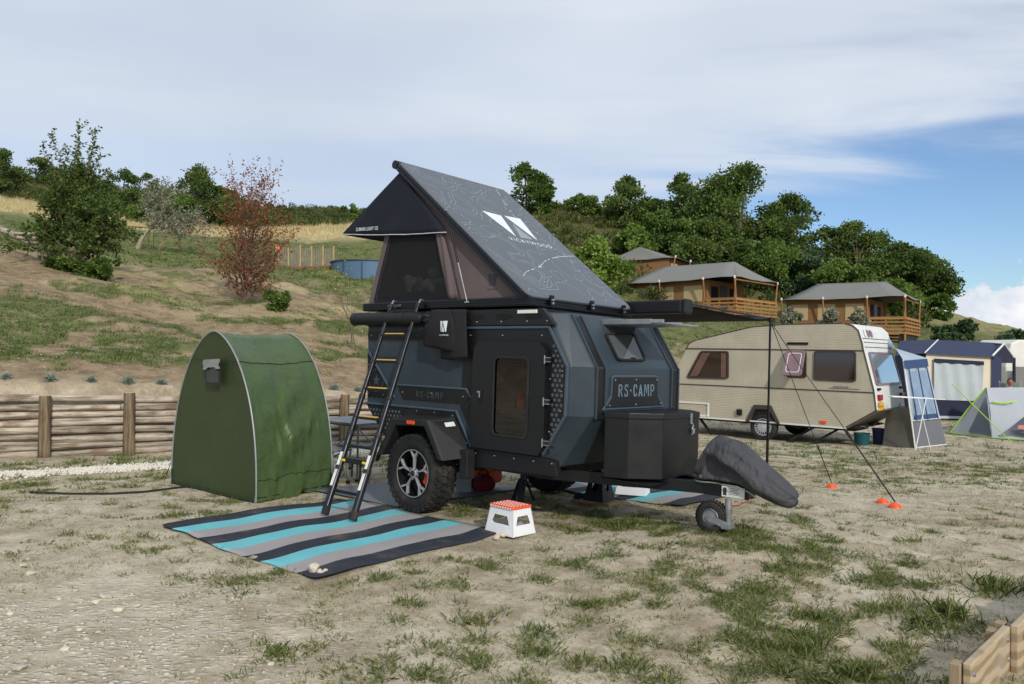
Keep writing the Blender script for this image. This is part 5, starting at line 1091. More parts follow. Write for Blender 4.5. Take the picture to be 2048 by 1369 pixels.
def logmesh(ln, r, seed):
    rn = random.Random(seed); n = max(6, int(ln / .22)); ph = rn.uniform(0, 9); pts = []; rs = []
    for i in range(n + 1): x = ln * i / n; pts.append((x, .012 * math.sin(x * 1.7 + ph), .010 * math.sin(x * 1.3 + 2 * ph))); rs.append(r * (1 + .07 * math.sin(x * 2.3 + ph) + rn.uniform(-.035, .035)))
    mb = MB().tube(pts, rs, 14, cap=False); m_ = len(pts) * 14
    mb.f += [tuple(range(13, -1, -1)), tuple(range(m_ - 14, m_))]; me = mb.build('log', ['log_bark', 'log_end'], None, smooth=50); d = me.data
    for q in d.polygons:
        if len(q.vertices) > 4: q.material_index = 1
    return me
rows_ = 8; rl = .0545; rn = random.Random(3)
for k in range(rows_):
    g0_ = wx(90, 850) - 4 * (wx(258, 845) - wx(90, 850)); x = g0_ + rn.choice((0, 1)) * (wx(258, 845) - wx(90, 850)) + rn.uniform(-.1, .1)
    while x < WL:
        ln = (wx(258, 845) - wx(90, 850)) * rn.choice((2, 2, 3, 1)) * (1 if rn.random() < .75 else rn.uniform(.7, 1.2)); mx = x + ln / 2; u = w0 + wd_ * mx
        zb_ = np.interp(mx, [0, 5.3, WL], [-.17, -.17, -.30]); z = zb_ + rl + k * .117 + rn.uniform(-.006, .006)
        o = logmesh(ln - .015, rl * rn.uniform(.93, 1.06), rn.randint(0, 9999)); o.parent = lw; o.location = (x, rn.uniform(-.008, .008), z); o.rotation_euler = (rn.uniform(0, 6), rn.uniform(-.004, .004), 0); x += ln
px_list = [wx(90, 850), wx(258, 845)]; gap_ = px_list[1] - px_list[0]
for i in range(-4, 9):
    x = px_list[0] + gap_ * i
    if not -.2 < x < WL: continue
    hgt = 1.06 if i == 0 else 1.07 + rn.uniform(-.04, .05); rr = .078 * rn.uniform(.94, 1.08); z0 = np.interp(x, [0, WL], [-.28, -.34])
    mb = MB().tube([(0, 0, 0), (0, .0, hgt * .5), (.004, .004, hgt)], [rr * 1.04, rr, rr * .97], 14); o = mb.build('post', ['post_bark', 'log_end'], lw, smooth=50, bevel=.006); o.location = (x, -.135, z0); o.rotation_euler = (rn.uniform(-.03, .01), rn.uniform(-.02, .02), 0)
    for q in o.data.polygons:
        if len(q.vertices) > 4: q.material_index = 1

# white gravel strip along the wall
mat('white_gravel', lin(214, 206, 192), .9, 0, .12, 30, .6, 60, .15); mat('field_pebble', lin(194, 184, 166), .95, 0, .2, 14, .5, 60, .1)
ctr = [onz(-60, 957, -.07), onz(0, 953, -.08), onz(120, 944, -.09), onz(240, 935, -.10), onz(340, 927, -.12), onz(480, 918, -.14), onz(620, 905, -.15), onz(760, 892, -.17), onz(880, 885, -.17)]
GP = np.array([[p[0], p[1]] for p in ctr]); GD = np.r_[0, np.cumsum(np.hypot(*np.diff(GP, axis=0).T))]
n = 13000; d = RNG.uniform(0, GD[-1], n); off = np.clip(RNG.normal(0, .17, n), -.42, .42) + .05 * np.sin(d * 2.3); gx_, gy_ = np.interp(d, GD, GP[:, 0]), np.interp(d, GD, GP[:, 1]); tx_, ty_ = np.gradient(gx_[np.argsort(d)]).mean(), np.gradient(gy_[np.argsort(d)]).mean()
tv = GP[-1] - GP[0]; tv = tv / np.linalg.norm(tv); gx_ = gx_ - tv[1] * off; gy_ = gy_ + tv[0] * off
def pebbles(name, x, y, size, m, lab, zs=.5):
    ico = np.array([(0, 0, 1), (.9, 0, .1), (.28, .85, .15), (-.72, .53, .1), (-.72, -.53, .05), (.28, -.85, .12), (0, 0, -.8)]); fi = np.array([(0, 1, 2), (0, 2, 3), (0, 3, 4), (0, 4, 5), (0, 5, 1), (6, 2, 1), (6, 3, 2), (6, 4, 3), (6, 5, 4), (6, 1, 5)])
    n = len(x); a = RNG.uniform(0, 2 * np.pi, n); ca, sa_ = np.cos(a), np.sin(a); P_ = ico[None] * RNG.uniform(.75, 1.25, (n, 7, 1)) * size[:, None, None]; P_[..., 0] *= RNG.uniform(.8, 1.5, (n, 1)); P_[..., 2] *= zs * RNG.uniform(.6, 1.3, (n, 1))
    X_ = P_[..., 0] * ca[:, None] - P_[..., 1] * sa_[:, None] + x[:, None]; Y_ = P_[..., 0] * sa_[:, None] + P_[..., 1] * ca[:, None] + y[:, None]; Z_ = P_[..., 2] + (terrain(x, y) + size * zs * .3)[:, None]
    V = np.stack([X_, Y_, Z_], -1).reshape(-1, 3); F = (np.arange(n)[:, None, None] * 7 + fi[None]).reshape(-1, 3); return tag(npmesh(name, V, F, m), lab, 'gravel', kind='stuff')
pebbles('gravel_strip', gx_, gy_, RNG.uniform(.014, .036, n), 'white_gravel', 'strip of coarse white gravel along the foot of the log wall', .6)
# cable on the ground
pts = [onground(*q) for q in ((60, 987), (140, 990), (220, 990), (290, 986), (345, 979), (380, 975))]; cb = MB().tube([(p[0], p[1], p[2] + .012) for p in pts], .011, 8).build('power_cable', 'cord', None, smooth=60); tag(cb, 'black cable lying on the bare ground in front of the green tent', 'cable')

# ================================================================ board edging at the lower right
newmat('ply_wood'); t = TC(); wv = N('ShaderNodeTexWave', wave_type='BANDS', bands_direction='Z'); wv.inputs['Scale'].default_value = 4.0; wv.inputs['Distortion'].default_value = 14; wv.inputs['Detail'].default_value = 3; wv.inputs['Detail Scale'].default_value = .7; L(MAP(t, (.5, 1, 1.0)), wv.inputs['Vector'])
fg = NOISE(MAP(t, (2, 14, 30)), 3, 6, .7); c = MIXC(RAMP(wv.outputs[0], .2, .8), lin(146, 128, 102), lin(182, 164, 136)); c = MIXC(MA('MULTIPLY', RAMP(fg, .45, .7), .5), c, lin(164, 134, 96)); c = MIXC(MA('MULTIPLY', RAMP(NOISE(t, 3, 5), .5, .7), .4), c, lin(168, 160, 148)); finish(PB(c, .8, 0, .2, BUMP(MA('ADD', wv.outputs[0], fg), .25, .004)))
mat('stake_wood', lin(150, 132, 106), .9, 0, .2, 5, .4, 30, stretch=(6, 6, .6))
e0, e1 = onz(1934, 1328, .20), onz(2048, 1218, .20); ev = np.array(e1[:2]) - np.array(e0[:2]); ea = math.atan2(ev[1], ev[0]); eg = thing('board_edging', 'weathered wooden board edging held by stakes at the terrace border', 'edging', (e0[0], e0[1], 0), ea)
b1 = MB().box((.35, 0, .0), (.70, .035, .40)).build('board', 'ply_wood', eg, bevel=.006); b2 = MB().box((1.41, -.036, .012), (1.45, .035, .40)).build('board', 'ply_wood', eg, bevel=.006); b3 = MB().box((2.83, -.02, .0), (1.38, .035, .40)).build('board', 'ply_wood', eg, bevel=.006)
for x in (.02, .62, .78, 1.5, 2.2, 2.9): MB().box((x, .045, -.03), (.075, .045, .44)).build('stake', 'stake_wood', eg, bevel=.004)
mb = MB(); [mb.lathe([(.014, -.0), (.012, -.006), (.0001, -.008)], (x, -.018 - (.05 if x > .7 else 0), z), 'y', 8) for x, z in ((.04, .15), (.06, .02), (.64, .15), (.66, .05), (.80, .14))]; tag(mb.build('screw_heads', 'steel', eg), kind='stuff')

# ================================================================ grey lavender cushions on the wall top
leafmat('lavender', lin(96, 110, 96), lin(134, 146, 132), lin(170, 178, 164), .15)
def cushion(name, label, loc, r, h, n, m, cat, group, ln=.6, wd=.012):
    a = RNG.uniform(0, 2 * np.pi, n); el = np.arccos(RNG.uniform(0, .98, n)); D = np.c_[np.cos(a) * np.sin(el), np.sin(a) * np.sin(el), np.cos(el)]; rr = RNG.uniform(.25, .85, n); B = D * rr[:, None] * np.array([r, r, h]) * .8
    Ln = RNG.uniform(.25, .55, n) * h * ln; Dn = D + RNG.normal(0, .35, (n, 3)); Dn /= np.linalg.norm(Dn, axis=1)[:, None]; sd_ = np.cross(Dn, RNG.normal(0, 1, (n, 3))); sd_ /= np.linalg.norm(sd_, axis=1)[:, None]
    V = np.stack([B - sd_ * wd / 2, B + sd_ * wd / 2, B + Dn * Ln[:, None]], 1).reshape(-1, 3); k = np.arange(n) * 3
    o = npmesh(name, V, np.c_[k, k + 1, k + 2], m, None, {'shade': np.repeat(RNG.random(n), 3)}); o.location = loc; return tag(o, label, cat, group)
for i, (px, py) in enumerate(((12, 784), (100, 783), (182, 783), (256, 782), (323, 783), (668, 782), (716, 780))):
    r = ray(px, py); k = np.linalg.solve(np.array([[wd_[0], -r[0]], [wd_[1], -r[1]]]), -(w0 - wn * .28)); q = w0 - wn * .28 + wd_ * k[0]
    cushion('lavender', 'small grey green lavender cushion planted along the top of the log wall', (q[0], q[1], gz(q[0], q[1]) - .01), .10 + .02 * (i % 2), .13 + .02 * ((i * 3) % 2), 420, 'lavender', 'plant', 'lavender cushions along the wall top', .9, .012)
# ================================================================ caravan
CA = R(-40.9); CO = np.array([5.65, 17.6, 0.]); CO[2] = gz(5.65, 17.7); CRM = np.array(Matrix.Rotation(CA, 3, 'Z'))
def cw(p): return CO + CRM @ np.array(p, float)
newmat('siding'); t = TC(); s = N('ShaderNodeSeparateXYZ'); L(t, s.inputs[0]); rib = MA('SINE', MA('MULTIPLY', s.outputs[2], 165.)); smooth_ = MA('MULTIPLY', RAMP(s.outputs[2], 1.19, 1.21, 1, 0), 1.0); upper = RAMP(s.outputs[2], 2.03, 2.05); msk = MA('ADD', smooth_, upper, clamp=True)
n = NOISE(t, 1.6, 6, .6); c = MIXC(RAMP(n, .3, .7), lin(170, 162, 142), lin(184, 176, 156)); st_ = NOISE(MAP(t, (9, 9, .7)), 2, 5, .6); c = MIXC(MA('MULTIPLY', RAMP(st_, .52, .75), .28), c, lin(146, 134, 114))
finish(PB(c, .45, 0, .4, BUMP(MA('MULTIPLY', MA('MULTIPLY', RAMP(rib, -1, 1), msk), 1.), .28, .012)))
mat('caravan_white', lin(214, 214, 210), .4, 0, .05, 2, 0, 80, .4, dust=.06); mat('dark_trim', lin(62, 54, 50), .5); mat('caravan_under', lin(30, 30, 31), .9); mat('brown_panel', lin(122, 112, 98), .6, 0, .08); mat('lamp_red', lin(150, 24, 24), .25, 0, .1, 20); mat('plate_yellow', lin(238, 178, 24), .5); mat('curtain', lin(146, 124, 116), .9, 0, .12, 12); mat('van_inside', lin(70, 58, 54), .9); mat('mauve_frame', lin(128, 104, 108), .35); mat('hub_grey', lin(178, 182, 188), .4, .4); glassmat('caravan_glass', (.74, .66, .64), .8, .03); glassmat('mauve_glass', (.66, .58, .62), .5, .06); glassmat('rear_glass', (.62, .66, .78), .5, .05)
cvn = thing('caravan', 'beige ribbed touring caravan with white rear wall parked beyond the drawbar', 'caravan', tuple(CO), CA)
CP = [(-2.42, .42), (-2.62, .78), (-2.42, 1.18), (-1.95, 2.01), (-1.86, 2.16), (-1.7, 2.24), (-.3, 2.55), (.42, 2.60), (1.72, 2.615), (1.90, 2.57), (2.02, 2.46), (2.10, 2.2), (2.12, 2.08), (2.34, 1.23), (2.39, .82), (1.78, .42)]
Wc = 2.08
MB().loft([[(x, y, z) for x, z in CP] for y in (0, Wc)]).build('body', 'siding', cvn, bevel=.025)
RP = [p for p in CP if p[0] > 1.75 and p[1] > .6]
mb = MB(); EP = [(1.86, 2.595), (1.915, 2.575), (2.035, 2.465), (2.115, 2.2), (2.135, 2.08), (2.355, 1.235), (2.405, .83)]
mb.loft([[(x + d, y, z + (d if z > 2.5 else 0)) for x, z in EP] + [(x - .03, y, z - (.02 if z > 2.4 else 0)) for x, z in reversed(EP)] for d, y in ((.0, .03), (.006, .06), (.006, Wc - .06), (0, Wc - .03))]).build('rear_wall', 'caravan_white', cvn, bevel=.01)
MB().loft([[(2.40, y, .83), (1.80, y, .425), (1.80, y, .40), (2.42, y, .81)] for y in (.02, Wc - .02)]).build('rear_underpanel', 'brown_panel', cvn)
for z, x0, x1 in ((2.04, -1.95, 2.12), (1.185, -2.44, 2.35)): MB().box(((x0 + x1) / 2, -.006, z), (x1 - x0, .02, .022)).build('side_moulding', 'dark_trim', cvn, bevel=.004)
EDG = [(1.74, 2.612), (1.90, 2.572), (2.022, 2.462), (2.102, 2.2), (2.122, 2.08), (2.342, 1.23), (2.392, .82), (1.78, .42)]; MB().tube([(x, -.004, z) for x, z in EDG], .012, 6).build('corner_moulding', 'dark_trim', cvn, smooth=50)
MB().tube([(x, -.004, z) for x, z in CP[3:9]], .010, 6).build('roof_moulding', 'dark_trim', cvn, smooth=50)
MB().box((-.02, .6, .40), (3.9, .9, .10)).build('chassis', 'caravan_under', cvn); MB().box((-.1, Wc / 2, .415), (4.2, 1.9, .02)).build('floor_pan', 'caravan_under', cvn)
MB().beam((1.8, -.004, .418), (-2.40, -.004, .418), .03, .035).build('sill_strip', 'caravan_white', cvn)
def cwin(name, poly, par, glass, backing, frame='dark_trim', curt=0):
    ro = rnd(poly, .09); f = MB().ring(rnd(inset(poly, -.028), .09), ro, 'y', -.028, 0.004).build(name, frame, par, bevel=.005)
    MB().poly3([(x, -.018, z) for x, z in ro]).build('pane', glass, f); MB().poly3([(x, -.002, z) for x, z in ro]).build('backing', backing, f)
    for k in range(curt):
        xa = poly[0][0] if k == 0 else poly[1][0] - .16; sl = (poly[3][0] - poly[0][0]) if k == 0 else 0; rows = []
        for i in range(8):
            t = i / 7; z = poly[0][1] + (poly[3][1] - poly[0][1]) * t; rows.append([(max(xa + sl * (t if k == 0 else 0), -9) + (.03 if k == 0 else 0) + (.20 if k == 0 else .12) * j / 12 + (.16 * (1 - t) * 0), -.008 - .006 * math.sin(j * 1.9), z - (.02 if i == 0 else -.02 if i == 7 else 0)) for j in range(13)])
        MB().grid(rows).build('curtain', 'curtain', f, smooth=60)
    return f
cwin('window', [(-1.53, 1.965), (-.865, 1.965), (-.855, 1.375), (-1.87, 1.36)], cvn, 'caravan_glass', 'van_inside', curt=2); cwin('window', [(1.15, 2.0), (1.955, 2.0), (1.965, 1.415), (1.14, 1.425)], cvn, 'mauve_glass', 'van_inside', curt=0)
# top-hung window standing open
fo = MB().prism(rrect(.52, .96, 1.43, 2.02, .06), 'y', -.012, .004).build('window_opening', 'dark_trim', cvn)
fl = thing('open_window', None, None); fl.parent = cvn; fl.location = (.74, -.03, 2.03); fl.rotation_euler = (R(-24), 0, 0)
MB().ring(rrect(-.21, .21, -.60, 0, .06), rrect(-.17, .17, -.56, -.04, .05), 'y', -.02, .02).build('frame', 'mauve_frame', fl, bevel=.006); MB().prism(rrect(-.175, .175, -.565, -.035, .05), 'y', -.012, -.002).build('pane', 'mauve_frame', fl); MB().ring(rrect(-.15, .15, -.53, -.07, .05), rrect(-.135, .135, -.515, -.085, .045), 'y', -.022, -.012).build('pane_rim', 'caravan_white', fl)
MB().box((.76, -.012, 2.18), (.46, .03, .05)).build('fridge_vent', 'dark_gap', cvn, bevel=.008)
hf = MB().ring(rrect(-2.30, -1.31, .44, .77, .03), rrect(-2.26, -1.35, .48, .73, .02), 'y', -.022, .002).build('gas_hatch', 'caravan_white', cvn, bevel=.004)
for x, z in ((-1.335, .745), (-1.335, .465)): MB().box((x, -.028, z), (.05, .016, .05)).build('hatch_corner', 'caravan_white', hf, bevel=.005)
MB().box((1.33, -.012, .51), (.12, .025, .065)).build('side_marker', 'amber', cvn, bevel=.006); MB().box((-.55, -.03, .60), (.12, .05, .14)).build('mains_inlet', 'dark_gap', cvn, bevel=.01); MB().box((1.75, -.008, 1.24), (.62, .006, .012)).build('model_stripe', 'mauve_frame', cvn)
mb = MB(); [mb.box((1.55 + .035 * i, -.010, 1.275), (.02, .004, .03 - .01 * (i % 2))) for i in range(9)]; tag(mb.build('model_print', 'mauve_frame', cvn), kind='stuff')
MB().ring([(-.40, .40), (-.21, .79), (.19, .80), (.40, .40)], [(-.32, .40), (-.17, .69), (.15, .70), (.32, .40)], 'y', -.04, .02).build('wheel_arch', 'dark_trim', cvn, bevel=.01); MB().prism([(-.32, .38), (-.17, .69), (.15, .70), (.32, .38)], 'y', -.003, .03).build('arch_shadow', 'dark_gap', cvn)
for y in (.08, Wc - .08):
    wv_ = thing('wheel', None, None); wv_.parent = cvn; wv_.location = (0, y, .305); s = -1 if y < 1 else 1
    MB().lathe([(r * .305, h * .09) for r, h in ((.60, -.8), (.70, -1), (.9, -1), (.985, -.8), (1, 0), (.985, .8), (.9, 1), (.7, 1), (.6, .8))], (0, 0, 0), 'y', 36).build('tyre', 'rubber', wv_, smooth=40)
    hb_ = MB().lathe([(.20, s * .075), (.19, s * .088), (.165, s * .08), (.10, s * .098), (.0001, s * .10)], (0, 0, 0), 'y', 30).build('hubcap', 'hub_grey', wv_, smooth=40)
    mb = MB(); [mb.box(Matrix.Rotation(-R(20 * k), 3, 'Y') @ Vector((.145, s * .0905, 0)), (.05, .012, .018), Matrix.Rotation(-R(20 * k), 3, 'Y')) for k in range(18)]; tag(mb.build('hubcap_slots', 'dark_gap', hb_), kind='stuff')
# rear wall fittings: on the sloping plane between two profile points
def rw(y, z, d=0.):
    P_ = sorted(EP, key=lambda p: p[1]); x = np.interp(z, [p[1] for p in P_], [p[0] for p in P_]); return (x + .008 + d, y, z)
RW = rnd([(.18, 2.02), (Wc - .18, 2.02), (Wc - .13, 1.33), (.13, 1.33)], .07); RWi = rnd([(.24, 1.98), (Wc - .24, 1.98), (Wc - .19, 1.37), (.19, 1.37)], .07); n_ = len(RW)
rwf = MB().add([rw(*p, d) for d in (0, .03) for q in (RW, RWi) for p in q], [f for i in range(n_) for j in [(i + 1) % n_] for f in ((2 * n_ + i, 2 * n_ + j, 3 * n_ + j, 3 * n_ + i), (i, 2 * n_ + i, 2 * n_ + j, j), (n_ + i, n_ + j, 3 * n_ + j, 3 * n_ + i))]).build('rear_window', 'mauve_frame', cvn)
MB().poly3([rw(*p, .02) for p in RWi]).build('pane', 'rear_glass', rwf); MB().poly3([rw(*p, .003) for p in RWi]).build('backing', 'van_inside', rwf)
for y in (.22, Wc - .22):
    MB().box(rw(y, 1.08, .02), (.05, .24, .12)).build('tail_lamp', 'lamp_red', cvn, bevel=.01); MB().box(rw(y, 1.25, .02), (.05, .16, .05)).build('grab_handle', 'dark_gap', cvn, bevel=.01)
    MB().add([rw(y + .20 * (1 if y < 1 else -1) + a, z, .008) for a, z in ((-.06, .80), (.06, .80), (0, .96))], [(0, 1, 2)]).build('reflector', 'lamp_red', cvn)
pn_ = MB().box(rw(.24, .905, .012), (.012, .32, .17)).build('number_plate', 'plate_yellow', cvn, bevel=.003)
mb = MB(); [mb.box(rw(.12 + .035 * i, .90 + .035 * (i % 2), .02), (.003, .02, .045)) for i in range(7)]; tag(mb.build('plate_print', 'ink', pn_), kind='stuff')
for z in (2.30, 2.22, 2.12): MB().box(rw(Wc / 2, z, .003), (.01, Wc - .1, .012)).build('rear_stripe', 'dark_trim', cvn)
for i, y in enumerate((.30, .50, .70)):
    MB().add([rw(y + .085 * math.cos(R(a)), 2.41 + .085 * math.sin(R(a)), .01) for a in range(0, 360, 20)], [tuple(range(18))]).build('emblem', 'mauve_frame' if i else 'caravan_white', cvn)
for x in (1.62, 1.1): MB().beam((x, .25, .40), (x - .55, .12, .03), .04, .05).beam((x - .60, .12, .02), (x - .44, .12, .02), .12, .012).build('steady_leg', 'caravan_under', cvn)
MB().beam((-1.7, .25, .40), (-1.3, .12, .03), .04, .05).build('steady_leg', 'caravan_under', cvn); MB().box((-2.75, Wc / 2, .45), (.6, .3, .1)).build('hitch_frame', 'caravan_under', cvn); MB().tube([(-3.1, Wc / 2, .45), (-3.1, Wc / 2, .0)], .03, 8).build('jockey_leg', 'galv', cvn)
mat('teal', lin(20, 78, 88), .5); mat('navy_bin', lin(40, 52, 96), .6)
for nm, lab, x, y, r, h, m in (('bucket', 'teal plastic bucket under the rear of the caravan', 1.95, .55, .16, .26, 'teal'), ('bin', 'dark blue bin behind the teal bucket under the caravan', 2.15, 1.1, .15, .34, 'navy_bin')):
    p = cw((x, y, 0)); b = MB().lathe([(r * .82, 0), (r * .86, h * .1), (r, h), (r * 1.06, h), (r * 1.06, h - .02), (r * .93, h - .02), (r * .78, .02), (.001, .02)], (0, 0, 0), 'z', 22).build(nm, m, None, smooth=40); b.location = (p[0], p[1], gz(p[0], p[1])); tag(b, lab, nm); MB().tube([(r * math.cos(a), .0, h + r * .9 * math.sin(a)) for a in np.linspace(0, math.pi, 8)], .006, 5).build('handle', 'steel', b)

# ================================================================ awning joined to the caravan's rear: pale blue, with windows
mat('aw_pale', lin(176, 192, 206), .8, 0, .06, 2, .12, 50, .3, trans=.2); mat('aw_blue', lin(48, 72, 112), .8, 0, .06); mat('aw_grey', lin(104, 106, 110), .85, 0, .08, 3, .15, 40); mat('aw_brown', lin(92, 88, 80), .85, 0, .08, 3, .15, 30); mat('aw_edge', lin(212, 214, 206), .7); glassmat('pvc', (.72, .78, .86), .6, .12); mat('pvc_back', lin(128, 148, 170), .6, 0, .15, 3)
def wall3(name, pts, m, par, o, n=10, wob=.02, thick=0., seed=0):
    """cloth panel between four world corners (bottom-left, bottom-right, top-right, top-left) with gentle folds"""
    a, b, c, d = (Vector(p) - Vector(o) for p in pts); nr = (b - a).cross(d - a).normalized(); rows = []
    for i in range(n + 1):
        row = []
        for j in range(n + 1):
            p = a.lerp(b, j / n).lerp(d.lerp(c, j / n), i / n); e = math.sin(math.pi * i / n) * math.sin(math.pi * j / n); row.append(p + nr * wob * (float(fbm(np.array([j * .3 + seed]), np.array([i * .15 - seed]), 3, 7)[0]) - .5) * 2 * (e ** .5 if e > 0 else 0))
        rows.append(row)
    return MB().grid(rows).build(name, m, par, smooth=60, thick=thick)
rc = cw((2.42, .35, 0)); a0 = at(1765, 883, 16.6); a1 = at(1830, 890, 16.1); a2 = at(1893, 872, 17.2); t0 = at(1788, 682, 17.3); t1 = at(1806, 720, 16.6); t2 = at(1852, 716, 17.6)
for q in (a0, a1, a2): q[2] = gz(q[0], q[1])
cz0 = Vector(a1); sw = thing('caravan_awning', 'pale blue caravan awning with clear windows and grey mud wall behind the caravan', 'awning', tuple(cz0)); Z_ = cz0
wall3('mud_wall', [a1, a2, Vector(a2).lerp(Vector(t2), .30), Vector(a1).lerp(Vector(t1), .30)], 'aw_grey', sw, Z_, 8, .04)
wall3('front_wall', [Vector(a1).lerp(Vector(t1), .302), Vector(a2).lerp(Vector(t2), .302), t2, t1], 'aw_pale', sw, Z_, 10, .03, seed=2)
wall3('corner_flap', [a0, a1, Vector(a1).lerp(Vector(t1), .46), Vector(a0).lerp(Vector(t0), .33)], 'aw_brown', sw, Z_, 8, .05, seed=4)
rp = [cw(p) for p in ((2.08, Wc - .12, 2.36), (1.0, Wc + .02, 2.5))]
wall3('roof', [t1, t2, rp[1], rp[0]], 'aw_pale', sw, Z_, 10, .05, seed=5)
fq = lambda u, v, d=.03: Vector(a1).lerp(Vector(a2), u).lerp(Vector(t1).lerp(Vector(t2), u), v) - Vector((.3, 1, 0)).normalized() * d - Z_
def fpan(nm, u0, u1, v0, v1, m, d=.03): MB().grid([[fq(u0 + (u1 - u0) * j / 6, v0 + (v1 - v0) * i / 8, d + .012 * math.sin(j * 1.7 + i * .6)) for j in range(7)] for i in range(9)]).build(nm, m, sw, smooth=60)
fpan('window', .20, .50, .36, .86, 'pvc_back', .05); fpan('window', .56, .86, .36, .86, 'pvc_back', .05)
for u in (.16, .53, .90): MB().tube([fq(u, v, .07) for v in (.30, .6, .9)], .014, 5).build('window_tape', 'aw_blue', sw)
fpan('valance', .0, 1.0, .90, .99, 'aw_blue', .09); fpan('sill_band', .12, .92, .31, .36, 'aw_blue', .06)
MB().tube([fq(0, v, .03) for v in (0, .5, 1)], .016, 6).tube([fq(u, .302, .05) for u in (0, .5, 1)], .010, 5).tube([fq(u, .005, .03) for u in (0, .5, 1)], .014, 5).build('edge_tape', 'aw_edge', sw)
# clothes airer leaning in front, red and white cloth on the ground
ar = thing('clothes_airer', 'white folding clothes airer standing in front of the pale blue awning', 'clothes airer', tuple(Vector(at(1845, 893, 15.6)))); ar.location.z = gz(ar.location.x, ar.location.y); mat('airer', lin(216, 218, 220), .4)
zt_ = at(1850, 798, 15.6)[2] - ar.location.z
MB().tube([(-.14, 0, 0), (.14, .15, zt_)], .011, 6).build('leg', 'airer', ar); MB().tube([(.22, .1, 0), (-.02, .15, zt_)], .009, 6).build('leg', 'airer', ar)
MB().tube([(-.55, .1, zt_ + .02), (.55, .2, zt_ - .02), (.50, .6, zt_ - .02), (-.45, .5, zt_ + .02), (-.55, .1, zt_ + .02)], .009, 6).build('rack_frame', 'airer', ar)
for k in (.25, .5, .75): MB().tube([(-.52 + .1 * k, .1 + .4 * k, zt_ + .02), (.55 - .05 * k, .2 + .4 * k, zt_ - .02)], .004, 5).build('rack_rod', 'airer', ar)
def rag(name, label, loc, r, h, m, seed):
    rows = []
    for i in range(7):
        a = i / 6; rows.append([(r[0] * (1 - a ** 2 * .9) * math.cos(t) * (1 + .22 * math.sin(3 * t + seed + i)), r[1] * (1 - a ** 2 * .9) * math.sin(t) * (1 + .2 * math.sin(4 * t + seed)), h * a * (1 + .3 * math.sin(2 * t + seed))) for t in np.linspace(0, 2 * math.pi, 16, endpoint=False)])
    o = MB().loft(rows).build(name, m, None, smooth=60); o.location = loc; return tag(o, label, 'cloth')
p = onground(1848, 888); rag('red_cloth', 'crumpled red cloth on the ground below the clothes airer', (p[0], p[1], p[2] - .01), (.16, .12), .13, 'red_bag', 1); p = onground(1862, 889); rag('white_cloth', 'white cloth lying beside the crumpled red one below the airer', (p[0] + .05, p[1], p[2] - .01), (.12, .09), .10, 'stool_white', 3)

# ================================================================ navy trailer tent with cream front
mat('navy', lin(54, 60, 86), .8, 0, .07, 1.5, .1, 40, .3); mat('navy_dark', lin(34, 39, 60), .85, 0, .07); mat('cream', lin(214, 202, 180), .85, 0, .05, 2, .1, 40); mat('curtain_white', lin(176, 183, 186), .85, 0, .07, 2, .1, 20)
NY = 24.5; q = lambda px, py, Y=NY: Vector(at(px, py, Y)); zb_ = gz(q(1850, 820).x, NY)
nvt = thing('trailer_tent', 'navy trailer tent with cream front wall and white curtained window', 'tent', (q(1900, 820).x, NY, zb_)); NO = nvt.location.copy()
def wz_(v, z): v = Vector(v); v.z = z; return v
BL, BR, TL_, TR_ = wz_(q(1853, 820), zb_), wz_(q(1983, 830), zb_), q(1852, 706), q(1984, 714)
wall3('front_wall', [BL, BR, TR_, TL_], 'cream', nvt, NO, 8, .03)
fr2 = lambda u, v, d: BL.lerp(BR, u).lerp(TL_.lerp(TR_, u), v) + Vector((0, -d, 0)) - NO
def npan(nm, u0, u1, v0, v1, m, d=.04, w_=.0): return MB().grid([[fr2(u0 + (u1 - u0) * j / 16, v0 + (v1 - v0) * i / 8, d + w_ * math.sin(j * 1.5 + i * .25)) for j in range(17)] for i in range(9)]).build(nm, m, nvt, smooth=60)
npan('mud_wall', 0, 1, 0, .30, 'navy_dark'); npan('curtain', .10, .85, .30, .86, 'curtain_white', .05, .04); npan('window_band', .10, .86, .86, .92, 'navy_dark', .07); npan('corner_panel', .985, 1.13, 0, 1, 'navy', .05); npan('ground_strip', .0, .95, .02, .06, 'curtain_white', .07)
RL, RR_ = q(1876, 680, 26), q(1990, 686, 26); wall3('roof', [TL_ + Vector((-.1, -.12, -.02)), TR_ + Vector((.05, -.12, -.02)), RR_, RL], 'navy', nvt, NO, 10, .05)
LL, LT = q(1790, 712, 25.2), q(1800, 682, 26.5); wall3('side_roof', [LL, TL_ + Vector((-.1, -.12, -.02)), RL, LT], 'navy', nvt, NO, 8, .05, seed=3); wall3('side_wall', [wz_(LL, zb_), BL, TL_, LL], 'navy_dark', nvt, NO, 6, .03)
MB().tube([x - NO for x in (RL, RL.lerp(TL_, .5) + Vector((0, 0, .02)), TL_ + Vector((-.1, -.12, 0)))], .022, 6).build('edge_tape', 'aw_edge', nvt)
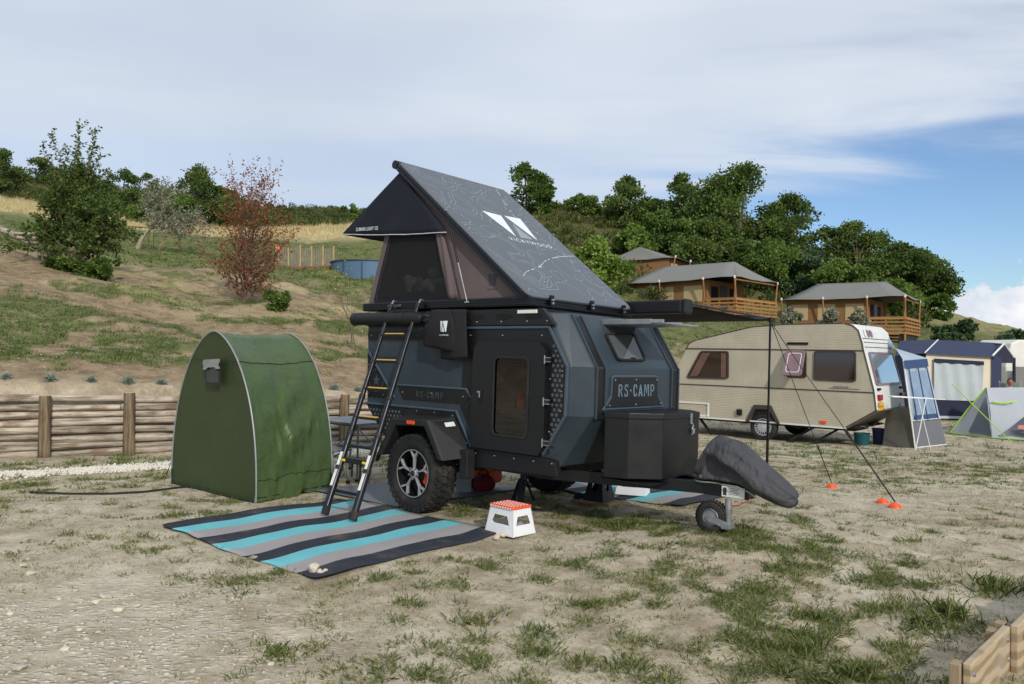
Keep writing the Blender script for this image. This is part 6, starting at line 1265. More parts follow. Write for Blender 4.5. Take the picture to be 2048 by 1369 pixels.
# porch gable at the right end
G1, GA, G2 = q(1985, 712, 24.5), q(2008, 688, 25.2), q(2028, 716, 26.2); B1, B2 = wz_(q(1986, 830, 24.5), zb_), wz_(q(2030, 720, 26.2), zb_)
wall3('porch_roof', [G1, GA, RR_ + Vector((.1, .3, 0)), TR_], 'navy', nvt, NO, 6, .03); MB().poly3([x - NO for x in (G1, GA, G2, G2 + Vector((0, 0, -.18)), G1 + Vector((.02, 0, -.22)))]).build('porch_gable', 'navy_dark', nvt, thick=.01)
MB().tube([x - NO for x in (G1, GA, G2)], .03, 6).build('edge_tape', 'aw_edge', nvt); MB().tube([G2 - NO, B2 - NO], .05, 6).build('porch_pole', 'navy_dark', nvt); MB().tube([G1 - NO, B1 - NO], .03, 6).build('porch_pole', 'galv', nvt)
wall3('far_roof', [GA, G2, G2 + Vector((-2.0, 1.5, 0)), RR_ + Vector((0, .4, 0))], 'navy', nvt, NO, 5, .03)
# white van-like campers beyond
mat('van_white', lin(216, 214, 206), .45, 0, .05); mat('van_grey', lin(120, 118, 114), .8, 0, .08)
vx = q(2118, 820, 33); vz = gz(vx.x, 33); vn = thing('white_caravan', 'white caravan with grey awning wall seen through the navy tent porch', 'caravan', (vx.x, 33, vz), R(8))
MB().prism([(-2.4, .4), (-2.5, 1.5), (-2.25, 2.45), (-1.9, 2.62), (2.3, 2.62), (2.6, 2.3), (2.6, .4)], 'y', 0, 2.1).build('body', 'van_white', vn, bevel=.06); MB().prism(rrect(-1.1, -.1, 2.1, 2.5, .08), 'y', -.03, .02).build('window', 'dark_trim', vn); MB().prism([(-2.45, 0), (2.6, 0), (2.6, 1.42), (-2.45, 1.5)], 'y', -.35, -.33).build('awning_wall', 'van_grey', vn); MB().box((0, 1, .25), (4, 1.4, .3)).build('chassis', 'caravan_under', vn)
for x in (-.1,): MB().lathe([(.3, -.09), (.31, 0), (.3, .09), (.0001, .09)], (x, .15, .3), 'y', 20).build('wheel', 'rubber', vn)

# ================================================================ grey dome tent with lime edges
mat('dome_light', lin(176, 180, 186), .7, 0, .05, 2, .1, 50, .3, trans=.12); mat('dome_dark', lin(92, 96, 106), .75, 0, .06, 2, .1, 50, .3, trans=.08); mat('lime', lin(160, 206, 60), .6); mat('brand_red', lin(196, 120, 110), .6)
dt = thing('dome_tent', 'light and dark grey dome tent with lime green edging beside the navy trailer tent', 'tent'); 
Dp = lambda px, py, Y: Vector(at(px, py, Y))
c0 = onground(1898, 868); c1 = onground(1983, 878); c2 = onground(2075, 884)
dt.location = (c1[0], c1[1], c1[2]); D0 = dt.location.copy(); K0, K1, K2 = Vector(c0), Vector(c1), Vector(c2)
hT = 1.22; Tm = Vector(at(1972, 776, K1.y + .8)); Tr = Tm + Vector((1.9, .6, .02)); bk = Vector((.7, 2.0, 0))
def patch(nm, a, b, c, d, m, bulge, n=10):
    rows = []; nr = (b - a).cross(d - a).normalized()
    if nr.y > 0: nr = -nr
    for i in range(n + 1): rows.append([a.lerp(b, j / n).lerp(d.lerp(c, j / n), i / n) + nr * bulge * math.sin(math.pi * i / n) * (.4 + .6 * math.sin(math.pi * j / n)) - D0 for j in range(n + 1)])
    return MB().grid(rows).build(nm, m, dt, smooth=60)
patch('porch_wall', K0, K1, Tm, Tm.lerp(K0, .02), 'dome_light', -.03); patch('front_wall', K1, K2, Tr, Tm, 'dome_light', .12); patch('rear_wall', K0 + Vector((.3, .6, 0)), K2 + bk, Tr + Vector((.1, .3, -.05)), Tm, 'dome_light', .1)
patch('dark_panel', K1.lerp(K2, .35) + Vector((0, -.03, .22)), K2 + Vector((0, -.03, .15)), Tr + Vector((0, -.06, -.05)), K1.lerp(K2, .85).lerp(Tr, .68) + Vector((0, -.12, 0)), 'dome_dark', .14)
patch('mesh_panel', K0.lerp(K1, .45) + Vector((0, -.03, .10)), K1 + Vector((-.03, -.03, .10)), Tm.lerp(K1, .18) + Vector((-.03, -.03, 0)), Tm.lerp(K1, .2) + Vector((-.08, -.03, 0)), 'dome_dark', -.02)
def edge(pts, r, m, nm='edging'): return MB().tube([p - D0 for p in pts], r, 6).build(nm, m, dt, smooth=50)
edge([K0, Tm.lerp(K0, .5) + Vector((0, 0, .03)), Tm], .016, 'lime'); edge([K0 + Vector((0, -.02, .03)), K1 + Vector((0, -.02, .03)), K2 + Vector((0, -.02, .03))], .012, 'lime'); edge([Tm.lerp(K1, .28) + Vector((.04, -.12, 0)), Tm.lerp(K1, .30) + Vector((.35, -.17, 0)), Tm.lerp(K1, .25) + Vector((.62, -.15, .0))], .022, 'lime'); edge([K1, Tm.lerp(K1, .5) + Vector((0, -.06, 0)), Tm], .012, 'dome_dark', 'pole_sleeve')
lb_ = K1.lerp(K2, .62) + Vector((0, -.16, .33)); MB().box(lb_ - D0, (.30, .01, .09)).build('brand_patch', 'brand_red', dt, bevel=.003)
p = onground(2022, 881); p = at(2022, 884, p[1] - .35); p[2] = gz(p[0], p[1]); g = Vector(at(1903, 768, p[1] + .5)); gl = thing('lime_guy_line', 'lime green guy line running down past the grey dome tent', 'rope', tuple(p)); MB().tube([(0, 0, .0), tuple(g - Vector(p))], .011, 5).build('cord', 'lime', gl)
# camping chair and person resting in it, mostly behind the dome tent
mat('skin', lin(150, 98, 78), .6); mat('hair', lin(52, 34, 30), .8); mat('shirt', lin(206, 206, 204), .9); mat('shorts', lin(60, 66, 84), .9); mat('chair_cloth', lin(112, 118, 112), .8)
cp = Vector(at(2006, 768, 22.4)); cg_ = gz(cp.x, 22.4); ch = thing('camping_chair', 'grey high backed camping chair beside the navy tent porch', 'chair', (cp.x + .28, 22.5, cg_), R(-30))
MB().box((0, .0, .42), (.52, .48, .03)).build('seat', 'chair_cloth', ch, bevel=.01); MB().beam((0, .22, .42), (0, .42, 1.25), .5, .03, (0, -1, 0)).build('backrest', 'chair_cloth', ch, bevel=.01)
for x in (-.26, .26):
    MB().tube([(x, -.22, 0), (x, .24, .44), (x, .44, 1.28)], .012, 6).build('frame_tube', 'alu_leg', ch); MB().tube([(x, .22, 0), (x, -.22, .44)], .012, 6).build('leg', 'alu_leg', ch); MB().tube([(x, -.2, .62), (x, .3, .64)], .016, 6).build('armrest', 'black_plastic', ch)
pe = thing('person', 'person in a white top sitting in the camping chair behind the dome tent', 'person', (cp.x + .28, 22.5, cg_), R(-30))
def skin_fig(name, V_, E_, Rr, m, par, root=0):
    me = bpy.data.meshes.new(name); me.from_pydata(V_, E_, []); o = bpy.data.objects.new(name, me); COL.objects.link(o); o.parent = par; sk_ = o.modifiers.new('skin', 'SKIN'); sk_.use_smooth_shade = True
    for i, r in enumerate(Rr): me.skin_vertices[0].data[i].radius = (r, r); me.skin_vertices[0].data[i].use_root = (i == root)
    u = o.modifiers.new('sub', 'SUBSURF'); u.levels = u.render_levels = 1; me.materials.append(MATS[m]); return o
BV = [(0, .08, .52), (0, .14, .72), (0, .20, .95), (0, .22, 1.06), (0, .20, 1.14), (-.18, .18, .98), (-.25, .08, .74), (-.22, -.14, .68), (.18, .18, .98), (.25, .08, .74), (.22, -.14, .68), (-.10, .02, .50), (-.12, -.36, .50), (-.12, -.40, .08), (-.12, -.52, .05), (.10, .02, .50), (.12, -.36, .50), (.12, -.40, .08), (.12, -.52, .05)]
skin_fig('torso', BV, [(0, 1), (1, 2), (2, 3), (3, 4), (2, 5), (5, 6), (6, 7), (2, 8), (8, 9), (9, 10), (0, 11), (11, 12), (12, 13), (13, 14), (0, 15), (15, 16), (16, 17), (17, 18)], [.15, .15, .16, .07, .06, .07, .05, .035, .07, .05, .035, .10, .075, .05, .04, .10, .075, .05, .04], 'shirt', pe)
hd_ = blob(MB(), (0, .16, 1.24), (.078, .098, .115), 12).build('head', 'skin', pe, smooth=60); blob(MB(), (0, .185, 1.275), (.086, .098, .10), 12).build('hair', 'hair', hd_, smooth=60); MB().prism([(-.012, 1.22), (.012, 1.22), (.008, 1.26), (-.008, 1.26)], 'y', .045, .08).build('nose', 'skin', hd_)
for s in (-1, 1): blob(MB(), (s * .03, .072, 1.25), (.012, .008, .007), 6).build('eye', 'ink', hd_); blob(MB(), (s * .08, .16, 1.235), (.01, .02, .028), 6).build('ear', 'skin', hd_)
# ================================================================ safari tents on the slope
mat('canvas_roof', lin(124, 124, 120), .85, 0, .06, .8, .1, 20, .2, dust=.05); mat('canvas_tan', lin(136, 102, 66), .85, 0, .07, 1, .1, 20, .2); mat('canvas_pale', lin(184, 162, 122), .85, 0, .05); mat('pole_wood', lin(154, 108, 62), .7, 0, .15, 3, .2, 30, stretch=(1, 1, .3), objrand=.12); mat('deck_wood', lin(164, 118, 68), .75, 0, .15, 3, .2, 30, objrand=.15); mat('deck_dark', lin(48, 52, 44), .9); mat('white_cap', lin(220, 220, 214), .6)
def safari(label, c, al, W, Ln, zd, He, Hr, rail=True, hip=1.7, steps=False):
    """c: near eave corner on plan; x runs to the porch end, y away; heights absolute"""
    o = thing('safari_tent', label, 'safari tent', (c[0], c[1], 0), -al); zg = lambda x, y: gz(c[0] + x * math.cos(al) + y * math.sin(al), c[1] - x * math.sin(al) + y * math.cos(al))
    E4 = [(-Ln, 0), (0, 0), (0, W), (-Ln, W)]; R0, R1 = Vector((-Ln + hip, W / 2, Hr)), Vector((-hip, W / 2, Hr)); ev = [Vector((x, y, He - (.12 if x < -1 else 0))) for x, y in E4]; mb = MB()
    def face(a, b, c_, d, n=8):
        rows = []
        for i in range(n + 1):
            row = []
            for j in range(n + 1):
                u, v = j / n, i / n; p = a.lerp(b, u).lerp(d.lerp(c_, u), v); p.z -= .14 * math.sin(math.pi * v) * (.5 + .5 * math.sin(math.pi * u)) + .10 * math.sin(math.pi * u) ** 2 * (1 - v) * .9 - .05 * abs(math.sin(u * math.pi * 3)) * (1 - v); row.append(p)
            rows.append(row)
        mb.grid(rows)
    face(ev[0], ev[1], R1, R0); face(ev[1], ev[2], R1, R1); face(ev[2], ev[3], R0, R1); face(ev[3], ev[0], R0, R0)
    mb.build('roof', 'canvas_roof', o, smooth=40, thick=.02)
    x0, x1, y0, y1 = -Ln + .25, -2.3, .55, W - .5; wz0, wz1 = zd, He - .06
    MB().box(((x0 + x1) / 2, (y0 + y1) / 2, (wz0 + wz1) / 2), (x1 - x0, y1 - y0, wz1 - wz0)).build('canvas_walls', 'canvas_tan', o, bevel=.03)
    n = 3
    for i in range(n):
        xa = x0 + (x1 - x0) * (i + .18) / n; xb = x0 + (x1 - x0) * (i + .82) / n; MB().box(((xa + xb) / 2, y0 - .012, zd + 1.35), (xb - xa, .03, 1.1)).build('window_panel', 'canvas_pale', o, bevel=.01)
    for yy, ww, hh, m in ((y0 + .9, .9, 1.2, 'dark_gap'), (y0 + 2.1, 1.0, 1.95, 'dark_trim'), (y0 + 3.4, .9, 1.2, 'dark_gap')):
        if yy < y1 - .3: MB().box((x1 + .012, yy, zd + (hh / 2 if hh > 1.5 else 1.25)), (.03, ww, hh)).build('door' if hh > 1.5 else 'window', m, o)
    MB().box((-Ln / 2, W / 2, zd - .07), (Ln, W, .14)).build('deck', 'deck_wood', o, bevel=.01)
    zmin = min(zg(0, 0), zg(-Ln, 0), zg(0, W)) - .2
    MB().box((-Ln / 2, .12, (zd - .14 + zmin) / 2), (Ln - .2, .05, zd - .14 - zmin)).box((-.12, W / 2, (zd - .14 + zmin) / 2), (.05, W - .2, zd - .14 - zmin)).build('deck_skirt', 'deck_dark', o)
    xs_ = [0, -2.3, -2.3 - (Ln - 2.3) / 2, -Ln]
    for x in xs_:
        for y in (0, W):
            s = 1 if y == 0 else -1; p = MB().tube([(x * .985 - .05, y + s * .38, zd - .1), (x * .985 - .05, y - s * .02, He - .04)], .055, 8).build('post', 'pole_wood', o, smooth=40); MB().tube([(x * .985 - .05, y - s * .03, He - .10), (x * .985 - .05, y - s * .05, He + .06)], .07, 8).build('post_cap', 'white_cap', p)
            if y == 0: MB().tube([(x * .985 - .05, .06, zd - .1), (x * .985 - .05, .06, zg(x, .06) - .2)], .07, 8).build('deck_post', 'pole_wood', o, smooth=40)
    MB().tube([(-.1, .15, zd), (-.1, .15, He + .02)], .06, 8).build('post', 'pole_wood', o, smooth=40)
    MB().tube([(-.15, .2, He - .16), (-.15, W - .2, He - .16)], .05, 6).tube([(-hip, W / 2, Hr - .2), (-hip, W / 2, zd)], .05, 6).build('roof_pole', 'pole_wood', o)
    if rail:
        for (a, b) in (((-.05, .12), (-.05, W - .1)), ((-2.3, .12), (-.05, .12))):
            m_ = max(2, int(math.hypot(b[0] - a[0], b[1] - a[1]) / 1.4) + 1)
            for i in range(m_ + 1): x, y = a[0] + (b[0] - a[0]) * i / m_, a[1] + (b[1] - a[1]) * i / m_; MB().box((x, y, zd + .46), (.09, .09, .92)).build('railing_post', 'deck_wood', o)
            for k in range(4): z = zd + .16 + .235 * k; MB().beam((a[0] + .055, a[1] - .055, z), (b[0] + .055, b[1] - .055, z), .035, .11).build('railing_slat', 'deck_wood', o)
            MB().beam((a[0], a[1], zd + .955), (b[0], b[1], zd + .955), .13, .045).build('handrail', 'deck_wood', o)
    if steps:
        for k in range(5): MB().box((-.9, -.15 - .26 * k, zd - .16 - .2 * k), (1.1, .28, .05)).build('step', 'deck_wood', o)
    return o
cA = at(1471, 553, 50); safari('safari tent with slatted veranda railing between the highest tent and the tallest oak', cA[:2], R(44), 6.0, 9.2, cA[2] - 2.3, cA[2], at(1453, 524, 53.4)[2])
cB = at(1812, 592, 50); safari('safari tent with olive bushes before its wall and steps to the deck', cB[:2], R(35.5), 6.0, 7.9, cB[2] - 2.3, cB[2], at(1765, 563, 53.2)[2], steps=True)
cC = at(1275, 493, 62); zE = at(1243, 519, 63)[2]; Wc_, Lc_ = 6.2, 9.; safari('safari tent highest on the slope, its gable showing over another tent roof', (cC[0] + Lc_ * .545 + Wc_ / 2 * .839, cC[1] + Lc_ * .839 - Wc_ / 2 * .545), R(-57), Wc_, Lc_, zE - 2.3, zE, cC[2], rail=False, hip=.5)

# ================================================================ playground, fence and pool on the meadow
mat('play_wood', lin(176, 150, 104), .85, 0, .15, 4, .3, 30); mat('green_joint', lin(50, 84, 62), .6); mat('picket', lin(140, 132, 116), .9, 0, .2, 3, .3, 20); mat('pool_blue', lin(78, 106, 132), .5, 0, .08, 1); mat('pool_rim', lin(70, 74, 78), .5); mat('brown_deck', lin(128, 82, 58), .8, 0, .15)
YS = 47.; sA, sB = Vector(at(242, 450, YS + 1.5)), Vector(at(337, 459, YS)); sw_ = thing('swing_set', 'wooden swing frame with green joints standing behind the olive tree', 'swing', (sB.x, sB.y, gz(sB.x, sB.y))); SO = sw_.location.copy(); ax_ = (sB - sA).normalized(); pr = Vector((-ax_.y, ax_.x, 0))
MB().tube([sA - SO, sB - SO], .07, 8).build('crossbar', 'play_wood', sw_, smooth=40)
for e, of in ((sA, -.5), (sB, .5)):
    for s in (-1, 1): f = e + pr * s * .95 + ax_ * of * .5; f.z = gz(f.x, f.y) - .05; MB().tube([e - SO, f - SO], .065, 8).build('leg', 'play_wood', sw_, smooth=40)
    blob(MB(), tuple(e - SO), (.15, .15, .15), 8).build('joint', 'green_joint', sw_, smooth=60)
for k in (.35, .65):
    a = sA.lerp(sB, k); st_ = a - Vector((0, 0, 1.55)); MB().tube([a - ax_ * .2 - SO, st_ - ax_ * .2 - SO], .012, 5).tube([a + ax_ * .2 - SO, st_ + ax_ * .2 - SO], .012, 5).build('chain', 'cord', sw_); MB().box(st_ - SO, (.45, .2, .04)).build('swing_seat', 'black_plastic', sw_)
f0, f1_ = Vector(at(553, 544, 44)), Vector(at(668, 537, 47)); fen = thing('picket_fence', 'weathered grey chestnut picket fence on the meadow beside the round pool', 'fence', (f0.x, f0.y, gz(f0.x, f0.y))); FO = fen.location.copy(); mb = MB(); n = 62
for i in range(n):
    p = f0.lerp(f1_, i / (n - 1)); z = gz(p.x, p.y); h = 1.12 + random.uniform(-.1, .08); mb.beam(Vector((p.x, p.y, z - .05)) - FO, Vector((p.x + random.uniform(-.03, .03), p.y, z + h)) - FO, .035, .03)
tag(mb.build('pickets', 'picket', fen), kind='stuff')
for i in range(6): p = f0.lerp(f1_, i / 5); z = gz(p.x, p.y); MB().tube([Vector((p.x, p.y - .06, z - .1)) - FO, Vector((p.x + random.uniform(-.05, .05), p.y - .06, z + 1.25)) - FO], .05, 7).build('fence_post', 'play_wood', fen, smooth=40)
for h in (.35, .9): MB().tube([Vector((f0.lerp(f1_, t).x, f0.lerp(f1_, t).y - .03, gz(*f0.lerp(f1_, t)[:2]) + h)) - FO for t in np.linspace(0, 1, 7)], .008, 5).build('fence_wire', 'steel', fen)
p = at(556, 545, 43.5); bp = thing('ball_post', 'bright orange ball on a thin post at the end of the picket fence', 'ball', (p[0], p[1], gz(p[0], p[1]))); blob(MB(), (0, 0, .98), (.14, .14, .14), 10).build('ball', 'orange_plastic', bp, smooth=60); MB().tube([(0, 0, -.05), (0, 0, .9)], .03, 6).build('post', 'play_wood', bp)
p = at(738, 550, 43); r = 2.05; pz = gz(p[0], p[1] - 1.6) - .15; pool = thing('round_pool', 'round blue grey above-ground pool next to the picket fence', 'pool', (p[0], p[1], pz)); MB().lathe([(r, 0), (r, 1.05), (r * .97, 1.05), (r * .97, .8)], (0, 0, 0), 'z', 48).build('pool_wall', 'pool_blue', pool, smooth=40); MB().lathe([(r * 1.03, 1.03), (r * 1.03, 1.08), (r * .95, 1.08), (r * .95, 1.03)], (0, 0, 0), 'z', 48).build('rim', 'pool_rim', pool, smooth=40); MB().lathe([(r * .97, .9), (.001, .9)], (0, 0, 0), 'z', 32).build('cover', 'pool_rim', pool)
for k in range(12): MB().tube([(r * 1.01 * math.cos(R(30 * k)), r * 1.01 * math.sin(R(30 * k)), 0), (r * 1.01 * math.cos(R(30 * k)), r * 1.01 * math.sin(R(30 * k)), 1.04)], .035, 6).build('upright', 'pool_rim', pool)
p = at(630, 540, 43); bd = MB().box((0, 0, 0), (2.6, 1.2, .16)).build('timber_platform', 'brown_deck', None, bevel=.02); bd.location = (p[0], p[1], gz(p[0], p[1]) + .02); bd.rotation_euler = (0, R(-4), R(10)); tag(bd, 'low brown timber platform in front of the picket fence', 'platform'); [MB().box((-1.2 + .3 * i, 0, .085), (.27, 1.18, .012)).build('plank', 'brown_deck', bd) for i in range(9)]
# fallen trunk and short logs on the bank
a, b = Vector(at(-40, 440, 25.5)), Vector(at(140, 497, 25)); lg_ = thing('felled_trunk', 'long felled trunk lying down the bank beside the green tree', 'log', tuple(b)); b.z = gz(b.x, b.y) + .05; lg_.location = b; MB().tube([(0, 0, 0), tuple((a - b) * .5 + Vector((0, 0, .03))), tuple(a - b)], [.075, .095, .12], 12).build('trunk', 'log_bark', lg_, smooth=50)
MB().tube([tuple((a - b) * .35 + Vector((0, .1, -.05))), tuple((a - b) * .35 + Vector((0, .1, -.55)))], .06, 8).tube([tuple((a - b) * .95 + Vector((0, .1, -.05))), tuple((a - b) * .95 + Vector((0, .1, -.9)))], .06, 8).build('prop', 'log_bark', lg_, smooth=50)
for i, (px, py, px2, py2) in enumerate(((30, 468, 80, 470), (35, 476, 84, 480))):
    u, v = Vector(at(px, py, 24.6 - .2 * i)), Vector(at(px2, py2, 24.6 - .2 * i)); q_ = MB().tube([(0, 0, 0), tuple(v - u)], .07, 10).build('short_log', 'log_bark', None, smooth=50); q_.location = u; tag(q_, ['short cut log lying on another below the felled trunk', 'short cut log at the bottom of the pile below the felled trunk'][i], 'log')

# ================================================================ trees
mat('bark', lin(104, 90, 72), .95, 0, .2, 6, .6, 30, stretch=(4, 4, .8)); mat('bark_pale', lin(150, 138, 118), .95, 0, .2, 6, .6, 30, stretch=(4, 4, .8)); mat('bark_red', lin(112, 88, 76), .95, 0, .15, 6)
leafmat('leaf_dark', lin(52, 68, 30), lin(84, 106, 48), lin(124, 140, 72), .36); leafmat('leaf_mid', lin(56, 76, 32), lin(92, 118, 50), lin(134, 152, 74), .36); leafmat('leaf_light', lin(72, 92, 36), lin(110, 138, 56), lin(150, 168, 84), .32); leafmat('leaf_blue', lin(44, 60, 40), lin(72, 94, 60), lin(104, 124, 84), .25); leafmat('leaf_red', lin(98, 56, 38), lin(136, 82, 54), lin(168, 116, 82), .3); leafmat('leaf_olive', lin(92, 96, 76), lin(134, 136, 112), lin(176, 172, 148), .2); leafmat('leaf_yellow', lin(150, 140, 50), lin(186, 172, 70), lin(206, 190, 100), .3)
def leaves(P_, D, size, m, name, parent, shade=None, asp=.55):
    n = len(P_); P_, D = np.asarray(P_, float), np.asarray(D, float); D = D / (np.linalg.norm(D, axis=1)[:, None] + 1e-9); rv = RNG.normal(0, 1, (n, 3)); sd_ = np.cross(D, rv); sd_ /= np.linalg.norm(sd_, axis=1)[:, None] + 1e-9
    l = size * RNG.uniform(.65, 1.3, n)[:, None]; V = np.stack([P_, P_ + D * l * .5 + sd_ * l * asp * .5, P_ + D * l, P_ + D * l * .5 - sd_ * l * asp * .5], 1).reshape(-1, 3); k = np.arange(n) * 4
    sh_ = RNG.beta(2, 2.4, n) if shade is None else np.clip(shade + RNG.normal(0, .16, n), 0, 1); return npmesh(name, V, np.c_[k, k + 1, k + 2, k + 3], m, parent, {'shade': np.repeat(sh_, 4)})
class Tree:
    def __init__(s, seed): s.r = random.Random(seed); s.b = MB(); s.lp = []; s.ld = []
    def grow(s, p, d, ln, r, lev, pr):
        rn = s.r; n = max(3, int(ln / pr.get('seg', .25))); n = min(n, 10); pts = [Vector(p)]; d = Vector(d).normalized(); rs = [r]
        for i in range(n):
            d = (d + Vector((rn.gauss(0, 1), rn.gauss(0, 1), rn.gauss(0, 1))) * pr['wob'] + Vector((0, 0, pr['up'][min(lev, len(pr['up']) - 1)]))).normalized(); pts.append(pts[-1] + d * ln / n); rs.append(max(r * (1 - .85 * (i + 1) / n), .004 * pr.get('tw', 1)))
        if r > pr.get('rmin', .004): s.b.tube(pts, rs, 7 if lev < 2 else 4, cap=False)
        if lev >= pr['leaf_from']:
            st = pr['leaf_step']; m = max(1, int(ln / st))
            for k in range(m):
                t = (k + rn.random()) / m * n * .999; i = int(t); q = pts[i].lerp(pts[i + 1], t - i); dd = (pts[i + 1] - pts[i]).normalized(); o = dd.orthogonal().normalized(); o.rotate(Matrix.Rotation(rn.uniform(0, 6.28), 3, dd))
                if rn.random() < pr.get('keep', 1): s.lp.append(tuple(q)); s.ld.append(tuple(o + dd * .6 + Vector((0, 0, -.1))))
        if lev < pr['levels'] - 1:
            for k in range(pr['kids'][lev]):
                t0 = pr['from'][lev]; t = (t0 + (1 - t0) * (k + rn.random() * .8) / pr['kids'][lev]) * n * .999; i = int(t); q = pts[i].lerp(pts[i + 1], t - i); dd = (pts[i + 1] - pts[i]).normalized(); o = dd.orthogonal().normalized(); o.rotate(Matrix.Rotation(k * 2.4 + rn.uniform(-.5, .5), 3, dd)); a = R(pr['ang'][lev] * rn.uniform(.75, 1.25)); lr = pr['ratio'][lev] * rn.uniform(.7, 1.2)
                if lev == 0 and 'prof' in pr: lr *= pr['prof'](t / n)
                s.grow(q, dd * math.cos(a) + o * math.sin(a), ln * lr, rs[i] * .55, lev + 1, pr)
    def done(s, name, label, cat, loc, bark, leaf, size, group=None, asp=.55):
        o = thing(name, label, cat, loc, 0, group); s.b.build('trunk', bark, o, smooth=60)
        if s.lp: leaves(s.lp, s.ld, size, leaf, 'crown', o, None, asp)
        return o
def base(px, py, Y): p = at(px, py, Y); return (p[0], p[1], gz(p[0], p[1]) - .03)
# hornbeam with long whippy shoots
T_ = Tree(11); hb0 = dict(levels=4, kids=[38, 9, 5], ang=[70, 46, 40], ratio=[.48, .44, .5], up=[.02, .055, .07, .08], wob=.08, leaf_from=2, leaf_step=.024, prof=lambda t: 1.1 - .75 * t, seg=.25)
hb0['from'] = [.10, .15, .1]; T_.grow((0, 0, 0), (.02, 0, 1), 3.0, .085, 0, hb0)
for k, (dx, dy, ln, st) in enumerate(((-.62, .1, 2.3, 2.2), (-.85, -.1, 2.2, 2.0), (-.30, .1, 2.45, 2.2), (.30, 0, 2.3, 2.2), (.1, .2, 1.5, 2.5), (-1.1, 0, 2.0, 1.7), (.55, -.1, 1.6, 2.2), (0, -.2, 1.6, 2.3), (-.45, -.2, 1.7, 2.2), (.75, .1, 1.5, 1.9))):
    T_.grow((0, 0, st), (dx, dy, 1.2), ln, .022, 2, dict(hb0, levels=4, wob=.05, up=[0, 0, .03, .05], kids=[0, 0, 9], ratio=[.3, .3, .16], leaf_step=.028)); 
bt = base(158, 528, 24.6); T_.done('hornbeam_tree', 'dark green young tree with long whippy top shoots on the bank', 'tree', bt, 'bark', 'leaf_dark', .11)
# rusty red beech
T_ = Tree(23); bp_ = dict(levels=4, kids=[34, 9, 5], ang=[40, 34, 34], ratio=[.52, .42, .42], up=[.01, .07, .06, .05], wob=.08, leaf_from=2, leaf_step=.045, prof=lambda t: 1.2 - .6 * t, seg=.25, keep=.46); bp_['from'] = [.01, .1, .15]
T_.grow((0, 0, 0), (.03, 0, 1), 3.1, .06, 0, bp_); [T_.grow((0, 0, .12 + .1 * k), (math.cos(2.4 * k), math.sin(2.4 * k), .55), .95, .016, 1, dict(bp_, up=[0, .02, .03, .03], kids=[0, 8, 5], leaf_step=.04, keep=.6)) for k in range(9)]; T_.done('beech_tree', 'half bare tree with rusty red leaves on the bank', 'tree', base(487, 580, 23), 'bark_red', 'leaf_red', .075)
# olive with forked pale trunk
T_ = Tree(31); ol = dict(levels=4, kids=[9, 8, 6], ang=[52, 50, 45], ratio=[1.0, .5, .5], up=[.0, .03, .03, .02], wob=.14, leaf_from=2, leaf_step=.045, seg=.25, keep=.9); ol['from'] = [.55, .2, .1]
T_.grow((0, 0, 0), (.12, 0, 1), 2.3, .15, 0, ol); T_.done('olive_tree', 'silvery olive tree with a forked pale trunk in front of the swing', 'tree', base(275, 517, 44), 'bark_pale', 'leaf_olive', .17, None, .4)
# thin sapling with yellow leaves by the roof tent
T_ = Tree(41); sp = dict(levels=3, kids=[10, 3], ang=[32, 35], ratio=[.42, .4], up=[.0, .04, .05], wob=.09, leaf_from=1, leaf_step=.14, seg=.2, keep=.5); sp['from'] = [.35, .2]
T_.grow((0, 0, 0), (-.32, 0, 1), 1.75, .016, 0, sp); T_.grow((-.12, .05, 0), (-.2, .1, 1), 1.4, .014, 0, sp); T_.done('sapling', 'thin leaning sapling with a few yellow leaves beside the roof tent', 'tree', base(716, 612, 17.6), 'bark', 'leaf_yellow', .05)
